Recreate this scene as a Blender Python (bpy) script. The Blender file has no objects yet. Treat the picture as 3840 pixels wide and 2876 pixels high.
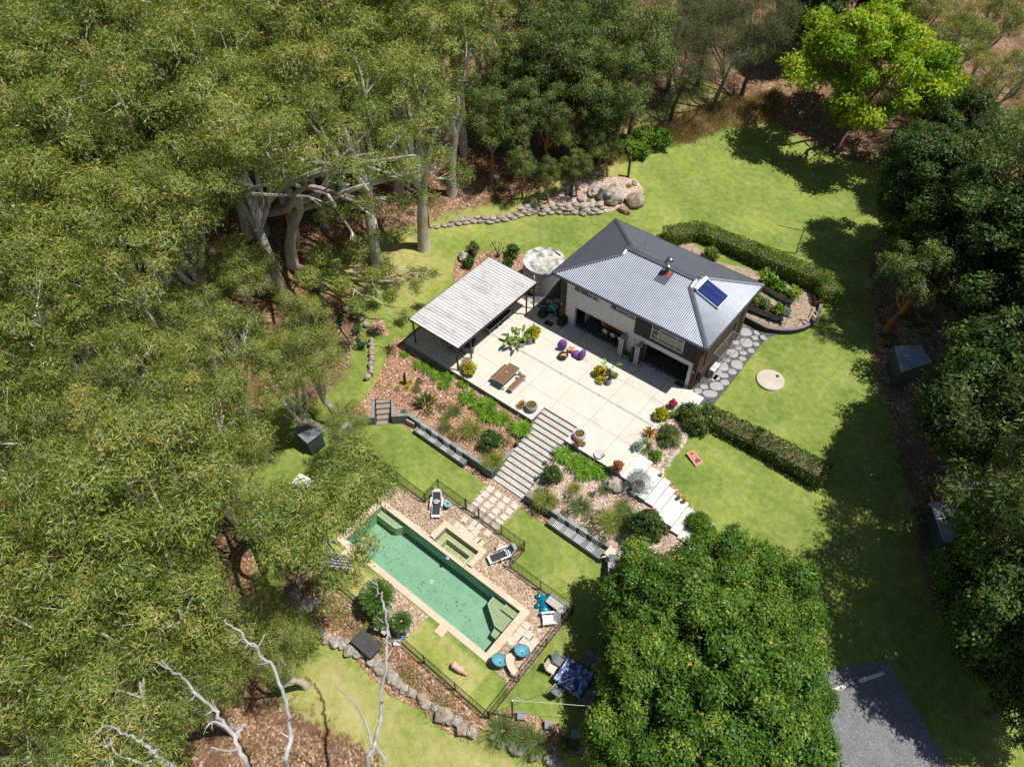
import bpy, math, random
import numpy as np
from mathutils import Vector, Matrix, noise as mnoise

# ---------------------------------------------------------------- camera, light
SC = bpy.context.scene
COL = SC.collection
# world axes: u (x) runs along the house front, v (y) from pool to house, z up; patio top is z = 0
CAMH = 40.0
CM = np.array([[0.7781902, 0.62800899, -0.00497132],
               [0.46446429, -0.58082761, -0.66851493],
               [-0.42272087, 0.51792277, -0.7436821]])
FPX, PW, PH = 2750.0, 3840.0, 2876.0
cam_d = bpy.data.cameras.new("camera")
cam = bpy.data.objects.new("camera", cam_d)
COL.objects.link(cam)
cam_d.sensor_fit = 'HORIZONTAL'
cam_d.sensor_width = 36.0
cam_d.lens = FPX / PW * 36.0
cam_d.clip_end = 3000
cam_d.clip_start = 0.5
m = Matrix(((CM[0][0], -CM[1][0], -CM[2][0], 0), (CM[0][1], -CM[1][1], -CM[2][1], 0),
            (CM[0][2], -CM[1][2], -CM[2][2], CAMH), (0, 0, 0, 1)))
cam.matrix_world = m
SC.camera = cam

SUN = Vector((0.385, 0.205, 1.0)).normalized()
W = bpy.data.worlds.new("World")
SC.world = W
W.use_nodes = True
wn = W.node_tree.nodes
sky = wn.new('ShaderNodeTexSky')
sky.sky_type = 'NISHITA'
sky.sun_disc = False
sky.sun_elevation = math.asin(SUN.z)
sky.sun_rotation = math.atan2(SUN.x, SUN.y)
W.node_tree.links.new(sky.outputs[0], wn['Background'].inputs[0])
wn['Background'].inputs[1].default_value = 0.055
sun_d = bpy.data.lights.new("sun", 'SUN')
sun_d.energy = 4.7
sun_d.angle = math.radians(0.53)
sun_d.color = (1.0, 0.955, 0.88)
sun = bpy.data.objects.new("sun", sun_d)
COL.objects.link(sun)
sun.rotation_euler = SUN.to_track_quat('Z', 'Y').to_euler()
SC.view_settings.view_transform = 'Standard'
SC.view_settings.look = 'None'
SC.view_settings.exposure = 0.15
SC.view_settings.gamma = 1.0
SC.render.engine = 'CYCLES'
SC.cycles.max_bounces = 5
SC.cycles.diffuse_bounces = 3
SC.cycles.glossy_bounces = 2
SC.cycles.transmission_bounces = 3
SC.cycles.transparent_max_bounces = 8
SC.cycles.use_denoising = False
SC.cycles.denoising_input_passes = 'RGB_ALBEDO_NORMAL'
SC.cycles.caustics_reflective = False
SC.cycles.caustics_refractive = False
SC.cycles.sample_clamp_indirect = 4.0

RNG = random.Random(7)
NR = np.random.default_rng(11)
PI = math.pi

# ---------------------------------------------------------------- geometry helpers
class MB:
    """collects pieces of one mesh"""
    def __init__(self):
        self.v, self.f, self.mi, self.sm = [], [], [], []
    def add(self, vs, fs, mi=0, sm=False):
        n = len(self.v)
        self.v += [tuple(p) for p in vs]
        for q in fs:
            self.f.append(tuple(i + n for i in q)); self.mi.append(mi); self.sm.append(sm)
    def box(self, x0, x1, y0, y1, z0, z1, mi=0):
        self.add([(x0, y0, z0), (x1, y0, z0), (x1, y1, z0), (x0, y1, z0), (x0, y0, z1), (x1, y0, z1), (x1, y1, z1), (x0, y1, z1)],
                 [(3, 2, 1, 0), (4, 5, 6, 7), (0, 1, 5, 4), (1, 2, 6, 5), (2, 3, 7, 6), (3, 0, 4, 7)], mi)
    def obox(self, c, s, rz=0.0, mi=0, mat=None):
        M = Matrix.Translation(c) @ (mat if mat is not None else Matrix.Rotation(rz, 4, 'Z'))
        vs = [M @ Vector((s[0] * a / 2, s[1] * b / 2, s[2] * d / 2)) for d in (-1, 1) for a, b in ((-1, -1), (1, -1), (1, 1), (-1, 1))]
        self.add(vs, [(3, 2, 1, 0), (4, 5, 6, 7), (0, 1, 5, 4), (1, 2, 6, 5), (2, 3, 7, 6), (3, 0, 4, 7)], mi)
    def bar(self, a, b, w, h, mi=0):
        a, b = Vector(a), Vector(b)
        d = b - a
        q = d.to_track_quat('X', 'Z').to_matrix().to_4x4()
        self.obox((a + b) / 2, (d.length, w, h), 0, mi, q)
    def tube(self, path, rad, n=8, mi=0, cap=True, sm=True):
        path = [Vector(p) for p in path]
        if not hasattr(rad, '__len__'):
            rad = [rad] * len(path)
        base = []
        ref = Vector((0.31, 0.87, 0.4))
        for i, p in enumerate(path):
            d = (path[min(i + 1, len(path) - 1)] - path[max(i - 1, 0)])
            d = d.normalized() if d.length > 1e-9 else Vector((0, 0, 1))
            x = d.cross(ref)
            if x.length < 0.1:
                x = d.cross(Vector((1, 0, 0)))
            x.normalize(); y = d.cross(x)
            base.append([p + (x * math.cos(2 * PI * k / n) + y * math.sin(2 * PI * k / n)) * rad[i] for k in range(n)])
        vs = [q for r in base for q in r]
        fs = [(i * n + k, i * n + (k + 1) % n, (i + 1) * n + (k + 1) % n, (i + 1) * n + k) for i in range(len(path) - 1) for k in range(n)]
        if cap:
            fs += [tuple(range(n - 1, -1, -1)), tuple((len(path) - 1) * n + k for k in range(n))]
        self.add(vs, fs, mi, sm)
    def lathe(self, prof, n=20, c=(0, 0, 0), mi=0, sx=1.0, sy=1.0, closed=False, sm=True):
        vs = [(c[0] + r * math.cos(2 * PI * k / n) * sx, c[1] + r * math.sin(2 * PI * k / n) * sy, c[2] + z) for r, z in prof for k in range(n)]
        fs = [(i * n + k, i * n + (k + 1) % n, (i + 1) * n + (k + 1) % n, (i + 1) * n + k) for i in range(len(prof) - 1) for k in range(n)]
        if prof[0][0] > 1e-4:
            fs.append(tuple(range(n - 1, -1, -1)))
        if prof[-1][0] > 1e-4 and not closed:
            fs.append(tuple((len(prof) - 1) * n + k for k in range(n)))
        self.add(vs, fs, mi, sm)
    def prism(self, poly, z0, z1, mi=0):
        n = len(poly)
        a = sum(poly[i][0] * poly[(i + 1) % n][1] - poly[(i + 1) % n][0] * poly[i][1] for i in range(n))
        if a < 0:
            poly = poly[::-1]
        z0 = z0 if hasattr(z0, '__len__') else [z0] * n
        z1 = z1 if hasattr(z1, '__len__') else [z1] * n
        vs = [(p[0], p[1], z0[i]) for i, p in enumerate(poly)] + [(p[0], p[1], z1[i]) for i, p in enumerate(poly)]
        fs = [tuple(range(n - 1, -1, -1)), tuple(range(n, 2 * n))] + [(i, (i + 1) % n, n + (i + 1) % n, n + i) for i in range(n)]
        self.add(vs, fs, mi)
    def blob(self, c, r, seed=0, amp=0.25, n=10, freq=1.3, mi=0, squash=1.0, sm=True, facet=0.0):
        """uneven rounded lump: rock, cushion, fruit"""
        r = r if hasattr(r, '__len__') else (r, r, r)
        vs, fs = [], []
        m2 = 2 * n
        off = Vector((seed * 7.13, seed * 3.7, seed * 1.9))
        for i in range(n + 1):
            th = PI * i / n
            for k in range(m2):
                ph = 2 * PI * k / m2
                d = Vector((math.sin(th) * math.cos(ph), math.sin(th) * math.sin(ph), math.cos(th)))
                g = 1 + amp * mnoise.noise(d * freq + off) + amp * 0.4 * mnoise.noise(d * freq * 2.7 + off)
                if facet:
                    g *= 1 - facet * abs(mnoise.noise(d * freq * 1.7 - off))
                vs.append((c[0] + d.x * r[0] * g, c[1] + d.y * r[1] * g, c[2] + d.z * r[2] * g))
        for i in range(n):
            for k in range(m2):
                fs.append((i * m2 + k, (i + 1) * m2 + k, (i + 1) * m2 + (k + 1) % m2, i * m2 + (k + 1) % m2))
        self.add(vs, fs, mi, sm)
    def blade(self, p, az, L, w, el0, el1, seg=4, mi=0, fold=0.0, shape=None):
        """arched strap leaf from p, heading az, elevation from el0 at root to el1 at tip"""
        x, y, z = p
        vs, fs = [], []
        sx, sy = -math.sin(az), math.cos(az)
        for i in range(seg + 1):
            t = i / seg
            ww = (shape[i] if shape else (0.55 + 0.9 * t) if t < 0.5 else 1.0 * (1 - ((t - 0.5) * 2) ** 2)) * w / 2
            if not shape and t == 1:
                ww = 0.004
            vs += [(x + sx * ww, y + sy * ww, z + fold * ww), (x, y, z), (x - sx * ww, y - sy * ww, z + fold * ww)]
            el = el0 + (el1 - el0) * (i + 0.5) / seg
            x += math.cos(az) * math.cos(el) * L / seg; y += math.sin(az) * math.cos(el) * L / seg; z += math.sin(el) * L / seg
        for i in range(seg):
            a = i * 3
            fs += [(a, a + 3, a + 4, a + 1), (a + 1, a + 4, a + 5, a + 2)]
        self.add(vs, fs, mi, True)
    def build(self, name, mats, parent=None, loc=None, rz=0.0, angle=0.7, tints=None):
        me = bpy.data.meshes.new(name)
        me.from_pydata(self.v, [], self.f)
        for x in (mats if isinstance(mats, (list, tuple)) else [mats]):
            me.materials.append(x)
        me.polygons.foreach_set('material_index', self.mi)
        me.polygons.foreach_set('use_smooth', self.sm)
        if any(self.sm):
            me.set_sharp_from_angle(angle=angle)
        if tints is not None:
            at = me.attributes.new('tint', 'FLOAT', 'FACE')
            at.data.foreach_set('value', np.asarray(tints, dtype=np.float32))
        me.update()
        o = bpy.data.objects.new(name, me)
        COL.objects.link(o)
        if parent is not None:
            o.parent = parent
        if loc is not None:
            o.location = loc
            o.rotation_euler = (0, 0, rz)
        return o

def tag(o, label, cat, group=None):
    o['label'] = label; o['category'] = cat
    if group:
        o['group'] = group
    return o
def thing(name, label, cat, loc=(0, 0, 0), rz=0.0, group=None):
    o = bpy.data.objects.new(name, None)
    COL.objects.link(o)
    o.empty_display_size = 0.2
    o.location = loc; o.rotation_euler = (0, 0, rz)
    return tag(o, label, cat, group)
def struct(o, kind='structure'):
    o['kind'] = kind
    return o
def dup(root, loc, rz=0.0, label=None, scale=None, group=None):
    """copy of a thing with copies of its parts and sub-parts"""
    r = root.copy(); COL.objects.link(r)
    r.location = loc; r.rotation_euler = (0, 0, rz)
    if scale is not None:
        r.scale = scale if hasattr(scale, '__len__') else (scale,) * 3
    if label:
        r['label'] = label
    if group:
        r['group'] = group
    for ch in list(root.children):
        c = ch.copy(); COL.objects.link(c); c.parent = r
        for g2 in list(ch.children):
            d = g2.copy(); COL.objects.link(d); d.parent = c
    return r

def at(px, py, z=0.0):
    """point of the place seen at photo pixel (px,py) at height z"""
    d = CM.T @ np.array([px - PW / 2, py - PH / 2, FPX])
    t = (z - CAMH) / d[2]
    return Vector((d[0] * t, d[1] * t, z))

# ---------------------------------------------------------------- terrain
TP = [(-32, 26, -.35), (-34.5, 30, -.3), (-38, 31, -.2), (-40, 37, .6), (-35, 39, .2), (-31, 38, -.05), (-30, 42, .3), (-29, 45.5, .6), (-24, 46, .5), (-18, 46, .35), (-12, 45, .1),
      (-27, 34, -.12), (-20, 36, -.12), (-12, 36, -.12), (-8, 40, -.15), (-8, 45, .1), (-5, 36, -.45), (-9.5, 33, -.35), (-10.5, 29.5, -.6), (-7, 28.5, -.85), (-5, 25, -1.5), (0, 34, -.9), (0, 28, -1.7),
      (-4, 21, -2.0), (3, 40, -.5), (4, 46, -.2), (5, 25, -2.4), (11, 22, -2.7), (6, 33, -1.6), (12, 36, -1.3), (20, 28, -2.4), (8, 15, -3), (2, 14, -2.7), (25, 10, -3.5),
      (-30, 50, 1.5), (-30, 53.5, 2.0), (-29, 57, 2.0), (-24, 52, .9), (-27, 62, 1.9), (-20, 58, 1.2), (-15, 60, .9), (-12, 54, .35), (-5, 52, .1), (-16, 72, 1.6), (-23, 69, 2.0), (-33, 60, 3.4), (-30, 66.5, 3.8), (-38, 50, 2.3),
      (-40, 75, 5.5), (-26, 78, 4.8), (-12, 82, 4.0), (0, 75, 2.5), (-60, 73, 9), (-108, 34, 9), (-110, 110, 22), (-40, 110, 11), (-10, 115, 8), (30, 100, 5), (30, 60, 1), (-150, 60, 20), (-80, 160, 22), (30, 160, 12),
      (-45, 23, -.4), (-51, 28, .8), (-60, 20, 1), (-45, 33, .8), (-38, 23, -.9), (-36, 20, -1.6), (-40, 14, -2.5), (-52, 4, -2.5), (-36, 6, -3.2), (-28, -9, -5.5), (-60, -15, -4), (-100, 0, 2), (-20, -20, -7), (10, -10, -6), (40, -20, -6),
      (-24, 8.3, -2.9), (-18, 8.0, -3.1), (-12, 7.6, -3.3), (-21, 5.5, -3.9), (-15, 5.2, -4.0), (-9.5, 6.5, -3.7), (-11, 4, -4.2), (-5, 9.5, -3.2), (-1, 8, -3.5), (-24, 1, -4.8), (-12, -2, -5)]
_tp = np.array(TP, dtype=float)
def _phi(r2):
    return np.where(r2 > 0, 0.5 * r2 * np.log(np.maximum(r2, 1e-12)), 0.0)
def _rbf():
    n = len(_tp)
    d2 = ((_tp[:, None, :2] - _tp[None, :, :2]) ** 2).sum(-1)
    A = np.zeros((n + 3, n + 3))
    A[:n, :n] = _phi(d2) + np.eye(n) * 4.0
    A[:n, n] = 1; A[:n, n + 1:n + 3] = _tp[:, :2]
    A[n:, :n] = A[:n, n:].T
    return np.linalg.solve(A, np.concatenate([_tp[:, 2], [0, 0, 0]]))
_w = _rbf()
def poly_sd(P, poly):
    """signed distance (negative inside) of points P(n,2) to polygon"""
    P = np.asarray(P, float); q = np.asarray(poly, float)
    best = np.full(len(P), 1e18); ins = np.zeros(len(P), bool)
    for i in range(len(q)):
        a, b = q[i], q[(i + 1) % len(q)]
        e = b - a
        t = np.clip(((P - a) @ e) / max(e @ e, 1e-12), 0, 1)
        best = np.minimum(best, ((P - a - t[:, None] * e) ** 2).sum(1))
        c = ((a[1] > P[:, 1]) != (b[1] > P[:, 1]))
        with np.errstate(divide='ignore', invalid='ignore'):
            xi = (b[0] - a[0]) * (P[:, 1] - a[1]) / (b[1] - a[1]) + a[0]
        ins ^= c & (P[:, 0] < xi)
    d = np.sqrt(best)
    return np.where(ins, -d, d)
LOWER = [(-30.3, 12), (-30.3, 17.4), (-30.2, 19.2), (-30.7, 21.3), (-31.9, 26.0), (-20.5, 26.0), (-20.5, 28.6), (-15.6, 28.6), (-15.6, 26.0), (-12.2, 26.0), (-9.0, 25.2), (-7.9, 24.0), (-8.0, 19.5), (-6.5, 18.5), (-3.2, 16.0), (-3.6, 11.6), (-7, 10.2), (-9.4, 9.1), (-24.5, 9.1), (-28.5, 9.6)]
UPPER = [(-32.0, 26.3), (-32.0, 36.3), (-28, 39.5), (-25, 43.8), (-11.5, 43.8), (-8.8, 41), (-10.8, 35.7), (-12.2, 35.5), (-12.2, 26.3)]
def T_arr(P):
    P = np.asarray(P, float)
    out = np.empty(len(P))
    for s in range(0, len(P), 20000):
        q = P[s:s + 20000]
        d2 = ((q[:, None, :] - _tp[None, :, :2]) ** 2).sum(-1)
        out[s:s + 20000] = _phi(d2) @ _w[:-3] + _w[-3] + q @ _w[-2:]
    out = np.clip(out, -9, 30)
    w = 1 - np.clip(poly_sd(P, LOWER) / 1.2, 0, 1); w = w * w * (3 - 2 * w)
    w2 = 1 - np.clip(poly_sd(P, UPPER) / 1.0, 0, 1); w2 = w2 * w2 * (3 - 2 * w2)
    out = out * (1 - w2) + (-0.12) * w2
    out = out * (1 - w) + (-2.4) * w
    return out
def T(x, y):
    return float(T_arr([(x, y)])[0])
def g(px, py, dz=0.0):
    """ground point of the place seen at photo pixel"""
    z = 0.0
    for _ in range(14):
        p = at(px, py, z + dz)
        z = 0.5 * z + 0.5 * T(p.x, p.y)
    p = at(px, py, z + dz)
    p.z = T(p.x, p.y) + dz
    return p
def gxy(px, py):
    p = g(px, py); return (p.x, p.y)

def axis(fine0, fine1, step, lo, hi):
    a = list(np.arange(fine0, fine1 + 1e-6, step))
    s, x = step, fine1
    while x < hi:
        s *= 1.12; x += s; a.append(x)
    s, x = step, fine0
    while x > lo:
        s *= 1.12; x -= s; a.insert(0, x)
    return np.array(a)
XS = axis(-47, 17, 0.25, -420, 260)
YS = axis(-4, 64, 0.25, -160, 420)
def clip_cell(poly, x0, x1, y0, y1):
    for ax, lim, sgn in ((0, x0, 1), (0, x1, -1), (1, y0, 1), (1, y1, -1)):
        out = []
        for i in range(len(poly)):
            a, b = poly[i - 1], poly[i]
            ia, ib = (a[ax] - lim) * sgn >= 0, (b[ax] - lim) * sgn >= 0
            if ia != ib:
                t = (lim - a[ax]) / (b[ax] - a[ax])
                out.append((a[0] + (b[0] - a[0]) * t, a[1] + (b[1] - a[1]) * t))
            if ib:
                out.append(b)
        poly = out
        if len(poly) < 3:
            return []
    return poly
def wobble(poly, amp, step=0.3, seed=0.0, keep=False):
    out = []
    n = len(poly)
    for i in range(n):
        a, b = poly[i], poly[(i + 1) % n]
        L = math.hypot(b[0] - a[0], b[1] - a[1]); k = max(1, int(L / step))
        for j in range(k):
            t = j / k
            x, y = a[0] + (b[0] - a[0]) * t, a[1] + (b[1] - a[1]) * t
            q = mnoise.noise_vector(Vector((x * 0.9, y * 0.9, seed))) + 0.6 * mnoise.noise_vector(Vector((x * 2.7, y * 2.7, seed + 3)))
            out.append((x + amp * q.x, y + amp * q.y))
    return out
def spline(pts, k=6, closed=True):
    out = []
    n = len(pts)
    for i in range(n if closed else n - 1):
        p0, p1, p2, p3 = (Vector(pts[(i + j - 1) % n] if closed else pts[min(max(i + j - 1, 0), n - 1)]) for j in range(4))
        for s in range(k):
            t = s / k
            out.append(tuple(0.5 * ((2 * p1) + (p2 - p0) * t + (2 * p0 - 5 * p1 + 4 * p2 - p3) * t * t + (3 * p1 - p0 - 3 * p2 + p3) * t ** 3)))
    if not closed:
        out.append(tuple(pts[-1]))
    return out
def sheet(name, poly, mat, off=0.02, zf=None):
    """ground cover cut to an outline and laid over the terrain (or over the height function zf)"""
    mb = MB()
    px = [p[0] for p in poly]; py = [p[1] for p in poly]
    xs = XS[(XS > min(px) - 1.0) & (XS < max(px) + 1.0)]; ys = YS[(YS > min(py) - 1.0) & (YS < max(py) + 1.0)]
    cells = []
    gx, gy = np.meshgrid((xs[:-1] + xs[1:]) / 2, (ys[:-1] + ys[1:]) / 2, indexing='ij')
    sd = poly_sd(np.stack([gx.ravel(), gy.ravel()], 1), poly).reshape(gx.shape)
    for i in range(len(xs) - 1):
        for j in range(len(ys) - 1):
            h = 0.75 * max(xs[i + 1] - xs[i], ys[j + 1] - ys[j])
            if sd[i, j] > h:
                continue
            if sd[i, j] < -h:
                c = [(xs[i], ys[j]), (xs[i + 1], ys[j]), (xs[i + 1], ys[j + 1]), (xs[i], ys[j + 1])]
            else:
                c = clip_cell(list(poly), xs[i], xs[i + 1], ys[j], ys[j + 1])
                if len(c) < 3:
                    continue
                if sum(c[k - 1][0] * c[k][1] - c[k][0] * c[k - 1][1] for k in range(len(c))) < 0:
                    c = c[::-1]
            cells.append(c)
    idx = {}
    vs, fs = [], []
    for c in cells:
        f = []
        for p in c:
            k = (round(p[0], 4), round(p[1], 4))
            if k not in idx:
                idx[k] = len(vs); vs.append(p)
            if not f or f[-1] != idx[k]:
                f.append(idx[k])
        if f[0] == f[-1]:
            f = f[:-1]
        if len(f) >= 3:
            fs.append(tuple(f))
    z = T_arr(vs) if zf is None else np.array([zf(*p) for p in vs])
    mb.add([(p[0], p[1], z[i] + off) for i, p in enumerate(vs)], fs, 0, True)
    return mb.build(name, mat, angle=3.2)
# ---------------------------------------------------------------- materials
class NT:
    def __init__(self, name):
        self.m = bpy.data.materials.new(name)
        self.m.use_nodes = True
        self.t = self.m.node_tree
        self.n = self.t.nodes
        self.b = self.n['Principled BSDF']
        self.tc = self.n.new('ShaderNodeTexCoord')
        self.co = self.tc.outputs['Object']
    def link(self, a, b):
        self.t.links.new(a, b)
    def mapping(self, scale=(1, 1, 1), rot=(0, 0, 0), src=None):
        k = self.n.new('ShaderNodeMapping')
        k.inputs['Scale'].default_value = scale; k.inputs['Rotation'].default_value = rot
        self.link(src or self.co, k.inputs['Vector'])
        return k.outputs[0]
    def noise(self, scale, detail=3, rough=0.55, co=None, dist=0.0):
        k = self.n.new('ShaderNodeTexNoise')
        k.inputs['Scale'].default_value = scale; k.inputs['Detail'].default_value = detail
        k.inputs['Roughness'].default_value = rough; k.inputs['Distortion'].default_value = dist
        self.link(co or self.co, k.inputs['Vector'])
        return k.outputs['Fac']
    def voro(self, scale, co=None, feature='F1', out='Color'):
        k = self.n.new('ShaderNodeTexVoronoi')
        k.feature = feature
        k.inputs['Scale'].default_value = scale
        self.link(co or self.co, k.inputs['Vector'])
        return k.outputs[out]
    def ramp(self, src, stops, interp='LINEAR'):
        k = self.n.new('ShaderNodeValToRGB')
        k.color_ramp.interpolation = interp
        e = k.color_ramp.elements
        while len(e) < len(stops):
            e.new(0.5)
        for i, (p, c) in enumerate(stops):
            e[i].position = p
            e[i].color = (c[0], c[1], c[2], 1) if hasattr(c, '__len__') else (c, c, c, 1)
        self.link(src, k.inputs[0])
        return k.outputs[0]
    def mix(self, fac, a, b, mode='MIX'):
        k = self.n.new('ShaderNodeMix')
        k.data_type = 'RGBA'; k.blend_type = mode
        for v, s in ((fac, k.inputs[0]), (a, k.inputs[6]), (b, k.inputs[7])):
            if hasattr(v, 'is_linked'):
                self.link(v, s)
            elif hasattr(v, '__len__'):
                s.default_value = (v[0], v[1], v[2], 1)
            else:
                s.default_value = v
        return k.outputs[2]
    def math(self, op, a, b=0.0, clamp=False):
        k = self.n.new('ShaderNodeMath'); k.operation = op; k.use_clamp = clamp
        for v, s in ((a, k.inputs[0]), (b, k.inputs[1])):
            if hasattr(v, 'is_linked'):
                self.link(v, s)
            else:
                s.default_value = v
        return k.outputs[0]
    def attr(self, name, out='Fac'):
        k = self.n.new('ShaderNodeAttribute'); k.attribute_name = name
        return k.outputs[out]
    def xyz(self):
        k = self.n.new('ShaderNodeSeparateXYZ'); self.link(self.co, k.inputs[0])
        return k.outputs
    def bump(self, h, strength=0.4, dist=0.02):
        k = self.n.new('ShaderNodeBump')
        k.inputs['Strength'].default_value = strength; k.inputs['Distance'].default_value = dist
        self.link(h, k.inputs['Height']); self.link(k.outputs[0], self.b.inputs['Normal'])
    def done(self, col=None, rough=0.8, spec=0.3, metal=0.0):
        if col is not None:
            if hasattr(col, 'is_linked'):
                self.link(col, self.b.inputs['Base Color'])
            else:
                self.b.inputs['Base Color'].default_value = (col[0], col[1], col[2], 1)
        self.b.inputs['Roughness'].default_value = rough
        self.b.inputs['Specular IOR Level'].default_value = spec
        self.b.inputs['Metallic'].default_value = metal
        return self.m
def plain(name, c, rough=0.6, var=0.25, scale=6.0, spec=0.3, metal=0.0, bump=0.0, detail=4):
    """one base colour with uneven wear"""
    t = NT(name)
    f = t.ramp(t.noise(scale, detail), [(0.3, 1 - var), (0.7, 1 + var * 0.6)])
    col = t.mix(1.0, c, f, 'MULTIPLY')
    if bump:
        t.bump(t.noise(scale * 6, 3), bump, 0.01)
    return t.done(col, rough, spec, metal)

def leafmat(name, stops, transl=0.3, gloss=0.35, rough=0.45):
    t = NT(name)
    col = t.ramp(t.attr('tint'), stops)
    t.done(col, rough, gloss)
    tr = t.n.new('ShaderNodeBsdfTranslucent')
    t.link(t.mix(1.0, col, (1.25, 1.2, 0.55), 'MULTIPLY'), tr.inputs[0])
    mx = t.n.new('ShaderNodeMixShader')
    mx.inputs[0].default_value = transl
    t.link(t.b.outputs[0], mx.inputs[1]); t.link(tr.outputs[0], mx.inputs[2])
    t.link(mx.outputs[0], t.n['Material Output'].inputs[0])
    return t.m

M = {}
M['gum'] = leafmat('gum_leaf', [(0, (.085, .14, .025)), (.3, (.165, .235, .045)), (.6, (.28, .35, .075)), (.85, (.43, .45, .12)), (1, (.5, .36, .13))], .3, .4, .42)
M['gum2'] = leafmat('dark_gum_leaf', [(0, (.06, .11, .03)), (.4, (.125, .20, .055)), (.75, (.21, .29, .08)), (1, (.38, .40, .10))], .3, .3, .48)
M['she'] = leafmat('sheoak_leaf', [(0, (.08, .11, .045)), (.5, (.14, .17, .07)), (1, (.23, .26, .10))], .3, .2, .6)
M['broad'] = leafmat('broad_leaf', [(0, (.05, .115, .016)), (.4, (.095, .2, .028)), (.75, (.17, .30, .04)), (.93, (.31, .39, .055)), (1, (.5, .46, .07))], .3, .3, .45)
M['dark'] = leafmat('rainforest_leaf', [(0, (.025, .06, .014)), (.5, (.06, .12, .025)), (.85, (.12, .2, .035)), (1, (.2, .27, .05))], .25, .28, .48)
M['lime'] = leafmat('lime_leaf', [(0, (.13, .26, .015)), (.45, (.25, .42, .025)), (.8, (.45, .56, .035)), (1, (.68, .62, .05))], .4, .25, .5)
M['hedge'] = leafmat('hedge_leaf', [(0, (.05, .12, .01)), (.5, (.11, .23, .02)), (.85, (.22, .36, .025)), (1, (.42, .47, .04))], .28, .35, .42)
M['hedge2'] = leafmat('mixed_hedge_leaf', [(0, (.025, .06, .012)), (.45, (.06, .13, .025)), (.75, (.12, .2, .035)), (.88, (.3, .32, .04)), (1, (.3, .11, .06))], .22, .5, .36)
M['strap'] = leafmat('strap_leaf', [(0, (.09, .21, .015)), (.6, (.18, .36, .025)), (1, (.34, .5, .05))], .35, .35, .42)
M['tuss'] = leafmat('tussock_leaf', [(0, (.10, .16, .025)), (.5, (.21, .27, .045)), (.85, (.36, .38, .08)), (1, (.48, .42, .14))], .3, .2, .6)
M['sedge'] = leafmat('sedge_leaf', [(0, (.07, .13, .03)), (.6, (.14, .21, .06)), (1, (.28, .28, .10))], .3, .2, .6)
M['yel'] = leafmat('yellow_leaf', [(0, (.18, .24, .01)), (.5, (.45, .42, .02)), (1, (.62, .5, .05))], .3, .4, .4)
M['brom'] = leafmat('bromeliad_leaf', [(0, (.12, .15, .02)), (.4, (.3, .22, .03)), (.75, (.5, .22, .04)), (1, (.45, .1, .03))], .3, .4, .4)
M['rust'] = leafmat('rust_leaf', [(0, (.25, .09, .04)), (.6, (.42, .17, .06)), (1, (.55, .3, .12))], .3, .4, .4)
M['silver'] = leafmat('silver_leaf', [(0, (.22, .27, .27)), (.6, (.36, .42, .44)), (1, (.5, .56, .58))], .2, .2, .6)
M['blue'] = leafmat('blue_leaf', [(0, (.12, .2, .17)), (1, (.26, .36, .32))], .2, .2, .6)
M['cream'] = leafmat('cream_leaf', [(0, (.45, .36, .14)), (.6, (.62, .5, .25)), (1, (.7, .6, .36))], .3, .2, .6)
M['pink'] = leafmat('pink_petal', [(0, (.45, .02, .1)), (1, (.65, .06, .18))], .3, .2, .6)
M['wflower'] = leafmat('white_petal', [(0, (.6, .5, .55)), (1, (.8, .75, .78))], .3, .2, .6)
M['banana'] = leafmat('banana_leaf', [(0, (.07, .17, .02)), (.6, (.16, .32, .03)), (1, (.3, .42, .07))], .35, .5, .35)
M['cycad'] = leafmat('cycad_leaf', [(0, (.03, .075, .015)), (.6, (.08, .16, .025)), (1, (.2, .26, .05))], .2, .5, .38)
M['purp'] = leafmat('purple_leaf', [(0, (.03, .012, .025)), (1, (.07, .03, .05))], .2, .4, .5)
M['dry'] = leafmat('dry_leaf', [(0, (.30, .21, .11)), (.5, (.5, .38, .2)), (.8, (.32, .33, .11)), (1, (.17, .27, .06))], .3, .1, .8)

def bark(name, a, b, c2):
    t = NT(name)
    n1 = t.noise(1.1, 4, .6, t.mapping((1, 1, .45)))
    col = t.ramp(n1, [(.34, a), (.5, b), (.62, c2), (.72, b)])
    t.bump(t.noise(9, 4), .4, .02)
    return t.done(col, .75, .2)
M['gumbark'] = bark('gum_bark', (.36, .27, .19), (.52, .49, .45), (.62, .6, .57))
M['rough'] = bark('rough_bark', (.09, .065, .05), (.15, .12, .1), (.2, .16, .13))
M['redbark'] = bark('angophora_bark', (.3, .13, .07), (.38, .2, .12), (.45, .3, .2))
M['dead'] = bark('dead_wood', (.3, .28, .27), (.42, .4, .4), (.55, .53, .53))
M['stem'] = plain('green_stem', (.16, .15, .07), .7)

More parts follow.
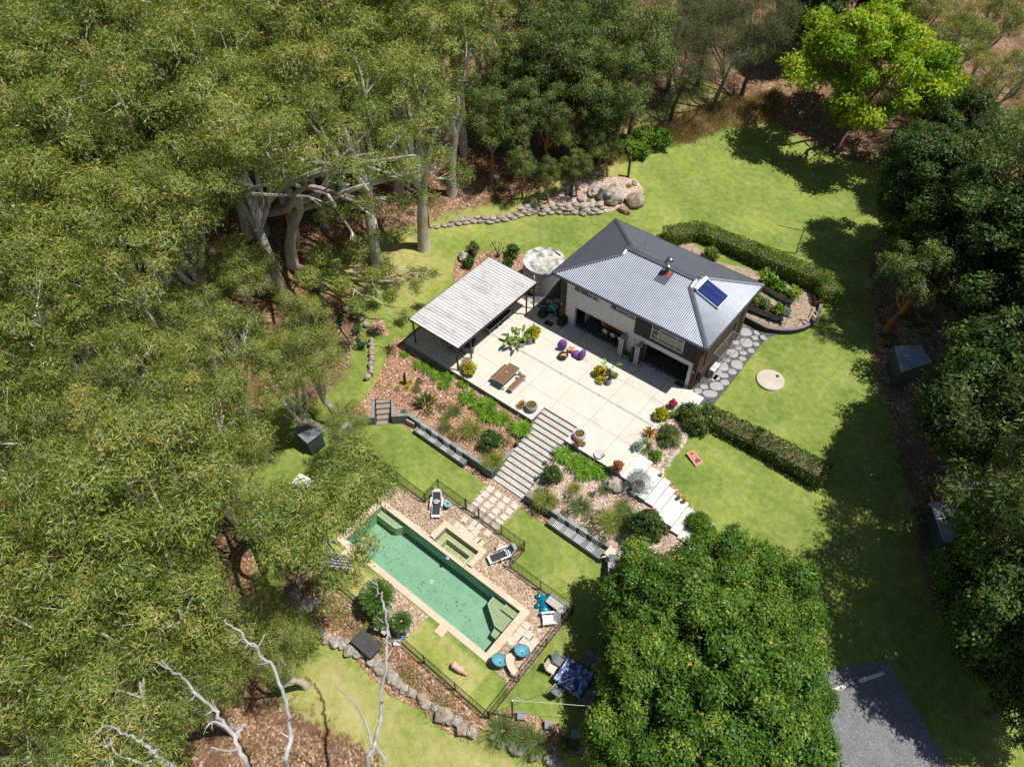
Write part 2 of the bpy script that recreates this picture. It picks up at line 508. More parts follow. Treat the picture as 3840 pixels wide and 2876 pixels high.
# ground materials
def ground_mat():
    t = NT('lawn_and_litter')
    fine = t.noise(16, 3, .7)
    mid = t.noise(2.2, 4, .6)
    big = t.noise(.28, 4, .55)
    s = t.math('ADD', t.math('MULTIPLY', mid, .5), t.math('MULTIPLY', big, .5))
    s = t.math('ADD', s, t.math('MULTIPLY', t.math('SUBTRACT', fine, .5), .55))
    s = t.math('ADD', s, t.math('MULTIPLY', t.math('SUBTRACT', t.attr('dry'), .5), .22))
    grass = t.ramp(s, [(.28, (.12, .19, .035)), (.42, (.195, .262, .055)), (.54, (.28, .325, .08)), (.66, (.39, .38, .13)), (.78, (.48, .43, .2))])
    patch = t.ramp(t.noise(.55, 5, .65), [(.62, 0), (.72, 1)])
    grass = t.mix(t.math('MULTIPLY', patch, .45), grass, (.37, .30, .17))
    # litter
    ch = t.voro(9, t.mapping((1, 1.0, 1)))
    k = t.n.new('ShaderNodeSeparateColor'); t.link(ch, k.inputs[0])
    lit = t.ramp(k.outputs[0], [(0, (.10, .06, .035)), (.35, (.21, .12, .065)), (.7, (.33, .2, .12)), (.9, (.46, .33, .22)), (1, (.6, .48, .36))])
    lit = t.mix(t.ramp(t.noise(.7, 4), [(.4, 0), (.62, .75)]), lit, (.15, .085, .05))
    lf = t.math('ADD', t.attr('litter'), t.math('MULTIPLY', t.math('SUBTRACT', t.noise(1.4, 5, .7), .5), 1.5))
    lf = t.ramp(lf, [(.38, 0), (.62, 1)])
    spk = t.ramp(k.outputs[1], [(.9, 0), (.93, 1)])
    spk = t.math('MULTIPLY', spk, t.math('MULTIPLY', t.attr('litter2'), .9))
    col = t.mix(lf, grass, lit)
    col = t.mix(spk, col, (.48, .33, .2))
    t.bump(t.math('ADD', t.noise(22, 3, .7), t.noise(5, 2)), .55, .05)
    return t.done(col, .9, .12)
M['ground'] = ground_mat()
def chips(name, stops, scale, bump=.7, var=(.6, .75)):
    t = NT(name)
    scale *= 1.55
    c = t.voro(scale, t.mapping((1, .6, 1), (0, 0, .6)))
    c2 = t.voro(scale * .8, t.mapping((.55, 1, 1), (0, 0, -.4)))
    k = t.n.new('ShaderNodeSeparateColor'); t.link(c, k.inputs[0])
    k2 = t.n.new('ShaderNodeSeparateColor'); t.link(c2, k2.inputs[0])
    f = t.mix(t.ramp(k2.outputs[1], [(.5, 0), (.51, 1)]), k.outputs[0], k2.outputs[0])
    col = t.ramp(f, stops)
    sh = t.ramp(t.noise(1.1, 4), [(.35, var[0] + .3), (.65, 1.1)])
    col = t.mix(1.0, col, sh, 'MULTIPLY')
    t.bump(f, bump, .04)
    return t.done(col, .85, .15)
M['mulch'] = chips('bark_mulch', [(0, (.12, .06, .035)), (.25, (.25, .125, .07)), (.5, (.37, .195, .115)), (.78, (.48, .30, .19)), (.94, (.62, .5, .39)), (1, (.72, .64, .55))], 11)
M['palemulch'] = chips('pale_chip_mulch', [(0, (.2, .11, .08)), (.25, (.42, .27, .2)), (.55, (.58, .43, .35)), (.8, (.68, .56, .48)), (1, (.78, .7, .63))], 13)
M['pebble'] = chips('river_pebble', [(0, (.16, .09, .05)), (.3, (.34, .22, .13)), (.6, (.48, .35, .24)), (.85, (.6, .5, .39)), (1, (.74, .68, .6))], 15, .9)
M['bluemetal'] = chips('dark_gravel', [(0, (.05, .05, .055)), (.5, (.1, .1, .1)), (.85, (.17, .165, .16)), (1, (.3, .27, .24))], 22, .6)
M['vegsoil'] = chips('wood_chip_path', [(0, (.22, .16, .11)), (.5, (.36, .28, .2)), (1, (.52, .42, .33))], 10)
M['drive'] = chips('driveway_gravel', [(0, (.11, .115, .125)), (.5, (.2, .205, .215)), (1, (.3, .3, .31))], 30, .5)

def concrete(name, a, b, stain, scale=.8, rough=.75):
    t = NT(name)
    col = t.ramp(t.noise(scale, 6, .62), [(.3, a), (.7, b)])
    st = t.ramp(t.noise(scale * .55, 6, .7, None, .6), [(.56, 0), (.74, .6)])
    col = t.mix(st, col, stain)
    sp = t.ramp(t.noise(26, 2), [(.62, 0), (.75, .25)])
    col = t.mix(sp, col, stain)
    t.bump(t.noise(30, 3), .15, .01)
    return t.done(col, rough, .25)
M['patio'] = concrete('pale_concrete', (.60, .555, .48), (.68, .64, .565), (.46, .41, .34))
M['steps'] = concrete('mottled_step_concrete', (.44, .42, .39), (.56, .54, .5), (.3, .285, .26), 2.2)
M['white_slab'] = concrete('light_slab', (.66, .65, .61), (.73, .72, .68), (.52, .49, .43))
M['grey_conc'] = concrete('grey_concrete', (.16, .165, .17), (.24, .24, .24), (.12, .12, .12), 1.6)
M['stone_step'] = concrete('stepping_stone', (.34, .34, .345), (.42, .42, .42), (.29, .27, .24), 1.4)
M['capped'] = concrete('slate_cap', (.2, .215, .22), (.3, .315, .315), (.15, .155, .16), 2.0)
M['tankc'] = concrete('tank_concrete', (.28, .27, .25), (.42, .41, .39), (.07, .065, .06), .9)
t = NT('tank_top_lichen')
c = t.ramp(t.noise(1.5, 7, .7), [(.36, (.13, .12, .11)), (.46, (.36, .35, .32)), (.55, (.62, .61, .58)), (.7, (.72, .71, .69))])
t.bump(t.noise(9, 4), .4, .02); M['tanktop'] = t.done(c, .9, .1)
M['sand'] = concrete('sandstone', (.60, .46, .34), (.70, .57, .45), (.5, .34, .22), 1.3)
M['sandpav'] = concrete('sandstone_paver', (.56, .47, .37), (.66, .59, .5), (.5, .36, .22), 2.3)
M['pavlite'] = concrete('limestone_paver', (.56, .51, .45), (.64, .59, .53), (.5, .42, .33), 2.0)

def blockmat(name, base, mortar, w, h, var=.15, bumpy=.5, ax='XZ', rough=.85, dirt=.22):
    t = NT(name)
    o = t.xyz()
    cb = t.n.new('ShaderNodeCombineXYZ')
    if ax == 'XZ':
        t.link(t.math('ADD', o[0], o[1]), cb.inputs[0]); t.link(o[2], cb.inputs[1])
    else:
        t.link(o[0], cb.inputs[0]); t.link(o[1], cb.inputs[1])
    k = t.n.new('ShaderNodeTexBrick')
    k.inputs['Scale'].default_value = 1.0
    k.inputs['Brick Width'].default_value = w; k.inputs['Row Height'].default_value = h
    k.inputs['Mortar Size'].default_value = .008
    k.inputs['Color1'].default_value = (*[x * (1 - var) for x in base], 1)
    k.inputs['Color2'].default_value = (*[x * (1 + var) for x in base], 1)
    k.inputs['Mortar'].default_value = (*mortar, 1)
    t.link(cb.outputs[0], k.inputs['Vector'])
    col = t.mix(1.0, k.outputs[0], t.ramp(t.noise(3, 5), [(.3, 1 - dirt), (.7, 1 + dirt * .5)]), 'MULTIPLY')
    t.bump(k.outputs['Fac'], -bumpy, .01)
    return t.done(col, rough, .2)
M['whitebrick'] = blockmat('white_painted_brick', (.70, .71, .73), (.62, .63, .65), .24, .086, .02, .1, 'XZ', .8, .06)
M['brownbrick'] = blockmat('brown_brick', (.085, .058, .042), (.17, .13, .10), .6, .19, .25, .5)
M['darkrender'] = plain('charcoal_render', (.062, .055, .055), .85, .15, 3, .2, 0, .15)
M['bluewall'] = blockmat('blue_grey_block', (.15, .17, .175), (.10, .115, .12), .4, .2, .12, .3)
M['darkblock'] = blockmat('dark_retaining_block', (.045, .045, .048), (.02, .02, .02), .3, .14, .25, .6)
M['alu'] = plain('white_aluminium', (.68, .67, .66), .4, .06, 3, .4)
M['greyalu'] = plain('grey_aluminium', (.42, .43, .45), .4, .08, 3, .5, .3)
M['white'] = plain('white_plastic', (.72, .72, .71), .4, .06, 3, .4)
M['inner'] = plain('white_plaster', (.6, .6, .58), .8, .08)
M['tilefloor'] = concrete('dark_tile_floor', (.07, .07, .072), (.1, .1, .1), (.06, .06, .06), 1.5, .45)
t = NT('window_glass'); t.b.inputs['Transmission Weight'].default_value = 0.0
M['glass'] = t.done((.10, .10, .10), .04, .9)
M['blind'] = plain('beige_blind', (.42, .36, .29), .8, .1, 2)
M['roof'] = plain('grey_blue_roof_steel', (.24, .265, .31), .48, .1, 1.5, .5, .7)
M['roofcap'] = plain('ridge_cap_steel', (.15, .17, .205), .44, .1, 2, .5, .6)
M['gutter'] = plain('gutter_steel', (.06, .068, .082), .45, .1, 2, .4, .3)
t = NT('weathered_patio_roof')
n1 = t.noise(1.0, 6, .68, t.mapping((.45, 1.6, 1)))
col = t.ramp(n1, [(.34, (.48, .48, .47)), (.5, (.64, .64, .65)), (.7, (.72, .73, .74))])
d1 = t.ramp(t.noise(2.6, 7, .75, t.mapping((.5, 1.5, 1))), [(.57, 0), (.66, .8)])
col = t.mix(d1, col, (.24, .19, .16))
d2 = t.ramp(t.noise(3.1, 5, .7, t.mapping((1.2, 1.2, 1), (0, 0, .4))), [(.68, 0), (.71, 1)])
col = t.mix(d2, col, (.17, .085, .06))
M['perg'] = t.done(col, .5, .4, .1)
M['rib_shade'] = plain('roof_rib_shade', (.09, .08, .078), .8, .3, 2)  # dark colour that paints the shadow lines along the pergola roof ribs
M['post'] = plain('dark_steel_post', (.055, .06, .075), .45, .15, 3, .4, .2)
M['black'] = plain('black_powdercoat', (.018, .018, .02), .45, .2, 5, .4)
M['blackplas'] = plain('black_plastic', (.022, .022, .023), .5, .25, 5, .35)
M['rubbertop'] = plain('dark_board', (.075, .07, .068), .7, .25, 3, .25)
M['steel'] = plain('galvanised_steel', (.42, .44, .46), .38, .15, 6, .5, .7)
M['wood'] = None
def woodmat(name, a, b, ax=(1, 14, 14), rough=.6):
    t = NT(name)
    n1 = t.noise(1.6, 5, .65, t.mapping(ax))
    col = t.ramp(n1, [(.3, a), (.7, b)])
    col = t.mix(t.ramp(t.noise(2.5, 4), [(.55, 0), (.8, .35)]), col, tuple(x * .6 for x in a))
    t.bump(n1, .25, .005)
    return t.done(col, rough, .25)
M['wood'] = woodmat('stained_table_timber', (.16, .085, .045), (.27, .155, .085), (14, 1, 14))
M['palewood'] = woodmat('pale_timber', (.42, .3, .17), (.58, .44, .28))
M['oranwood'] = woodmat('orange_timber', (.42, .17, .05), (.6, .3, .1), (6, 2, 6))
M['sleeper'] = woodmat('grey_sleeper', (.22, .18, .14), (.38, .33, .28))
M['postwood'] = woodmat('dark_fence_timber', (.045, .045, .045), (.1, .095, .09), (14, 14, 1))
M['cutwood'] = woodmat('split_log', (.5, .35, .2), (.65, .5, .32))
M['purple'] = plain('purple_fabric', (.20, .075, .30), .7, .2, 5, .25, 0, .3)
M['rustiron'] = plain('rusted_iron', (.09, .05, .035), .8, .4, 6, .2, .2)
M['teal'] = plain('teal_enamel', (.10, .36, .38), .35, .12, 4, .5)
M['potgrey'] = concrete('grey_pot', (.24, .245, .25), (.34, .34, .345), (.18, .18, .18), 4)
M['potlite'] = concrete('pale_pot', (.46, .45, .44), (.58, .57, .56), (.36, .35, .33), 4)
M['potred'] = plain('red_brown_pot', (.16, .05, .035), .45, .25, 5, .4)
M['potblue'] = plain('blue_grey_glazed_pot', (.20, .26, .32), .35, .2, 5, .5)
M['terra'] = plain('terracotta', (.36, .15, .09), .8, .2, 5)
M['soil'] = chips('potting_soil', [(0, (.05, .03, .02)), (.5, (.12, .07, .045)), (1, (.25, .16, .1))], 30)
M['doormat'] = plain('coir_mat', (.10, .05, .03), .95, .3, 18)
M['wicker'] = plain('grey_wicker', (.20, .2, .21), .8, .3, 18, .2, 0, .4)
M['cushion'] = plain('charcoal_cushion', (.045, .05, .06), .85, .2, 6)
M['tealcush'] = plain('pale_teal_cushion', (.3, .42, .44), .85, .15, 6)
def stripes(name, a, b, period, ax=0, duty=.5, third=None):
    t = NT(name)
    o = t.xyz()
    f = t.math('FRACT', t.math('MULTIPLY', o[ax], 1.0 / period))
    k = t.ramp(f, [(0, a), (duty, b)], 'CONSTANT')
    return t.done(t.mix(1.0, k, t.ramp(t.noise(5, 3), [(.3, .88), (.7, 1.05)]), 'MULTIPLY'), .85, .15)
M['towel'] = stripes('navy_white_stripe', (.035, .045, .09), (.74, .73, .72), .105, 0, .5)
M['pillow'] = stripes('white_navy_pillow_stripe', (.03, .04, .08), (.74, .73, .72), .12, 1, .5)
M['deckcloth'] = stripes('deckchair_stripe', (.07, .05, .12), (.74, .72, .72), .2, 1, .42)
t = NT('blue_geometric_cloth')
k = t.voro(7.5, t.mapping((1, .6, 1), (0, 0, .5)))
kk = t.n.new('ShaderNodeSeparateColor'); t.link(k, kk.inputs[0])
M['cloth'] = t.done(t.ramp(kk.outputs[0], [(0, (.05, .075, .27)), (.3, (.11, .18, .42)), (.55, (.28, .45, .55)), (.78, (.32, .2, .45)), (.9, (.5, .6, .68))], 'CONSTANT'), .75, .2)
t = NT('teal_patterned_cloth')
k = t.voro(12)
kk = t.n.new('ShaderNodeSeparateColor'); t.link(k, kk.inputs[0])
M['cloth2'] = t.done(t.ramp(kk.outputs[0], [(0, (.04, .12, .17)), (.5, (.25, .38, .42)), (.8, (.6, .62, .6))], 'CONSTANT'), .8, .2)
t = NT('evacuated_tubes')
o = t.xyz()
f = t.math('FRACT', t.math('MULTIPLY', o[1], 9.0))
M['tubes'] = t.done((.028, .06, .26), .22, .6)
M['rock'] = None
t = NT('lichen_rock')
c = t.ramp(t.noise(2.4, 7, .68), [(.3, (.17, .15, .13)), (.46, (.34, .30, .27)), (.6, (.5, .46, .41)), (.72, (.38, .28, .21))])
t.bump(t.noise(5, 6, .7), .7, .06); M['rock'] = t.done(c, .9, .15)
t = NT('tan_rock')
c = t.ramp(t.noise(2.0, 7, .68), [(.3, (.2, .14, .1)), (.5, (.37, .29, .23)), (.66, (.46, .41, .36)), (.76, (.3, .29, .28))])
t.bump(t.noise(5, 6, .7), .7, .06); M['rock2'] = t.done(c, .9, .15)
M['acap'] = plain('aqua_cord', (.16, .44, .52), .5, .12, 8, .4)
M['gummy'] = None
t = NT('translucent_blue_vinyl'); t.b.inputs['Coat Weight'].default_value = .6
c = t.ramp(t.noise(3, 3), [(.3, (.0, .10, .17)), (.7, (.005, .22, .32))])
M['gummy'] = t.done(c, .12, .8)
M['gummy2'] = plain('pale_blue_vinyl', (.02, .38, .5), .15, .1, 4, .8)
M['hose'] = plain('pale_blue_hose', (.22, .45, .68), .5, .1, 8, .4)
M['limeplas'] = plain('lime_plastic', (.35, .5, .06), .4, .1, 5, .4)
M['boxlid'] = plain('grey_beige_lid', (.46, .43, .40), .7, .15, 3, .25)
M['boxside'] = plain('brown_grey_resin', (.12, .10, .09), .7, .15, 4, .25)
M['red'] = plain('coral_paint', (.55, .16, .13), .6, .1, 4, .3)
M['brightred'] = plain('red_plastic', (.45, .02, .03), .5, .1, 4, .3)
M['yellow'] = plain('yellow_cloth', (.6, .36, .03), .8, .1, 4)
M['bluecl'] = plain('blue_cloth', (.05, .1, .4), .8, .1, 4)
M['greenpl'] = plain('dark_green_plastic', (.015, .055, .035), .5, .2, 4, .35)
M['pig'] = None
t = NT('pink_pig_skin')
c = t.ramp(t.noise(4, 5, .6), [(.3, (.5, .27, .2)), (.5, (.62, .4, .32)), (.7, (.66, .48, .42))])
M['pig'] = t.done(c, .6, .3)
M['pigdark'] = plain('dark_pink_skin', (.4, .17, .13), .6, .15, 5)
M['statue'] = concrete('dark_stone_statue', (.08, .08, .085), (.2, .2, .2), (.05, .05, .05), 6)
M['totem'] = plain('dark_carved_wood', (.05, .042, .036), .8, .3, 6)
M['bronze'] = plain('bronze', (.05, .045, .03), .5, .3, 8, .4, .5)
M['net'] = plain('netting', (.12, .09, .12), .9, .2, 6)
M['shed'] = plain('galvanised_shed_roof', (.36, .39, .42), .45, .25, 1.2, .4, .35)
M['shedwall'] = plain('green_shed_wall', (.05, .08, .07), .7, .2, 2)
M['orangeflue'] = plain('orange_flashing', (.5, .1, .04), .7, .15, 5)
M['flue'] = plain('green_grey_flue', (.13, .17, .18), .35, .15, 5, .5, .5)
M['zinc'] = plain('zinc_ribbed_bed', (.2, .23, .25), .5, .2, 4, .4, .4)
M['poolfloor'] = None
t = NT('pool_pebblecrete')
c = t.ramp(t.noise(1.2, 5, .6), [(.3, (.27, .42, .33)), (.7, (.34, .50, .39))])
c = t.mix(t.ramp(t.noise(40, 2), [(.6, 0), (.8, .2)]), c, (.25, .35, .28))
M['poolfloor'] = t.done(c, .8, .2)
t = NT('spa_pebblecrete')
c = t.ramp(t.noise(3, 5, .6), [(.3, (.40, .39, .24)), (.7, (.5, .48, .32))])
M['spafloor'] = t.done(c, .8, .2)
M['tileedge'] = plain('pale_tile_edge', (.5, .68, .66), .3, .1, 6, .4)
def water(name, tint):
    t = NT(name)
    tr = t.n.new('ShaderNodeBsdfTransparent'); tr.inputs[0].default_value = (*tint, 1)
    gl = t.n.new('ShaderNodeBsdfGlossy'); gl.inputs['Roughness'].default_value = .02
    fr = t.n.new('ShaderNodeFresnel'); fr.inputs[0].default_value = 1.33
    bp = t.n.new('ShaderNodeBump'); bp.inputs['Strength'].default_value = .12; bp.inputs['Distance'].default_value = .03
    t.link(t.noise(2.2, 3), bp.inputs['Height'])
    t.link(bp.outputs[0], fr.inputs['Normal']); t.link(bp.outputs[0], gl.inputs['Normal'])
    mx = t.n.new('ShaderNodeMixShader')
    t.link(fr.outputs[0], mx.inputs[0]); t.link(tr.outputs[0], mx.inputs[1]); t.link(gl.outputs[0], mx.inputs[2])
    t.link(mx.outputs[0], t.n['Material Output'].inputs[0])
    return t.m
M['water'] = water('green_pool_water', (.80, .92, .84))
M['spawater'] = water('spa_water', (.92, .96, .88))
M['debris'] = plain('sunken_leaf', (.03, .06, .05), .9, .3, 8)
# ---------------------------------------------------------------- ground
P_forest = [(-200, -700), (2960, -300), (2960, 60), (2880, 200), (2700, 250), (2420, 430), (2240, 560), (2120, 660), (1960, 735), (1700, 800), (1560, 850), (1380, 870), (1270, 950), (1150, 985),
            (1210, 1080), (1330, 1130), (1350, 1230), (1290, 1420), (1180, 1500), (1020, 1480), (900, 1700), (880, 1900), (980, 2080), (960, 2230), (1130, 2260), (1120, 2350), (1050, 2420), (1000, 2560), (1090, 2640), (1350, 2800), (1480, 2900), (1480, 3400), (-200, 3400)]
P_right = [(3340, 780), (3260, 950), (3270, 1150), (3300, 1420), (3360, 1700), (3440, 1990), (3500, 2280), (3620, 2420), (3760, 2560), (3900, 2650), (4300, 2650), (4300, -300), (3050, -300), (2990, 120), (3020, 330), (3250, 420), (3330, 600)]
P_hill = [(2080, 700), (2300, 600), (2560, 520), (2760, 480), (2930, 450), (2990, 330), (2900, 340), (2640, 400), (2450, 470), (2240, 580)]
P_track = [(1560, 860), (1800, 800), (2100, 720), (2260, 560), (2560, 360), (2800, 230), (2980, 230), (3000, 400), (2700, 420), (2420, 540), (2300, 640), (2150, 740), (1900, 800), (1650, 850)]
P_left = [(1150, 990), (1560, 860), (1680, 980), (1640, 1060), (1560, 1130), (1330, 1130)]
P_low = [(1050, 2420), (1250, 2400), (1500, 2560), (1800, 2740), (2000, 2860), (2000, 3000), (1400, 3000), (1080, 2650)]
def to_uv(poly):
    out = []
    for x, y in poly:
        z = 0.0
        for _ in range(30):
            p = at(x, max(y, -250), z)
            z = 0.6 * z + 0.4 * min(T(p.x, p.y), 24)
        if y < -250:
            d = (at(x, -250, z) - Vector((0, 0, z))) ; p = d * 1.5
        out.append((p.x, p.y))
    return out
gx, gy = np.meshgrid(XS, YS, indexing='ij')
GP = np.stack([gx.ravel(), gy.ravel()], 1)
GZ = T_arr(GP)
def soft(poly, w):
    return np.clip(0.5 - poly_sd(GP, to_uv(poly)) / w, 0, 1)
lit = np.maximum.reduce([soft(P_forest, 2.5), soft(P_right, 2.0), soft(P_hill, 1.5) * .85, soft(P_track, 4) * .52, soft(P_left, 4) * .32])
lit = np.maximum(lit, (poly_sd(GP, [(-60, -30), (20, -30), (20, 70), (-60, 70)]) > 0) * 0.9)
lit = lit * (GP[:, 0] < 30)
dry = np.maximum.reduce([soft(P_low, 4), soft(P_left, 4), soft(P_track, 5) * 1.2, (poly_sd(GP, [(-30, 11), (-11.4, 11), (-11.4, 9), (-30, 9)]) < 0.3) * .9]) * 1.0 + 0.25
sc2 = np.maximum.reduce([soft(P_left, 6), soft(P_track, 8), soft(P_hill, 6)])
# pool and spa are dug out of the ground
pit = ((GP[:, 0] > -24.35) & (GP[:, 0] < -11.65) & (GP[:, 1] > 11.9) & (GP[:, 1] < 15.6)) | ((GP[:, 0] > -19.6) & (GP[:, 0] < -16.4) & (GP[:, 1] > 15) & (GP[:, 1] < 17.1))
GZ2 = np.where(pit, -4.6, GZ)
rough_n = np.array([mnoise.noise(Vector((p[0] * .5, p[1] * .5, 3))) for p in GP])
GZ2 = GZ2 + np.where((lit > .6) & ~pit, rough_n * .15, rough_n * .012)
nx, ny = len(XS), len(YS)
me = bpy.data.meshes.new('ground')
ii, jj = np.meshgrid(np.arange(nx - 1), np.arange(ny - 1), indexing='ij')
a = (ii * ny + jj).ravel()
F = np.stack([a, a + ny, a + ny + 1, a + 1], 1)
me.vertices.add(len(GP)); me.vertices.foreach_set('co', np.column_stack([GP, GZ2]).astype(np.float32).ravel())
me.loops.add(F.size); me.loops.foreach_set('vertex_index', F.ravel().astype(np.int32))
me.polygons.add(len(F)); me.polygons.foreach_set('loop_start', np.arange(0, F.size, 4, dtype=np.int32)); me.polygons.foreach_set('loop_total', np.full(len(F), 4, dtype=np.int32))
me.polygons.foreach_set('use_smooth', np.ones(len(F), bool))
for nm, arr in (('litter', lit), ('dry', dry), ('litter2', sc2)):
    q = me.attributes.new(nm, 'FLOAT', 'POINT'); q.data.foreach_set('value', arr.astype(np.float32))
me.update(calc_edges=True); me.materials.append(M['ground'])
ground = bpy.data.objects.new('ground', me); COL.objects.link(ground); struct(ground)

def bedz(u, v):
    return -1.57 + 1.13 * min(max((v - 21.8) / 4.2, 0), 1) + 0.06 * mnoise.noise(Vector((u, v, 0)))
BEDL = [(-19.55, 21.72), (-19.55, 26.1), (-32.0, 26.1)] + [(p.x, p.y) for p in (at(1515, 1255, -.4), at(1480, 1190, -.4), at(1400, 1185, -.5), at(1393, 1300, -.6), at(1385, 1400, -.8), at(1330, 1480, -1.2), at(1300, 1560, -1.5))] + [(-30.25, 19.3), (-29.36, 20.0), (-30.66, 21.3), (-29.68, 22.05), (-28.42, 20.9), (-27.58, 21.72)]
struct(sheet('mulch_bed', wobble(BEDL, .05, .4), M['mulch'], 0, bedz))
BEDR = [(-16.6, 21.72), (-16.6, 26.1), (-12.1, 26.1), (-10.8, 25.6), (-8.6, 25.35), (-6.3, 24.8), (-4.4, 24.4), (-5.0, 21.5), (-7.6, 19.5), (-9.3, 22.0), (-10.05, 21.9)]
def bedr(u, v):
    w = min(max((u + 9.5) / 3.5, 0), 1)
    return bedz(u, v) * (1 - w) + max(T(u, v) + .05, -2.2) * w
struct(sheet('mulch_bed', BEDR, M['palemulch'], 0, bedr))
struct(sheet('mulch_strip', [(-27.95, 21.3), (-26.7, 21.25), (-21.5, 21.18), (-19.58, 21.06), (-19.58, 21.7), (-27.6, 21.7), (-28.4, 20.95)], M['mulch']))
struct(sheet('mulch_strip', [(-16.57, 21.12), (-14.4, 21.1), (-14.2, 21.7), (-16.55, 21.7)], M['mulch']))
GR1 = [(-24.6, 15.65), (-24.5, 17.0), (-23.2, 17.42), (-21.85, 17.42), (-21.9, 18.72), (-14.38, 18.72), (-14.38, 17.28), (-9.45, 17.28), (-9.45, 10.9), (-10.1, 11.6), (-11.55, 11.68), (-11.55, 15.7), (-16.3, 15.7), (-16.3, 17.15), (-19.85, 17.15), (-19.85, 15.7)]
struct(sheet('pool_gravel', GR1, M['pebble'], .02))
struct(sheet('pool_gravel', wobble([(-20.1, 9.5), (-16.25, 9.5), (-16.15, 11.66), (-20.2, 11.66)], .08, .4), M['pebble'], .02))
struct(sheet('path_gravel', [(-19.58, 21.75), (-16.62, 21.75), (-16.6, 18.85), (-19.5, 18.85)], M['pebble'], .022))
struct(sheet('sandy_mulch', wobble([(-24.5, 9.35), (-9.4, 9.35), (-9.3, 8.4), (-11, 7.7), (-16, 7.0), (-19.5, 7.4), (-22.5, 7.2), (-25.5, 8.0), (-28, 9.3)], .25, .5), M['mulch'], .03))
GRS = [(-24.3, 35.62), (-26.9, 35.62), (-28.6, 36.0), (-29.2, 37.0), (-27, 40.5), (-24.3, 41.5)]
struct(sheet('dark_gravel', GRS, M['bluemetal'], .03))
SIDE = [(p.x, p.y) for p in (g(2590, 1470), g(2660, 1520), g(2700, 1490), g(2790, 1375), g(2850, 1300), g(2880, 1268), g(2955, 1235), g(2860, 1200), g(2790, 1180))]
SIDE = [(-12.15, 35.4)] + [(SIDE[1][0], SIDE[1][1])] + SIDE[2:] + [(-12.15, 44.0)]
struct(sheet('dark_gravel', spline(SIDE, 3), M['bluemetal'], .03))
MB2 = [gxy(2090, 735), gxy(2150, 690), gxy(2260, 660), gxy(2390, 670), gxy(2405, 720), gxy(2395, 780), gxy(2290, 795), gxy(2150, 797), gxy(2030, 790)]
struct(sheet('mulch_bed', wobble(MB2, .3, .5, 2), M['palemulch'], .04))
struct(sheet('mulch_bed', wobble([gxy(*q) for q in ((1700, 1050), (1705, 980), (1760, 955), (1850, 945), (1960, 950), (2010, 1010), (2000, 1060), (1850, 1130), (1760, 1120))], .15, .4, 4), M['mulch'], .04))
struct(sheet('mulch_strip', wobble([(-12.1, 28.3), (-12.1, 33.0), (-11.0, 33.0), (-10.2, 32.2), (-10.1, 30.4), (-10.2, 28.6), (-9.6, 27.9), (-10.9, 28.25)], .1, .4, 5), M['palemulch'], .03))
struct(sheet('mulch_strip', wobble([gxy(*q) for q in ((2420, 1800), (2500, 1790), (2540, 1830), (2590, 1890), (2640, 1950), (2600, 1975), (2540, 1900))], .1, .4, 6), M['mulch'], .03))
struct(sheet('mulch_strip', wobble([gxy(*q) for q in ((1830, 2690), (1900, 2660), (2010, 2690), (2130, 2730), (2260, 2780), (2260, 2860), (2100, 2830), (1950, 2800), (1850, 2750))], .15, .4, 7), M['mulch'], .03))
struct(sheet('mulch_bed', wobble([gxy(*q) for q in ((3270, 1170), (3420, 1120), (3520, 1300), (3400, 1310), (3330, 1450), (3290, 1400))], .3, .6, 8), M['mulch'], .03))
DRV = [gxy(*q) for q in ((2700, 2640), (3150, 2505), (3325, 2471), (3565, 2876), (3640, 3010), (3000, 3100))]
struct(sheet('driveway', DRV, M['drive'], .03))
VEG = [gxy(*q) for q in ((2790, 1190), (2870, 1245), (2960, 1255), (3050, 1220), (3075, 1150), (3060, 1100), (2880, 1030), (2700, 985), (2570, 900), (2540, 940), (2600, 990))]
struct(sheet('woodchip_path', VEG, M['vegsoil'], .05))

# ---------------------------------------------------------------- patio, stairs, walls
PAT = [(-32, 26.05), (-19.5, 26.05), (-19.5, 27.51), (-16.6, 27.51), (-16.6, 26.05), (-12.05, 26.05), (-12.05, 35.62), (-32, 35.62)]
mb = MB(); mb.prism(PAT, -2.7, 0, 1); mb.mi[1] = 0
patio = struct(mb.build('patio', [M['patio'], M['grey_conc']]))
mb = MB()
jm = plain('patio_joint', (.30, .27, .23), .9)
ju = [at(2164, 1599.6).x, at(2064.7, 1502.5).x, at(1930, 1380).x, at(2270, 1700).x, at(2390, 1430).x - 3.0]
for u in (-29.6, -27.0, -24.3, -21.7, -19.1, -16.3, -13.95):
    mb.box(u - .012, u + .012, 26.1 if not -19.5 < u < -16.6 else 27.55, 30.8, 0.003, 0.004)
    mb.box(u - .012, u + .012, 30.98, 35.6, 0.003, 0.004)
for v in (28.55, 33.1):
    mb.box(-31.9, -12.1, v - .012, v + .012, 0.003, 0.004)
struct(mb.build('patio_joints', jm, patio))
mb = MB()
mb.box(-28.5, -12.5, 30.83, 30.855, 0.004, 0.006); mb.box(-28.5, -12.5, 30.93, 30.955, 0.004, 0.006)
for k in range(9):
    mb.box(-27.6 + k * 1.75, -27.55 + k * 1.75, 30.855, 30.93, .004, .006)
struct(mb.build('patio_drain', M['gutter'], patio))
mb = MB(); mb.box(-12.04, -11.05, 33.1, 35.42, -.5, .012, 1)
mb.mi[1] = 0
tag(mb.build('concrete_landing', [M['white_slab'], M['grey_conc']]), 'small pale concrete landing at the house end of the patio beside the bushy hedge', 'landing')

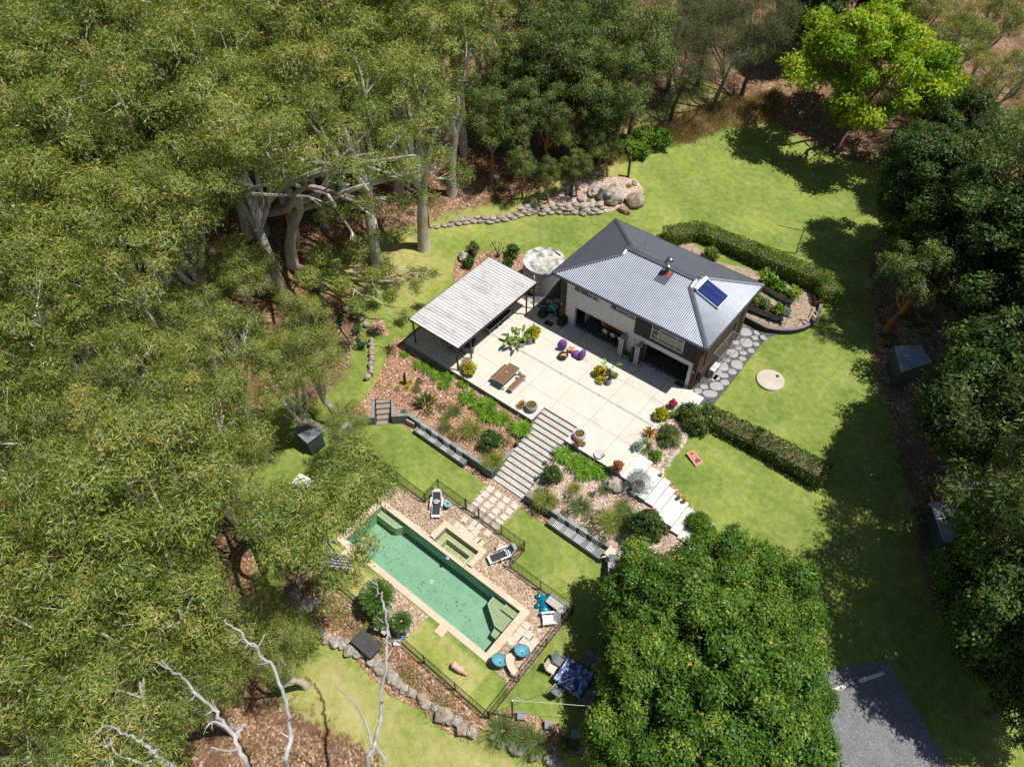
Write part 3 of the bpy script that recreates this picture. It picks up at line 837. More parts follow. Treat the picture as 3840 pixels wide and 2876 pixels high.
R, TRD = .15, .3873
t_ = thing('garden_stairs', 'wide concrete garden stairs with dark risers from the patio to the lawn', 'stairs', (-18.05, 21.7, -2.4))
for i in range(15):
    v1 = 27.51 - TRD * i; z = -R * (i + 1)
    mb = MB(); mb.box(-1.45 + .004, 1.45 - .004 - (.33 if i > 11 else 0) * 0, v1 - TRD - 21.7, v1 - 21.7 - (.001 if i else 0), -.3, z + 2.4, 0)
    mb.mi[1] = 0
    mb.box(-1.44, 1.44, v1 - 21.7 - .004, v1 - 21.7 - .0005, z + 2.4 + .004, z + 2.4 + R - .03, 1)
    mb.build('step', [M['steps'], M['grey_conc']], t_)

def wall(name, label, poly, z0, z1, cap=.0, mats=('bluewall', 'capped'), cat='wall', th=.08):
    t = thing(name, label, cat, (poly[0][0], poly[0][1], z0))
    lp = [(p[0] - poly[0][0], p[1] - poly[0][1]) for p in poly]
    mb = MB(); mb.prism(lp, -.3, z1 - z0 - th); mb.build('wall_body', M[mats[0]], t)
    mb = MB(); mb.prism(lp, z1 - z0 - th + .001, z1 - z0); mb.build('wall_cap', M[mats[1]], t)
    return t
def ribbon(pts, w):
    """outline of a band of width w to the left of the polyline"""
    L = []
    for i, p in enumerate(pts):
        a = Vector(pts[max(i - 1, 0)]); b = Vector(pts[min(i + 1, len(pts) - 1)]); d = (b - a).normalized()
        k = 1.0
        if 0 < i < len(pts) - 1:
            d1 = (Vector(p) - a).normalized(); k = 1 / max(.5, d.dot(d1))
        L.append((p[0] - d.y * w * k, p[1] + d.x * w * k))
    return list(pts) + L[::-1]
wall('retaining_wall', 'blue grey block retaining wall behind the striped bench left of the stairs', ribbon([(-28.46, 20.85), (-27.56, 21.68), (-19.56, 21.68)], .24), -2.4, -1.5)
wall('retaining_wall', 'blue grey block wall flanking the left foot of the wide garden stairs', [(-19.74, 21.93), (-19.51, 21.93), (-19.51, 24.3), (-19.74, 24.3)], -2.4, -1.497)
wall('retaining_wall', 'blue grey block wall flanking the right foot of the wide garden stairs', [(-16.59, 21.90), (-16.36, 21.90), (-16.36, 24.3), (-16.59, 24.3)], -2.4, -1.497)
wall('retaining_wall', 'blue grey block retaining wall behind the bench right of the stairs', ribbon([(-16.6, 21.64), (-10.06, 21.88)], .24), -2.4, -1.5)
wall('retaining_wall', 'short blue grey block wall left of the timber steps, running under the gum branches', ribbon([(-30.35, 16.9), (-30.3, 19.15), (-29.38, 20.02)], .24), -2.4, -1.5)
wall('step_side_wall', 'thin blue grey side wall right of the timber steps', ribbon([(-28.46, 20.86), (-29.72, 22.08)], -.18), -2.4, -1.502)
wall('step_side_wall', 'thin blue grey side wall left of the timber steps', ribbon([(-29.38, 20.03), (-30.66, 21.3)], .18), -2.4, -1.502)
t_ = thing('timber_steps', 'weathered timber sleeper steps between two blue grey walls', 'steps', (-28.9, 20.4, -2.4), math.radians(135))
for i in range(5):
    mb = MB(); mb.box(.02 + i * .37, .40 + i * .37, -.52, .52, -.2, .06 + i * .19)
    mb.build('sleeper', M['sleeper'], t_)
for nm, lab, P in (('stone_bench', 'long dark stone bench with four striped towels left of the stairs', [(-26.62, 21.2), (-21.72, 21.16), (-21.72, 21.66), (-26.6, 21.66)]),
                   ('stone_bench', 'long dark stone bench with striped towels right of the stairs, ending at the cushions', [(-14.36, 21.1), (-10.02, 21.06), (-9.98, 21.86), (-12, 21.8), (-14.36, 21.70)])):
    t_ = thing(nm, lab, 'bench', (P[0][0], P[0][1], -2.4))
    lp = [(p[0] - P[0][0], p[1] - P[0][1]) for p in P]
    mb = MB(); mb.prism(lp, -.2, .38); mb.build('bench_base', M['bluewall'], t_)
    mb = MB(); mb.prism(lp, .381, .45); mb.build('bench_top', M['grey_conc'], t_)
# right hand landings
t_ = thing('landing_steps', 'pale concrete landing steps going down to the right of the patio', 'steps', (-10, 26.5, -.84))
LS = [(-12.04, -10.93, 25.98, 28.25, -.02), (-10.93, -9.85, 25.45, 28.0, -.17), (-9.85, -9.25, 25.5, 27.85, -.34), (-9.25, -8.7, 25.45, 27.6, -.5), (-8.7, -7.55, 25.15, 27.35, -.67), (-7.55, -6.95, 25.0, 27.2, -.84), (-6.95, -6.3, 24.9, 27.0, -1.0), (-6.3, -5.6, 24.7, 26.8, -1.17), (-5.6, -4.9, 24.5, 26.6, -1.34)]
for x0, x1, y0, y1, z in LS:
    mb = MB(); mb.box(x0 + 10, x1 + 10 - .003, y0 - 26.5, y1 - 26.5, z - .9 + .84, z + .84, 1); mb.mi[1] = 0
    mb.build('landing', [M['white_slab'], M['grey_conc']], t_)
# path pavers
PV = []
for i, px in enumerate([(1826, 1824), (1800, 1850), (1773, 1877), (1747, 1906), (1857, 1848), (1830, 1872), (1804, 1903), (1777, 1930), (1888, 1873), (1862, 1897), (1836, 1926), (1808, 1955), (1920, 1898), (1893, 1922), (1866, 1950), (1838, 1980)]):
    pass
NAMES_R = ['nearest the stairs', 'second from the stairs', 'third from the stairs', 'fourth from the stairs', 'under the fence line']
NAMES_C = ['in the left row', 'in the second row from the left', 'in the third row from the left', 'in the right row']
pav = None
for r in range(5):
    for c in range(4):
        u = -19.14 + c * .72 + .0; v = 21.0 - r * .56
        if r == 4:
            v = 18.92
        mb = MB(); s = .23
        mb.box(-s, s, -s * .93, s * .93, -.05, .035)
        o = mb.build('paving_stone', M['pavlite'], None, (u, v, -2.4), RNG.uniform(-.05, .05))
        tag(o, 'square pale paver %s of the gravel path, %s' % (NAMES_C[c], NAMES_R[r]), 'paver', 'square pavers on the gravel path')
spav = [(1743, 1946), (1715, 1967), (1735, 1983), (1751, 1999), (1770, 2012), (1788, 2025), (1805, 2034), (1768, 1976), (1783, 1993), (1782, 1960), (1797, 1972), (1830, 1996)]
for i, (px, py) in enumerate(spav):
    p = at(px, py, -2.37)
    mb = MB(); s = .2 + .015 * (i % 3)
    mb.box(-s, s, -s, s, -.04, .03)
    tag(mb.build('sandstone_paver', M['sandpav'], None, (p.x, p.y, -2.4), RNG.uniform(-.06, .06)), 'sandstone paver, %s of the loose row behind the spa' % ['first', 'second', 'third', 'fourth', 'fifth', 'sixth', 'seventh', 'eighth', 'ninth', 'tenth', 'eleventh', 'last'][i], 'paver', 'sandstone pavers behind the spa')
spav = [(1973, 2345), (1957, 2363), (1942, 2386), (1919, 2402), (1985, 2381), (1962, 2404), (2003, 2403), (1986, 2425)]
for i, (px, py) in enumerate(spav):
    p = at(px, py, -2.37)
    mb = MB(); s = .25
    mb.box(-s, s, -s * .85, s * .85, -.04, .03)
    tag(mb.build('sandstone_paver', M['sandpav'], None, (p.x, p.y, -2.4), RNG.uniform(-.06, .06)), 'sandstone paver by the pool corner near the aqua chairs, %s from the white chair' % ['first', 'second', 'third', 'fourth', 'fifth', 'sixth', 'seventh', 'eighth'][i], 'paver', 'sandstone pavers near the aqua chairs')
# stepping stones: photo pixel outline centre, half sizes
ST = [(2796, 1248, .58, .42), (2840, 1250, .34, .26), (2832, 1269, .32, .25), (2864, 1267, .34, .27), (2798, 1287, .52, .5), (2835, 1292, .28, .24), (2759, 1287, .33, .24), (2769, 1307, .3, .2), (2746, 1327, .5, .44), (2786, 1325, .33, .22), (2816, 1317, .3, .25),
      (2784, 1347, .3, .24), (2724, 1352, .34, .22), (2763, 1369, .52, .46), (2709, 1376, .52, .48), (2746, 1396, .34, .28), (2715, 1410, .36, .26), (2685, 1417, .32, .28), (2718, 1436, .36, .27), (2687, 1450, .56, .42), (2640, 1452, .34, .24), (2618, 1468, .34, .25), (2662, 1478, .6, .36)]
for i, (px, py, a, b) in enumerate(ST):
    p = g(px, py)
    poly = []
    for k in range(14):
        an = 2 * PI * k / 14
        rr = 1 + .16 * mnoise.noise(Vector((math.cos(an) * 1.4 + i * 5, math.sin(an) * 1.4, i)))
        q = .8
        cx = math.copysign(abs(math.cos(an)) ** q, math.cos(an)); sx = math.copysign(abs(math.sin(an)) ** q, math.sin(an))
        poly.append((a * .86 * rr * cx, b * 1.0 * rr * sx))
    mb = MB(); mb.prism(poly, -.05, .06)
    big = 'large' if a > .45 else 'small'
    tag(mb.build('stepping_stone', M['stone_step'], None, (p.x, p.y, p.z), .65), '%s pale stepping stone beside the brown house wall, number %d from the vegetable garden' % (big, i + 1), 'stepping stone', 'stepping stones along the house side')
for i, (px, py, a, b) in enumerate([(1985, 1126, .3, .28), (2010, 1142, .28, .2), (2060, 1131, .32, .26), (2090, 1127, .33, .26), (2078, 1148, .32, .26), (2045, 1158, .55, .45)]):
    p = at(px, py, -.05)
    mb = MB(); mb.prism([(a * math.cos(k * .45) * (1 + .1 * math.sin(k * 2 + i)), b * math.sin(k * .45) * (1 + .1 * math.cos(k * 3 + i))) for k in range(14)], -.05, .05)
    tag(mb.build('stepping_stone', M['stone_step'], None, (p.x, p.y, -.1), .6), 'round stepping stone between the concrete tank and the house corner, number %d from the pergola' % (i + 1), 'stepping stone', 'stepping stones by the tank')

# ---------------------------------------------------------------- house
HX0, HX1, HY0, HY1 = -24.1, -12.15, 35.62, 43.1
house = thing('house', 'two storey house with blue grey corrugated hip roof, white brick and charcoal front', 'house', (HX0, HY0, 0))
LX = lambda u: u - HX0
LY = lambda v: v - HY0
holes = [(-22.8, -18.0, 0, 2.1), (-16.78, -12.75, 0, 2.1), (-22.96, -20.74, 3.7, 4.6), (-19.7, -17.55, 3.7, 4.6), (-16.12, -13.5, 2.95, 4.6)]
def holed(x0, x1, z0, z1, y0, y1, hs, mb, mi=0):
    xs = sorted({x0, x1} | {min(max(h[k], x0), x1) for h in hs for k in (0, 1)})
    zs = sorted({z0, z1} | {min(max(h[k], z0), z1) for h in hs for k in (2, 3)})
    for i in range(len(xs) - 1):
        for j in range(len(zs) - 1):
            cx, cz = (xs[i] + xs[i + 1]) / 2, (zs[j] + zs[j + 1]) / 2
            if any(h[0] < cx < h[1] and h[2] < cz < h[3] for h in hs):
                continue
            mb.box(LX(xs[i]), LX(xs[i + 1]), LY(y0), LY(y1), zs[j], zs[j + 1], mi)
mb = MB(); holed(-23.62, -12.5, 0, 4.72, 35.62, 35.86, holes, mb); mb.build('front_wall', M['whitebrick'], house)
mb = MB(); holed(-17.5, -12.5, 2.48, 4.72, 35.57, 35.617, holes, mb); mb.build('charcoal_panel', M['darkrender'], house)
mb = MB()
mb.box(LX(-24.1), LX(-23.622), LY(35.5), LY(35.9), -.3, 4.72); mb.box(LX(-12.498), LX(-12.15), LY(35.5), LY(35.9), -.3, 4.72)
mb.box(LX(-24.1), LX(-23.86), LY(35.9), LY(43.1), -.3, 4.72); mb.box(LX(-12.39), LX(-12.15), LY(35.9), LY(43.1), -.3, 4.72); mb.box(LX(-23.86), LX(-12.39), LY(42.86), LY(43.1), -.3, 4.72)
mb.build('brick_wall', M['brownbrick'], house)
mb = MB(); mb.box(LX(-23.86), LX(-12.39), LY(35.87), LY(42.86), -.2, .012); mb.build('tile_floor', M['tilefloor'], house)
mb = MB(); mb.box(LX(-23.86), LX(-12.39), LY(35.87), LY(42.86), 2.4, 2.6); mb.box(LX(-17.6), LX(-17.4), LY(35.87), LY(42.8), .012, 2.4); mb.box(LX(-23.855), LX(-23.8), LY(35.9), LY(42.8), .012, 2.4)
mb.box(LX(-22.4), LX(-22.3), LY(36.6), LY(38.2), .012, 2.4)
mb.build('inner_wall', M['inner'], house)
# windows
def window(x0, x1, z0, z1, mull, trans, yy):
    mb = MB(); w = .055
    y0, y1 = LY(yy) - .03, LY(yy) + .06
    mb.box(LX(x0), LX(x0) + w, y0, y1, z0, z1); mb.box(LX(x1) - w, LX(x1), y0, y1, z0, z1)
    mb.box(LX(x0) + w, LX(x1) - w, y0, y1, z0, z0 + w); mb.box(LX(x0) + w, LX(x1) - w, y0, y1, z1 - w, z1)
    for q in mull:
        x = LX(x0 + (x1 - x0) * q); mb.box(x - .025, x + .025, y0 + .005, y1 - .005, z0 + w, z1 - w)
    for q in trans:
        z = z0 + (z1 - z0) * q; mb.box(LX(x0) + w, LX(x1) - w, y0 + .008, y1 - .008, z - .025, z + .025)
    fr = mb.build('window', M['alu'], house)
    mb = MB(); mb.add([(LX(x0) + w, y1 - .03, z0 + w), (LX(x1) - w, y1 - .03, z0 + w), (LX(x1) - w, y1 - .03, z1 - w), (LX(x0) + w, y1 - .03, z1 - w)], [(0, 1, 2, 3)])
    mb.build('pane', M['glass'], fr)
    mb = MB(); mb.box(LX(x0 + (x1 - x0) * .27), LX(x0 + (x1 - x0) * .72), y1 - .028, y1 - .02, z0 + w, z1 - w)
    mb.build('blind', M['blind'], fr)
    mb = MB(); mb.box(LX(x0) - .05, LX(x1) + .05, y0 - .05, y0 - .002, z0 - .05, z0 - .002); mb.build('sill', M['alu'], fr)
window(-22.96, -20.74, 3.7, 4.6, (.25, .75), (), 35.62)
window(-19.7, -17.55, 3.7, 4.6, (.25, .75), (), 35.62)
window(-16.12, -13.5, 2.95, 4.6, (.24, .77), (.5,), 35.57)
for x0, x1 in ((-22.8, -18.0), (-16.78, -12.75)):
    mb = MB()
    mb.box(LX(x0), LX(x0) + .06, LY(35.60), LY(35.87), 0, 2.1); mb.box(LX(x1) - .06, LX(x1), LY(35.60), LY(35.87), 0, 2.1); mb.box(LX(x0) + .06, LX(x1) - .06, LY(35.60), LY(35.87), 2.03, 2.1)
    fr = mb.build('door_frame', M['alu'], house)
    mb = MB()
    for k in range(4):
        mb.box(LX(x0) + .06, LX(x1) - .06, LY(35.60) + .015 + .06 * k, LY(35.60) + .04 + .06 * k, .013, .03)
    mb.build('door_track', M['greyalu'], fr)
def stack(xc, n, lab):
    for k in range(n):
        x = xc + (k - (n - 1) / 2) * .1
        mb = MB(); w, y0, y1, z0, z1 = .06, LY(34.95), LY(36.02), .03, 2.02
        mb.box(LX(x) - .02, LX(x) + .02, y0, y0 + w, z0, z1); mb.box(LX(x) - .02, LX(x) + .02, y1 - w, y1, z0, z1)
        mb.box(LX(x) - .02, LX(x) + .02, y0 + w, y1 - w, z0, z0 + w); mb.box(LX(x) - .02, LX(x) + .02, y0 + w, y1 - w, z1 - w, z1)
        fr = mb.build('folding_door', M['alu'], house)
        mb = MB(); mb.box(LX(x) - .006, LX(x) + .006, y0 + w, y1 - w, z0 + w, z1 - w); mb.build('pane', M['glass'], fr)
stack(-18.08, 4, 0); stack(-16.68, 4, 0)
for u, v in ((-17.31, 35.6), (-23.85, 35.48), (-12.34, 35.48)):
    mb = MB(); mb.lathe([(.0, -.1), (.045, -.1), (.05, .1), (0, .1)], 10, (LX(u), LY(v) - .06, 1.85)); mb.box(LX(u) - .02, LX(u) + .02, LY(v) - .05, LY(v), 1.82, 1.88)
    mb.build('wall_lamp', M['greyalu'], house)
# roof
RX0, RX1, RY0, RY1, RZ = -24.65, -11.72, 35.12, 43.6, 4.8
PT = .338; RYM = (RY0 + RY1) / 2; RIDGE = RZ + PT * (RYM - RY0); GX0, GX1 = -21.0, -15.25
def corr(a0, a1, b0, bmax, pos, mb, period=.152, amp=.021):
    """corrugated sheet: a runs along the eave, b up the slope"""
    n = int((a1 - a0) / (period / 6))
    prev = None
    for i in range(n + 1):
        a = a0 + (a1 - a0) * i / n
        bm = bmax(a)
        h = amp * math.sin(2 * PI * (a - a0) / period)
        cur = (pos(a, b0, h), pos(a, b0 + max(bm, .001), h))
        if prev:
            mb.add([prev[0], cur[0], cur[1], prev[1]], [(0, 1, 2, 3)], 0, True)
        prev = cur
mb = MB()
half = RYM - RY0
fmax = lambda u: min(u - RX0, RX1 - u, half) if not GX0 < u < GX1 else half
corr(RX0, RX1, 0, fmax, lambda a, b, h: (LX(a), LY(RY0 + b), RZ + PT * b + h), mb)
corr(RX0, RX1, 0, fmax, lambda a, b, h: (LX(a), LY(RY1 - b), RZ + PT * b + h), mb)
smax = lambda lim: (lambda v: min(v - RY0, RY1 - v, lim))
corr(RY0, RY1, 0, smax(RX1 - GX1), lambda a, b, h: (LX(RX1 - b), LY(a), RZ + PT * b + h), mb)
corr(RY0, RY1, 0, smax(GX0 - RX0), lambda a, b, h: (LX(RX0 + b), LY(a), RZ + PT * b + h), mb)
roof = mb.build('roof', M['roof'], house, angle=3.0)
mb = MB()
def cap(a, b, w=.24):
    a, b = Vector(a), Vector(b); d = (b - a).normalized(); s = d.cross(Vector((0, 0, 1))).normalized()
    up = Vector((0, 0, .055)); dn = Vector((0, 0, -.01))
    vs = [a + s * w / 2 + dn, a + up, a - s * w / 2 + dn, b + s * w / 2 + dn, b + up, b - s * w / 2 + dn]
    mb.add(vs, [(0, 3, 4, 1), (1, 4, 5, 2), (0, 1, 2), (5, 4, 3)])
for sx, gx_ in ((RX0, GX0), (RX1, GX1)):
    d = abs(gx_ - sx)
    for sy in (RY0, RY1):
        yy = sy + (d if sy == RY0 else -d)
        cap((LX(sx), LY(sy), RZ + .03), (LX(gx_), LY(yy), RZ + PT * d + .03), .34)
        cap((LX(gx_), LY(yy), RZ + PT * d + .03), (LX(gx_), LY(RYM), RIDGE + .04), .3)
cap((LX(GX0 - .05), LY(RYM), RIDGE + .035), (LX(GX1 + .05), LY(RYM), RIDGE + .035), .4)
for gx_ in (GX0, GX1):
    d = abs(gx_ - (RX0 if gx_ == GX0 else RX1))
    mb.add([(LX(gx_), LY(RY0 + d), RZ + PT * d), (LX(gx_), LY(RY1 - d), RZ + PT * d), (LX(gx_), LY(RYM), RIDGE)], [(0, 1, 2)])
mb.build('ridge_cap', M['roofcap'], roof)
mb = MB()
for x0, x1, y0, y1 in ((RX0 - .1, RX1 + .1, RY0 - .11, RY0 + .02), (RX0 - .1, RX1 + .1, RY1 - .02, RY1 + .11), (RX0 - .11, RX0 + .02, RY0 + .02, RY1 - .02), (RX1 - .02, RX1 + .11, RY0 + .02, RY1 - .02)):
    mb.box(LX(x0), LX(x1), LY(y0), LY(y1), RZ - .16, RZ - .03)
mb.build('gutter', M['gutter'], roof)
mb = MB(); mb.box(LX(RX0 + .03), LX(RX1 - .03), LY(RY0 + .03), LY(RY1 - .03), RZ - .12, RZ - .07); mb.build('eave_lining', M['gutter'], roof)
fx, fy = -17.3, 38.85
fz = RZ + PT * (fy - RY0)
mb = MB()
mb.lathe([(.15, -.1), (.15, .62), (.17, .63), (.17, .7), (.24, .71), (.24, .74), (.06, .86), (0, .86)], 18, (LX(fx), LY(fy), fz)); mb.build('flue', M['flue'], roof)
mb = MB(); mb.obox((LX(fx), LY(fy), fz + .03), (.5, .5, .03), 0, 0, Matrix.Rotation(math.atan(PT), 4, 'X')); mb.lathe([(.2, 0), (.17, .12)], 16, (LX(fx), LY(fy), fz + .03)); mb.build('flue_flashing', M['orangeflue'], roof)
mb = MB(); mb.obox((LX(fx), LY(fy) + .0, fz + .012 + 0), (.95, 1.9, .02), 0, 0, Matrix.Rotation(math.atan(PT), 4, 'X')); mb.build('flashing_sheet', M['roofcap'], roof)
mb = MB(); mb.lathe([(.16, 0), (.16, .14), (.2, .16), (.27, .26), (.29, .36), (.24, .5), (.1, .58), (0, .59)], 20, (LX(-17.75), LY(40.0), RZ + PT * (RY1 - 40.0) - .02)); mb.build('roof_ventilator', M['flue'], roof)
# services on the right wall
for v, h_ in ((36.6, 4.6), (42.2, 4.6), (41.2, 2.6)):
    mb = MB(); mb.tube([(LX(-12.08), LY(v), -.1), (LX(-12.08), LY(v), h_)], .05, 8); mb.build('downpipe', M['flue'], house)
mb = MB(); mb.box(LX(-12.14), LX(-11.85), LY(35.75), LY(36.45), .95, 1.75); mb.build('meter_box', M['totem'], house)
# TV antenna
t_ = thing('tv_antenna', 'tv antenna on a thin mast on the dark back slope of the roof', 'antenna', (-19.9, 40.0, RZ + PT * (RY1 - 40.0)))
mb = MB(); mb.tube([(0, 0, 0), (0, 0, 1.75)], .02, 6); mb.tube([(.55, -.25, .1), (0, 0, .9)], .01, 5); mb.tube([(-.5, -.3, .1), (0, 0, .9)], .01, 5); mb.build('mast', M['greyalu'], t_)
mb = MB(); mb.tube([(0, -.5, 1.7), (0, .6, 1.7)], .014, 6)
for k in range(6):
    w = .55 - .05 * k; mb.tube([(-w, -.45 + .2 * k, 1.71), (w, -.45 + .2 * k, 1.71)], .012, 5)
mb.build('array', M['steel'], t_)
# solar hot water
sx, sy = -14.0, 39.4
sl = Matrix.Rotation(math.atan(PT), 4, 'Y')
t_ = thing('solar_water_heater', 'blue evacuated tube solar panel with white header on the right roof slope', 'solar panel', (sx + .1, sy, RZ + PT * (RX1 - sx - .1) + .1))
t_.rotation_euler = (0, math.atan(PT), 0)
mb = MB(); mb.obox((-1.0, 0, .1), (.26, 1.62, .2)); mb.build('header', M['white'], t_)
mb = MB()
for k in range(18):
    y = -.72 + k * .0847
    mb.tube([(-.88, y, .08), (1.0, y, .08)], .03, 8)
mb.build('glass_tubes', M['tubes'], t_)['kind'] = 'stuff'
mb = MB(); mb.obox((.06, -.8, .05), (2.0, .05, .05)); mb.obox((.06, .8, .05), (2.0, .05, .05)); mb.obox((1.03, 0, .06), (.06, 1.65, .08)); mb.obox((.1, 0, .01), (.05, 1.6, .03)); mb.build('frame', M['alu'], t_)
# air conditioner
t_ = thing('air_conditioner', 'white outdoor air conditioner unit on a small pad by the brown house wall', 'air conditioner', (-11.72, 37.95, -.12))
mb = MB(); mb.box(-.5, .42, -.62, .62, 0, .06); mb.build('pad', M['stone_step'], t_)
mb = MB(); mb.box(-.2, .2, -.48, .48, .1, .85); mb.box(-.15, -.05, -.3, .3, .06, .1); mb.build('cabinet', M['white'], t_)
mb = MB(); mb.lathe([(.28, 0), (.28, .02)], 24, (0, 0, 0)); o = mb.build('fan_grille', M['greyalu'], t_); o.location = (.2, .08, .5); o.rotation_euler = (0, PI / 2, 0)
mb = MB(); 
for k in range(10):
    mb.box(-.14, .14, -.485, -.481, .2 + k * .055, .23 + k * .055)
mb.build('side_vent', M['gutter'], t_)
# clothes racks
for i, v in enumerate((38.75, 40.35)):
    t_ = thing('wall_clothesline', 'fold down wall clothesline rack, %s along the brown house wall' % ('nearer the air conditioner' if i == 0 else 'farther from the air conditioner'), 'clothesline', (-12.13, v, 1.75), 0, 'clothesline racks on the side wall')
    mb = MB(); mb.box(0, .05, -.72, .72, -.03, .03); mb.box(.05, 1.15, -.72, -.68, -.02, .02); mb.box(.05, 1.15, .68, .72, -.02, .02); mb.box(1.11, 1.15, -.68, .68, -.02, .02); mb.build('frame', M['steel'], t_)
    mb = MB()
    for k in range(6):
        mb.tube([(.2 + k * .16, -.68, .01), (.2 + k * .16, .68, .01)], .008, 5)
    mb.build('line', M['steel'], t_)

# ---------------------------------------------------------------- pool and spa
pool = thing('swimming_pool', 'long rectangular green swimming pool with sandstone coping', 'pool', (-24.0, 12.1, -2.4))
PX, PY = 12.0, 3.25
D = -1.35
mb = MB()
mb.add([(0, 0, D), (PX, 0, D), (PX, PY, D), (0, PY, D), (0, 0, -.02), (PX, 0, -.02), (PX, PY, -.02), (0, PY, -.02)], [(0, 1, 2, 3), (0, 4, 5, 1), (1, 5, 6, 2), (2, 6, 7, 3), (3, 7, 4, 0)])
mb.build('pool_shell', M['poolfloor'], pool)
mb = MB(); mb.add([(0, 0, -.13), (PX, 0, -.13), (PX, PY, -.13), (0, PY, -.13)], [(0, 1, 2, 3)]); mb.build('water', M['water'], pool)
seat1 = [(.0, 3.25), (.0, 2.78), (1.7, 2.78), (2.0, 3.25)]
mb = MB(); mb.prism([(.02, 3.24), (.02, 2.72), (1.75, 2.72), (2.15, 3.24)], D, -.42); mb.build('pool_seat', M['spafloor'], pool)
mb = MB(); mb.prism([(.02, 2.72), (1.75, 2.72), (2.15, 3.24), (2.07, 3.24), (1.71, 2.79), (.02, 2.79)], -.42, -.415); mb.build('tile_edge', M['tileedge'], pool)
for (poly, z) in (([(11.98, 3.24), (9.9, 3.24), (9.95, 2.55), (11.2, 1.75), (11.98, 1.75)], -.5), ([(11.98, 3.24), (10.9, 3.24), (10.9, 2.75), (11.98, 2.75)], -.3), ([(11.98, 1.75), (11.2, 1.75), (11.3, 1.25), (11.98, 1.25)], -.75)):
    mb = MB(); mb.prism(poly, D, z); o = mb.build('pool_step', M['spafloor'], pool)
    ip = [(p[0] * .93 + (sum(q[0] for q in poly) / len(poly)) * .07, p[1] * .93 + (sum(q[1] for q in poly) / len(poly)) * .07) for p in poly]
    mb = MB()
    for k in range(1, len(poly) - 1):
        mb.add([(*poly[k], z + .006), (*poly[k + 1], z + .006), (*ip[k + 1], z + .006), (*ip[k], z + .006)], [(0, 1, 2, 3)])
    mb.build('tile_edge', M['tileedge'], pool)
def slabs(x0, x1, y0, y1, along, n, par, jitter=0):
    for k in range(n):
        mb = MB(); ga = .006
        if along == 'x':
            mb.box(x0 + (x1 - x0) * k / n + ga, x0 + (x1 - x0) * (k + 1) / n - ga, y0, y1, -.09, .06)
        else:
            mb.box(x0, x1, y0 + (y1 - y0) * k / n + ga, y0 + (y1 - y0) * (k + 1) / n - ga, -.09, .06)
        mb.build('coping', M['sand'], par)
slabs(-.5, 12.5, -.42, .0, 'x', 12, pool); slabs(-.5, 4.52, PY, PY + .38, 'x', 5, pool); slabs(4.54, 7.35, PY, PY + .24, 'x', 3, pool); slabs(7.4, 12.5, PY, PY + .38, 'x', 5, pool)
slabs(-.5, .0, .0, PY, 'y', 4, pool); slabs(12.0, 12.5, .0, PY, 'y', 4, pool)
for x0 in (8.75, .55):
    mb = MB(); mb.box(x0, x0 + .62, -.95, -.425, -.09, .058); mb.lathe([(.17, .058), (.17, .07)], 20, (x0 + .31, -.66, 0)); mb.build('skimmer_lid', M['sand'], pool)
lm = plain('pool_light_lens', (.5, .7, .66), .3)
for x, y in ((3.3, PY - .03), (9.0, PY - .03)):
    mb = MB(); mb.lathe([(.14, 0), (.14, .03), (0, .03)], 16); o = mb.build('pool_light', lm, pool); o.location = (x, y + .02, -.55); o.rotation_euler = (PI / 2, 0, 0)
mb = MB(); mb.lathe([(.16, 0), (.16, .015), (.13, .016), (.13, .005)], 20, (5.9, 1.75, D)); mb.build('floor_drain', lm, pool)
mb = MB()
for k in range(150):
    x, y = RNG.uniform(.6, 11.4), RNG.betavariate(2, 2.4) * 2.9 + .15
    if x > 9.8 and y > 1.1: continue
    an = RNG.gauss(.7, .7); l = RNG.uniform(.05, .13)
    mb.obox((x, y, D + .012), (l, .028, .012), an)
dl = mb.build('sunken_leaves', M['debris']); dl.location = (-24.0, 12.1, -2.4)
tag(dl, 'dark sunken leaves scattered over the green pool floor', 'leaves'); struct(dl, 'stuff')
spa = thing('spa', 'small rectangular spa with underwater bench joined to the pool edge', 'spa', (-19.45, 15.6, -2.4))
SX, SY, SD = 2.85, 1.23, -.95
mb = MB(); mb.add([(0, 0, SD), (SX, 0, SD), (SX, SY, SD), (0, SY, SD), (0, 0, -.0), (SX, 0, 0), (SX, SY, -.0), (0, SY, 0)], [(0, 1, 2, 3), (0, 4, 5, 1), (1, 5, 6, 2), (2, 6, 7, 3), (3, 7, 4, 0)]); mb.build('spa_shell', M['spafloor'], spa)
mb = MB(); mb.box(.01, .42, .01, SY - .01, SD, -.42); mb.box(SX - .42, SX - .01, .01, SY - .01, SD, -.42); mb.box(.42, SX - .42, SY - .42, SY - .01, SD, -.42); mb.build('spa_seat', M['spafloor'], spa)
mb = MB(); mb.box(.36, .42, .01, SY - .42, -.42, -.412); mb.box(SX - .42, SX - .36, .01, SY - .42, -.42, -.412); mb.box(.36, SX - .36, SY - .42, SY - .36, -.42, -.412); mb.build('tile_edge', M['tileedge'], spa)
mb = MB(); mb.add([(0, 0, -.1), (SX, 0, -.1), (SX, SY, -.1), (0, SY, -.1)], [(0, 1, 2, 3)]); mb.build('water', M['spawater'], spa)
slabs(-.42, SX + .38, SY, SY + .38, 'x', 4, spa); slabs(-.42, 0, .03, SY, 'y', 2, spa); slabs(SX, SX + .38, .03, SY, 'y', 2, spa)
mb = MB(); mb.box(1.55, 2.1, -.26, -.001, -.1, .02); mb.build('spillway', M['statue'], spa)
mb = MB()
for k in range(26):
    mb.obox((RNG.uniform(.5, SX - .5), RNG.uniform(.05, .75), SD + .012), (RNG.uniform(.06, .13), .025, .01), RNG.uniform(0, 3))
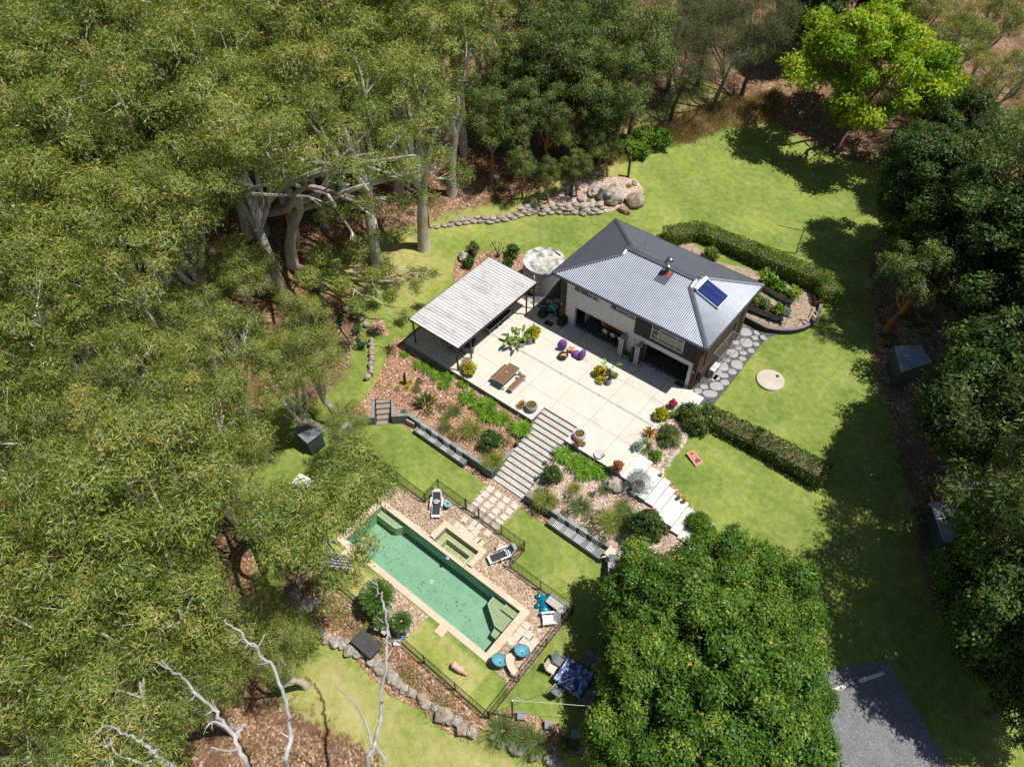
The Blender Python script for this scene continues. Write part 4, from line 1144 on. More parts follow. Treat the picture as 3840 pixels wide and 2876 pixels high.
dl = mb.build('sunken_leaves', M['debris']); dl.location = (-19.45, 15.6, -2.4); tag(dl, 'dark sunken leaves on the spa floor', 'leaves'); struct(dl, 'stuff')

# ---------------------------------------------------------------- pool fence
def fence(name, label, pts, z=-2.4, h=1.2, span=2.4, gate=False):
    t = thing(name, label, 'fence', (pts[0][0], pts[0][1], z))
    ox, oy = pts[0]
    posts = []
    for i in range(len(pts) - 1):
        a, b = Vector((pts[i][0] - ox, pts[i][1] - oy, 0)), Vector((pts[i + 1][0] - ox, pts[i + 1][1] - oy, 0))
        L = (b - a).length; n = max(1, round(L / span))
        for k in range(n):
            p, q = a.lerp(b, k / n), a.lerp(b, (k + 1) / n)
            posts.append(p)
            mb = MB()
            zz = Vector((0, 0, .1)); zt = Vector((0, 0, h - .04))
            mb.bar(p + zz, q + zz, .035, .035); mb.bar(p + zt, q + zt, .035, .035)
            nb = max(2, int((q - p).length / .1))
            for j in range(1, nb):
                w = p.lerp(q, j / nb); mb.box(w.x - .009, w.x + .009, w.y - .009, w.y + .009, .115, h - .055)
            mb.build('fence_panel', M['black'], t)
    posts.append(b)
    for p in posts:
        mb = MB(); mb.box(p.x - .027, p.x + .027, p.y - .027, p.y + .027, -.1, h + .03); mb.build('fence_post', M['black'], t)
    return t
fence('pool_fence', 'black pool fence running from under the gum branches past the chair to the gravel path', [(-29.8, 17.5), (-21.85, 17.4), (-21.9, 18.74), (-19.4, 18.74)])
fence('pool_fence', 'black pool fence between the gravel path and the lawn beside the right bench', [(-18.2, 18.74), (-14.36, 18.72), (-14.36, 17.25), (-9.48, 17.25)])
fence('pool_gate', 'black pool gate across the foot of the gravel path', [(-19.34, 18.745), (-18.26, 18.745)], -2.4, 1.25)
fence('pool_fence', 'black pool fence on the right, beside the aqua chairs and dining lawn', [(-9.48, 17.18), (-9.48, 9.42)])
fence('pool_fence', 'black pool fence along the low side, above the boulder edging', [(-9.54, 9.38), (-24.0, 9.5), (-28.6, 9.75)])

# ---------------------------------------------------------------- pergola
PGX0, PGX1, PGY0, PGY1 = -31.3, -26.42, 26.28, 35.55
pg = thing('pergola', 'open pergola with weathered white ribbed roof at the left of the patio', 'pergola', (PGX0, PGY0, 0))
mb = MB()
zs = lambda x: 2.6 + .05 * (1 - x / (PGX1 - PGX0))
Wd, Ln = PGX1 - PGX0, PGY1 - PGY0
n = 33
for k in range(n):
    y0 = Ln * k / n; y1 = Ln * (k + 1) / n - .045
    mb.add([(0, y0, zs(0)), (Wd, y0, zs(Wd)), (Wd, y1, zs(Wd)), (0, y1, zs(0))], [(0, 1, 2, 3)], 0)
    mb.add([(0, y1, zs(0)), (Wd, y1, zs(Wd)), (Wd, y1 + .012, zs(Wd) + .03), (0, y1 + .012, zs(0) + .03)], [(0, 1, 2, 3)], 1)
    mb.add([(0, y1 + .012, zs(0) + .03), (Wd, y1 + .012, zs(Wd) + .03), (Wd, y1 + .033, zs(Wd) + .03), (0, y1 + .033, zs(0) + .03)], [(0, 1, 2, 3)], 0)
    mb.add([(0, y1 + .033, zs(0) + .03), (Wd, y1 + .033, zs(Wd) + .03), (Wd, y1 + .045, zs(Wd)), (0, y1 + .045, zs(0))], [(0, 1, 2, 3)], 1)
mb.build('roof', [M['perg'], M['rib_shade']], pg)  # second slot colours the rib sides dark, as their shade
mb = MB()
mb.box(-.04, .0, -.03, Ln + .03, 2.5, 2.66); mb.box(Wd, Wd + .05, -.03, Ln + .03, 2.48, 2.615); mb.box(0, Wd, -.04, -.003, 2.5, 2.63); mb.box(0, Wd, Ln + .003, Ln + .04, 2.5, 2.63)
mb.build('fascia', M['rustiron'], pg)
mb = MB()
for y in (.3, Ln * .35, Ln * .68, Ln - .3):
    mb.box(.02, Wd - .02, y - .05, y + .05, 2.4, 2.56)
for x in (.1, Wd - .1):
    mb.box(x - .05, x + .05, .02, Ln - .02, 2.26, 2.4)
mb.build('beam', M['post'], pg)
for u, v in ((-26.5, 34.34), (-26.5, 35.3), (-26.72, 26.4), (-26.72, 27.9), (-31.2, 26.5), (-31.2, 30.6), (-31.2, 35.3)):
    mb = MB(); mb.box(u - PGX0 - .05, u - PGX0 + .05, v - PGY0 - .05, v - PGY0 + .05, 0, 2.55); mb.build('post', M['post'], pg)

# water tank
ctr = (at(2041, 978, 2.35) + at(1965, 975, 2.35) + at(2118, 975, 2.35)) / 3
tk = thing('water_tank', 'round weathered concrete water tank with lichen covered lid beside the house', 'water tank', (ctr.x, ctr.y, -.1))
mb = MB(); mb.lathe([(1.72, -.2), (1.72, 2.35)], 48); mb.build('tank_wall', M['tankc'], tk)
mb = MB(); mb.lathe([(0, 2.56), (.6, 2.55), (1.74, 2.46), (1.76, 2.36)][::-1], 48); mb.build('tank_lid', M['tanktop'], tk)
mb = MB(); mb.tube([(.35, -1.8, .1), (.35, -1.8, 2.1), (.25, -1.62, 2.2)], .06, 10); mb.build('pipe', M['alu'], tk)
mb = MB(); mb.tube([(.2, 1.3, 2.56), (.75, 1.2, 2.54)], .05, 8); mb.build('lid_handle', M['postwood'], tk)
# ---------------------------------------------------------------- leaves and trees
def leaf_mesh(name, P, A, Wd, L, w, tint, mat, fold=0.12):
    """diamond leaves: P root, A axis (unit), Wd width direction, L length, w half width"""
    n = len(P)
    L = np.asarray(L).reshape(-1, 1); w = np.asarray(w).reshape(-1, 1)
    N = np.cross(A, Wd)
    mid = P + A * L * .45 + N * L * .06
    V = np.empty((n, 4, 3), np.float32)
    V[:, 0] = P; V[:, 1] = mid + Wd * w; V[:, 2] = P + A * L; V[:, 3] = mid - Wd * w
    me = bpy.data.meshes.new(name)
    me.vertices.add(n * 4); me.vertices.foreach_set('co', V.ravel())
    me.loops.add(n * 4); me.loops.foreach_set('vertex_index', np.arange(n * 4, dtype=np.int32))
    me.polygons.add(n); me.polygons.foreach_set('loop_start', np.arange(0, n * 4, 4, dtype=np.int32)); me.polygons.foreach_set('loop_total', np.full(n, 4, np.int32))
    q = me.attributes.new('tint', 'FLOAT', 'FACE'); q.data.foreach_set('value', np.clip(tint, 0, 1).astype(np.float32))
    me.update(calc_edges=True); me.materials.append(mat)
    o = bpy.data.objects.new(name, me); COL.objects.link(o)
    return o
def unit(a):
    return a / np.maximum(np.linalg.norm(a, axis=1, keepdims=True), 1e-9)
def perp(A, r):
    return unit(np.cross(A, r.normal(size=A.shape)))
def foliage(name, puffs, rad, r, mat, sprigs=26, per=12, L=.27, w=.03, droop=.6, flat=.62, tintp=None, up=.25, spread=.16, out=.6, tvar=.2, fill=.0, jit=.5):
    """puffs of leaf sprigs: sprigs sit on the shell of each puff, leaves fan out of the sprig"""
    puffs = np.asarray(puffs); rad = np.asarray(rad)
    k = len(puffs)
    ns = np.maximum(6, (sprigs * (rad / rad.mean()) ** 2)).astype(int)
    pi = np.repeat(np.arange(k), ns)
    d = r.normal(size=(len(pi), 3)); d[:, 2] += up * 2; d = unit(d)
    rr = rad[pi][:, None] * (r.uniform(.62, 1.05, (len(pi), 1)) if fill == 0 else r.uniform(fill, 1.05, (len(pi), 1)))
    sp = puffs[pi] + d * rr * np.array([1, 1, flat])
    li = np.repeat(np.arange(len(sp)), per)
    base = sp[li] + r.normal(size=(len(li), 3)) * spread * np.array([1, 1, .7])
    N0 = unit(d[li] + r.normal(size=(len(li), 3)) * jit + np.array([0, 0, .25]))
    A = r.normal(size=(len(li), 3)) * .8 + d[li] * out * .6
    A = A - (A * N0).sum(1, keepdims=True) * N0
    A = unit(A); A[:, 2] -= droop
    A = unit(A)
    Wd = unit(np.cross(N0, A))
    LL = L * r.uniform(.7, 1.25, len(li))
    tp = r.uniform(0, 1, k) if tintp is None else tintp
    ts = r.normal(0, .10, len(sp))
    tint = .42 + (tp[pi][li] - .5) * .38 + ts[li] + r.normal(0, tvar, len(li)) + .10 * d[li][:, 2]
    return leaf_mesh(name, base, A, Wd, LL, w * r.uniform(.8, 1.25, len(li)), tint, mat)

def crown_points(r, n, R, zc, h, zlow=-.55, sep=.8, inner=.35):
    """puff centres filling an uneven dome"""
    pts = []
    ph = r.uniform(0, 6.28, 4)
    tries = 0
    while len(pts) < n and tries < 9000:
        tries += 1
        d = r.normal(size=3); d /= np.linalg.norm(d)
        if d[2] < zlow: continue
        az = math.atan2(d[1], d[0])
        lobe = 1 + .16 * math.sin(2 * az + ph[0]) + .13 * math.sin(3 * az + ph[1]) + .08 * math.sin(5 * az + ph[2])
        q = r.uniform(inner, 1) ** .5
        p = np.array([d[0] * R * lobe * q, d[1] * R * lobe * q, zc + d[2] * h * q * (1 + .12 * math.sin(4 * az + ph[3]))])
        if all(np.linalg.norm((p - a) * np.array([1, 1, 1.3])) > sep for a in pts):
            pts.append(p)
    return np.array(pts)

def limbs(mb, r, pts, rad, fork, base_r, nl, H, lean=(0, 0), twig=.022, mids=.45, curve=.3, n=8):
    """trunk, main limbs and twigs reaching every puff"""
    fz = fork
    fk = Vector((lean[0], lean[1], fz))
    path = [Vector((0, 0, -.4)), Vector((lean[0] * .15, lean[1] * .15, fz * .35)), Vector((lean[0] * .5, lean[1] * .5, fz * .7)), fk]
    mb.tube(path, [base_r * 1.25, base_r, base_r * .88, base_r * .8], n + 2)
    az = np.arctan2(pts[:, 1] - fk.y, pts[:, 0] - fk.x) + r.normal(0, .2, len(pts))
    order = np.argsort(az)
    for grp in np.array_split(order, nl):
        if len(grp) == 0: continue
        c = pts[grp].mean(0)
        end = Vector(c) * 1.0
        end.z = max(end.z, fz + 1)
        m1 = fk.lerp(end, .33) + Vector((r.normal() * curve, r.normal() * curve, r.normal() * curve * .5))
        m2 = fk.lerp(end, .66) + Vector((r.normal() * curve, r.normal() * curve, curve * .8))
        lp = [fk - Vector((0, 0, .2)), m1, m2, end]
        sp = [Vector(q) for q in spline(lp, 4, False)]
        br = base_r * .62
        rr = [br * (1 - .72 * i / (len(sp) - 1)) for i in range(len(sp))]
        mb.tube(sp, rr, n)
        for gi in grp:
            p = Vector(pts[gi])
            dd = [(q - p).length + (0 if i > 3 else 3) for i, q in enumerate(sp)]
            i = int(np.argmin(dd)); i = max(2, i - 2)
            s = sp[i]
            L = (p - s).length
            a1 = s.lerp(p, .4) + Vector((r.normal(), r.normal(), r.normal())) * L * .10 + Vector((0, 0, L * .05))
            a2 = s.lerp(p, .75) + Vector((r.normal(), r.normal(), r.normal())) * L * .08
            w0 = min(rr[i] * .7, .05 + .02 * L)
            mb.tube([s, a1, a2, p], [w0, w0 * .75, w0 * .5, twig * .6], max(5, n - 3))
            for _ in range(2):
                e = p + Vector((r.normal(), r.normal(), abs(r.normal()) * .6)).normalized() * rad[gi] * .8
                mb.tube([a2, a2.lerp(e, .5) + Vector((r.normal(), r.normal(), r.normal())) * .08, e], [w0 * .42, w0 * .3, .008], 4)

def hide_proto(root):
    pass
def tree_proto(name, seed, R, H, np_, pr, leaf, barkm, label, cat='tree', fork=.42, base_r=.3, nl=5, zc=.72, hh=.26, kw=None, zlow=-.5, sep=None, inner=.35, group=None):
    r = np.random.default_rng(seed)
    pts = crown_points(r, np_, R, H * zc, H * hh, zlow, sep or pr * .95, inner)
    rad = pr * r.uniform(.75, 1.3, len(pts))
    t = thing(name, label, cat, (0, 0, 0), 0, group)
    mb = MB()
    limbs(mb, r, pts, rad, H * fork, base_r, nl, H, (r.normal() * .5, r.normal() * .5))
    mb.build('trunk', barkm, t)
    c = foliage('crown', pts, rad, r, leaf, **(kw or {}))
    c.parent = t
    return t
USED = {}
def plant(protos, k, loc, rz, label, s=1.0, group=None, tilt=None):
    """the first use moves the built tree itself, later uses copy it"""
    p = protos[k % len(protos)]
    if p.name not in USED:
        USED[p.name] = 1
        p.location = loc; p.rotation_euler = (0, 0, rz)
        p.scale = s if hasattr(s, '__len__') else (s, s, s)
        p['label'] = label
        if group: p['group'] = group
        o = p
    else:
        o = dup(p, loc, rz, label, s, group)
    if tilt:
        o.rotation_euler = (tilt[0], tilt[1], rz)
    return o
GUMKW = dict(sprigs=50, per=18, L=.29, w=.025, droop=.3, flat=.66, up=.3, spread=.2, tvar=.22)
gums = [tree_proto('gum_tree', 100 + i, (3.4, 3.0, 3.7)[i % 3], 16, (17, 13, 20)[i % 3], 1.3, M['gum'], M['gumbark'], 'gum', fork=.30 + .06 * (i % 3), base_r=.4, nl=5 + i % 2, zc=.74, hh=.2, kw=GUMKW, sep=2.0, zlow=-.3, inner=.3) for i in range(7)]
DGKW = dict(sprigs=38, per=15, L=.27, w=.032, droop=.4, flat=.66, up=.3, spread=.17)
dgums = [tree_proto('dark_gum_tree', 200 + i, 2.7, 12, 22, 1.05, M['gum2'], M['redbark'], 'gum', fork=.3, base_r=.24, nl=4 + i % 2, zc=.66, hh=.3, kw=DGKW, sep=1.3) for i in range(3)]
SHKW = dict(sprigs=34, per=16, L=.34, w=.012, droop=.5, flat=.7, up=.25, spread=.2)
she = [tree_proto('sheoak_tree', 300 + i, 3.6, 12, 34, 1.15, M['she'], M['rough'], 'sheoak', fork=.3, base_r=.22, nl=5, zc=.62, hh=.34, kw=SHKW, sep=1.1) for i in range(2)]
BRKW = dict(sprigs=95, per=15, L=.2, w=.044, droop=.12, flat=.75, up=.4, spread=.11, out=.9)
broads = [tree_proto('broadleaf_tree', 400 + i, 2.8, 7.6, 27, .95, M['broad'], M['rough'], 'broad', fork=.25, base_r=.22, nl=6, zc=.56, hh=.38, kw=BRKW, zlow=-.75, sep=1.4, inner=.65) for i in range(3)]
DKKW = dict(sprigs=90, per=14, L=.26, w=.062, droop=.15, flat=.72, up=.4, spread=.16, out=.85)
darks = [tree_proto('rainforest_tree', 500 + i, 3.5, 12, 30, 1.3, M['dark'], M['rough'], 'dark', fork=.3, base_r=.3, nl=6, zc=.6, hh=.36, kw=DKKW, zlow=-.75, sep=1.55, inner=.55) for i in range(3)]

ORD = ['first', 'second', 'third', 'fourth', 'fifth', 'sixth', 'seventh', 'eighth', 'ninth', 'tenth', 'eleventh', 'twelfth']
def crown_at(px, py, H, s):
    """ground point of a tree whose crown centre is seen at the pixel"""
    z = 0.0
    for _ in range(40):
        p = at(px, py, z + H * s * .74)
        z = .6 * z + .4 * min(max(T(p.x, p.y), -8), 26)
    return Vector((p.x, p.y, z))
ROWS = [(2800, 20, 620, 'at the bottom edge'), (2540, -120, 800, 'level with the pig'), (2290, 60, 930, 'level with the cycads'), (2040, -130, 900, 'level with the spa'), (1800, 90, 900, 'level with the fence corner'),
        (1580, -60, 1100, 'level with the timber steps'), (1370, 120, 1180, 'level with the patio table'), (1180, -40, 800, 'level with the pergola roof'), (1010, 110, 840, 'level with the tank'), (850, -20, 800, 'level with the house roof'),
        (700, 100, 900, 'level with the boulders'), (560, 0, 1300, 'level with the far lawn'), (440, 120, 1560, 'level with the dry bank'), (330, 10, 1740, 'level with the far track'), (230, 130, 1760, 'below the top edge'), (130, 20, 1800, 'near the top edge'), (40, 140, 1840, 'at the top edge'), (-50, 30, 1900, 'cut by the top edge'), (-130, 150, 1900, 'hidden beyond the top edge')]
gi = 0
for y, x, xm, where in ROWS:
    i = 0
    while x <= xm:
        jx, jy = RNG.uniform(-60, 60), RNG.uniform(-40, 40)
        s = RNG.uniform(.78, 1.18) * (1.0 if y > 900 else 1.06)
        if y > 2400: s *= .9
        if x > xm - 150 and y > 360: s = .66
        p = crown_at(x + jx, y + jy, 16, s)
        plant(gums, gi, p, RNG.uniform(0, 6.28), 'pale limbed gum %s, %s from the left' % (where, ORD[i]), (s, s, s * RNG.uniform(.92, 1.08)), 'gum trees of the forest on the left', (RNG.gauss(0, .06), RNG.gauss(0, .06)))
        gi += 1; i += 1
        x += 395 if y > 1500 else 350 if y > 900 else 290 if y > 500 else 250
def big_tree(label, base, puffs, fork, base_r, nl, seed, leaf='gum', kw=None, lean=(0, 0), curve=.8):
    t = thing('gum_tree', label, 'tree', base)
    r = np.random.default_rng(seed)
    pts = np.array([tuple(at(x, y, z) - base) for x, y, z, q in puffs]); rad = np.array([q for *_, q in puffs])
    mb = MB(); limbs(mb, r, pts, rad, fork, base_r, nl, 16, lean, curve=curve); mb.build('trunk', M['gumbark'], t)
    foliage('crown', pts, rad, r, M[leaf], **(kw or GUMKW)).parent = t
big_tree('old gum tree with many pale spreading limbs behind the left lawn', g(985, 875), [(1060, 470, 17, 1.5), (1190, 400, 17, 1.5), (1290, 500, 16, 1.4), (1380, 420, 16, 1.4), (1470, 520, 15, 1.3), (1590, 480, 14, 1.3), (1640, 590, 12, 1.2), (1720, 660, 10, 1.1), (1540, 640, 12, 1.2), (1420, 620, 14, 1.3), (1300, 640, 14, 1.4), (1170, 580, 16, 1.5), (1500, 760, 9, 1.0), (1360, 770, 11, 1.2), (1600, 740, 9, .9), (1240, 800, 9, 1.1), (1420, 880, 6, .8), (1340, 910, 5, .7), (1060, 650, 14, 1.4), (900, 560, 16, 1.5), (820, 700, 14, 1.4)], 2.2, .62, 7, 31)
big_tree('gum tree hanging its leafy branches over the left end of the pool and fence', g(1000, 2010), [(1250, 1760, 9.5, .95), (1340, 1690, 9.5, .9), (1410, 1770, 9, .85), (1440, 1850, 8.5, .7), (1360, 1880, 9, .8), (1280, 1860, 9.5, .9), (1230, 1960, 9.5, .9), (1320, 1960, 8.5, .7), (1370, 2040, 8, .65), (1340, 2110, 7.5, .6), (1180, 1860, 10, 1.0), (1140, 1990, 10, 1.0), (1180, 2080, 9, .8), (1080, 1880, 11, 1.1), (1060, 2060, 10.5, 1.1), (980, 1950, 11.5, 1.2), (1240, 2180, 7, .6), (1310, 2180, 7, .5)], 3.0, .3, 6, 32)
big_tree('small gum tree with low bare branches standing alone on the grass left of the pergola', g(1210, 1090), [(1230, 1010, 5.5, .8), (1320, 970, 5, .75), (1280, 1060, 5, .7), (1390, 1030, 4.2, .65), (1200, 960, 6.5, .9), (1450, 1000, 4, .55), (1460, 1110, 3.6, .5), (1560, 1080, 3.6, .4), (1620, 1030, 3.4, .35), (1340, 1140, 4, .6), (1150, 1040, 6, .8), (1520, 1180, 3.4, .3)], 2.0, .2, 5, 33, curve=.3)
SPEC = [(1290, 1600, .42, 'gum tree above the left end of the blue grey wall'), (1060, 2420, .5, 'small gum tree over the shaded grass below the pool fence'), (1200, 1340, .58, 'gum tree above the green garden chairs'), (1130, 1180, .5, 'gum tree beside the rock row and the shaded chair')]
for x, y, s, lab in SPEC:
    p = crown_at(x, y, 16, s)
    plant(gums, gi, p, RNG.uniform(0, 6.28), lab, s); gi += 1
DG = [(1960, 200), (2110, 90), (2170, 230), (2030, 300), (2270, 130), (2330, 270), (2170, 370), (1960, 420), (2270, 370), (2400, 180), (1960, 90), (1840, 440), (1840, 320), (2070, 420), (2010, 10), (2180, 10), (2340, 30), (2080, 200), (2250, 250), (2060, -60), (2260, -70)]
for i, (x, y) in enumerate(DG):
    sc_ = 1.0 if y < 280 else .72
    p = crown_at(x, y, 12, sc_)
    plant(dgums, i, p, RNG.uniform(0, 6.28), 'dark red trunked gum behind the rock wall, %s' % ['at its left top', 'under the top edge', 'in its middle', 'left of the middle', 'right of the top', 'nearest the track', 'over the shaded track', 'lowest on the left', 'low by the track', 'beside the olive sheoaks', 'in the top left corner', 'at the gum forest edge', 'above the timber posts', 'low in the middle', 'at the top edge, left', 'at the top edge, middle', 'at the top edge, right', 'upper middle', 'right of the middle', 'cut by the top edge, left', 'cut by the top edge, right'][i], sc_ * RNG.uniform(.9, 1.1), 'dark gums behind the rock wall')
SO = [(2460, 60), (2570, 110), (2560, 0), (2740, 90), (2860, 20), (2680, -20)]
for i, (x, y) in enumerate(SO):
    p = crown_at(x, y, 12, 1.0)
    plant(she, i, p, RNG.uniform(0, 6.28), 'olive feathery sheoak beside the far grassy track, %s' % ['leftmost', 'second from the left', 'lowest', 'second from the right', 'rightmost', 'at the top edge'][i], RNG.uniform(.8, 1.0), 'sheoaks beside the track')
for i, (x, y, s) in enumerate([(1960, 600, .45), (2060, 640, .38), (2290, 540, .38), (2170, 610, .4), (2230, 500, .5)]):
    p = crown_at(x, y, 12, s)
    plant(dgums, i, p, RNG.uniform(0, 6.28), 'small dark green sapling above the rock wall, %s' % ['leftmost', 'second from the left', 'right by the bright shrubs', 'beside a timber post', 'uppermost'][i], s, 'saplings above the rock wall')
BR = [(2480, 2230, .9, 'upper left, over the outdoor kitchen'), (2680, 2170, .9, 'at the top, over the landing steps'), (2860, 2230, .85, 'upper right, beside the lawn'), (2420, 2420, .85, 'left, nearest the dining table'), (2650, 2400, 1.05, 'in the middle of the clump'),
      (2880, 2460, .9, 'right, beside the driveway corner'), (2500, 2620, .95, 'lower left of the clump'), (2740, 2640, 1.1, 'lower middle of the clump'), (2940, 2640, .8, 'lower right, over the driveway edge'), (2420, 2790, .85, 'bottom left at the picture edge'), (2640, 2860, .95, 'bottom middle at the picture edge'), (2880, 2850, .9, 'bottom right at the picture edge')]
def crown_b(px, py, hc):
    z = 0.0
    for _ in range(40):
        p = at(px, py, z + hc); z = .6 * z + .4 * T(p.x, p.y)
    return Vector((p.x, p.y, z))
for i, (x, y, s, w) in enumerate(BR):
    p = crown_b(x, y, 4.6 * s)
    plant(broads, i, p, RNG.uniform(0, 6.28), 'dense green broadleaf tree of the clump by the driveway, %s' % w, s, 'broadleaf clump by the driveway')
DK = [(3480, 680, .95, 'glossy crown above the clothesline lawn'), (3660, 690, .8, 'right of the glossy crown'), (3820, 740, 1.0, 'at the right edge below the pale gums'), (3500, 900, .7, 'in deep shade above the shed'), (3680, 890, 1.05, 'behind the shaded bed'), (3850, 970, 1.1, 'at the right edge in shade'), (3740, 1100, .8, 'in shade above the lit crown'),
      (3660, 1530, .9, 'lit crown beside the pale shed'), (3800, 1400, 1.0, 'right of the lit crown'), (3640, 1720, .5, 'below the lit crown'), (3810, 1640, .9, 'at the right edge over the dark sheds'), (3790, 2090, .75, 'below the dark sheds'), (3880, 2330, .95, 'at the right edge beside the lower lawn'), (3790, 2280, .5, 'small, beside the lower lawn'), (3900, 2560, .7, 'at the lower right edge'), (3640, 2210, .4, 'low, left of the dark sheds'), (3920, 1180, 1.1, 'cut by the right edge in shade'), (3990, 1900, 1.1, 'cut by the right edge beside the sheds'), (3420, 1040, .58, 'shading the lawn beside the vegetable garden'), (3740, 2450, .4, 'low, shading the lawn above the driveway'), (3580, 540, .8, 'behind the glossy crown'), (3350, -20, .9, 'behind the lime tree'), (3080, -60, 1.0, 'in deep shade left of the lime tree top'), (3000, 60, .7, 'dark, left of the lime tree')]
DKV = [darks, darks, dgums, darks, darks, dgums, darks, broads]
for i, (x, y, s, w) in enumerate(DK):
    P_ = DKV[(i * 5) % 8]; s *= 1.55 if P_ is broads else 1.35 if P_ is dgums else 1
    p = crown_b(x, y, 7.2 * s / (1.7 if P_ is broads else 1))
    plant(P_, i, p, RNG.uniform(0, 6.28), 'dark rainforest tree on the right, %s' % w, s, 'dark trees along the right')
for i, (x, y, s) in enumerate([(3620, 170, .85), (3760, 60, .9), (3780, 300, .9), (3600, 360, .6), (3500, 60, .8), (3300, -60, .9), (3840, 480, .8), (3560, 470, .55)]):
    p = crown_at(x, y, 16, s * .8)
    plant(gums, gi, p, RNG.uniform(0, 6.28), 'olive gum tree in the top right corner, %s' % ['left by the lime tree', 'at the top', 'with white dead limbs', 'low by the lime tree', 'left at the top edge', 'cut by the top edge', 'at the right edge', 'lowest'][i], s * .8, 'gum trees in the top right corner'); gi += 1
# bright lime green tree
LKW = dict(sprigs=36, per=15, L=.42, w=.085, droop=.2, flat=.6, up=.35, spread=.24, out=.8)
lt = tree_proto('lime_green_tree', 610, 6.4, 13.5, 58, 1.35, M['lime'], M['rough'], 'big bright lime green tree with spreading bare forks casting shade on the far lawn', fork=.16, base_r=.34, nl=6, zc=.58, hh=.42, kw=LKW, zlow=-.6, sep=1.5, inner=.4)
p = g(3140, 560); lt.location = p
# dead bare limbs at the bottom edge
def dead(label, path, r0, twigs=8, seed=1):
    b = Vector(path[0])
    t = thing('dead_tree', label, 'tree', b)
    r = np.random.default_rng(seed)
    mb = MB()
    sp = [Vector(q) - b for q in spline(path, 6, False)]
    sp = [q + Vector((r.normal(), r.normal(), r.normal())) * .05 for q in sp]
    n = len(sp)
    rr = [r0 * (1 - .8 * i / (n - 1)) + .008 for i in range(n)]
    mb.tube(sp, rr, 9)
    for k in range(twigs):
        i = int(r.integers(n // 3, n - 1)); d = (sp[i] - sp[i - 1]).normalized()
        q = Vector((r.normal(), r.normal(), r.normal())); q = (q - d * q.dot(d)).normalized()
        L = r.uniform(.12, .6)
        e = sp[i] + (d * .7 + q) * L
        mb.tube([sp[i], sp[i].lerp(e, .5) + q * .05, e], [rr[i] * .5, rr[i] * .35, .008], 6)
    mb.build('trunk', M['dead'], t)
    return t, sp, rr
def stems(label, main, forks, r0, seed):
    P = [tuple(at(x, y, z)) for x, y, z in main]
    b = at(main[0][0], main[0][1], main[0][2]); 
    P = [(b.x + .3, b.y - .4, T(b.x, b.y) - .3)] + P
    t, sp, rr = dead(label, P, r0, 14, seed)
    b0 = Vector(P[0])
    for j, fk in enumerate(forks):
        Q = [Vector(at(x, y, z)) - b0 for x, y, z in fk]
        mb = MB(); q = [Vector(a) for a in spline([tuple(a) for a in Q], 5, False)]
        mb.tube(q, [r0 * .55 * (1 - .8 * i / (len(q) - 1)) + .006 for i in range(len(q))], 7)
        r = np.random.default_rng(seed + j)
        for k in range(5):
            i = int(r.integers(2, len(q) - 1)); e = q[i] + Vector((r.normal(), r.normal(), r.normal())).normalized() * r.uniform(.1, .4)
            mb.tube([q[i], e], [.015, .005], 5)
        mb.build('limb', M['dead'], t)
stems('bare pale dead tree forking in front of the low lawn and the cycads', [(1375, 2890, 4), (1410, 2790, 5.2), (1432, 2630, 6.5), (1448, 2450, 8), (1450, 2330, 9), (1425, 2230, 10), (1392, 2165, 10.8)], [[(1395, 2850, 4.6), (1385, 2750, 5.6), (1345, 2660, 6.8), (1300, 2610, 7.6), (1255, 2570, 8.3)], [(1410, 2800, 5.2), (1440, 2840, 5.4), (1465, 2880, 5.5)]], .11, 3)
stems('bare silver dead trunk curving up past the rightmost forest leaves', [(1083, 2890, 5), (1090, 2760, 6), (1070, 2630, 7.2), (1010, 2490, 8.6), (920, 2390, 10), (840, 2330, 11)], [[(1085, 2700, 6.5), (1092, 2690, 6.9), (1100, 2680, 7.2)]], .12, 4)
stems('bare silver dead trunk leaning left over the forest at the bottom', [(940, 2890, 5), (890, 2780, 6.2), (820, 2690, 7.4), (740, 2600, 8.6), (670, 2530, 9.8), (580, 2475, 11)], [[(900, 2800, 6), (860, 2815, 6.4), (790, 2800, 6.8)], [(840, 2720, 7.2), (800, 2705, 7.6), (770, 2730, 7.9)]], .12, 5)
stems('bare dead branch lowest at the bottom left', [(660, 2890, 6), (600, 2840, 7), (550, 2790, 8), (470, 2750, 9), (375, 2715, 10)], [[(600, 2890, 7), (500, 2850, 7.6), (430, 2820, 8), (415, 2760, 8.6)]], .12, 6)
# ---------------------------------------------------------------- garden plants
class PB(MB):
    def __init__(self, seed=0):
        super().__init__(); self.t = []; self.r = random.Random(seed)
    def leaf(self, p, az, L, w, e0, e1, seg=4, fold=.25, shape=None, tint=.5):
        n = len(self.f); self.blade(p, az, L, w, e0, e1, seg, 0, fold, shape)
        self.t += [tint] * (len(self.f) - n)
    def done(self, name, mat, parent):
        return self.build(name, mat, parent, tints=self.t, angle=3.2)
def tuft(seed, n, L, w, e0=(.9, 1.45), e1=(-.6, .3), r0=.08, seg=4):
    pb = PB(seed); r = pb.r
    for _ in range(n):
        az = r.uniform(0, 2 * PI); rr = r0 * math.sqrt(r.random())
        pb.leaf((rr * math.cos(az + r.gauss(0, .5)), rr * math.sin(az), 0), az + r.gauss(0, .25), L * r.uniform(.6, 1.12), w * r.uniform(.7, 1.2), r.uniform(*e0), r.uniform(*e1), seg, .2, None, min(1, max(0, r.gauss(.5, .22))))
    return pb
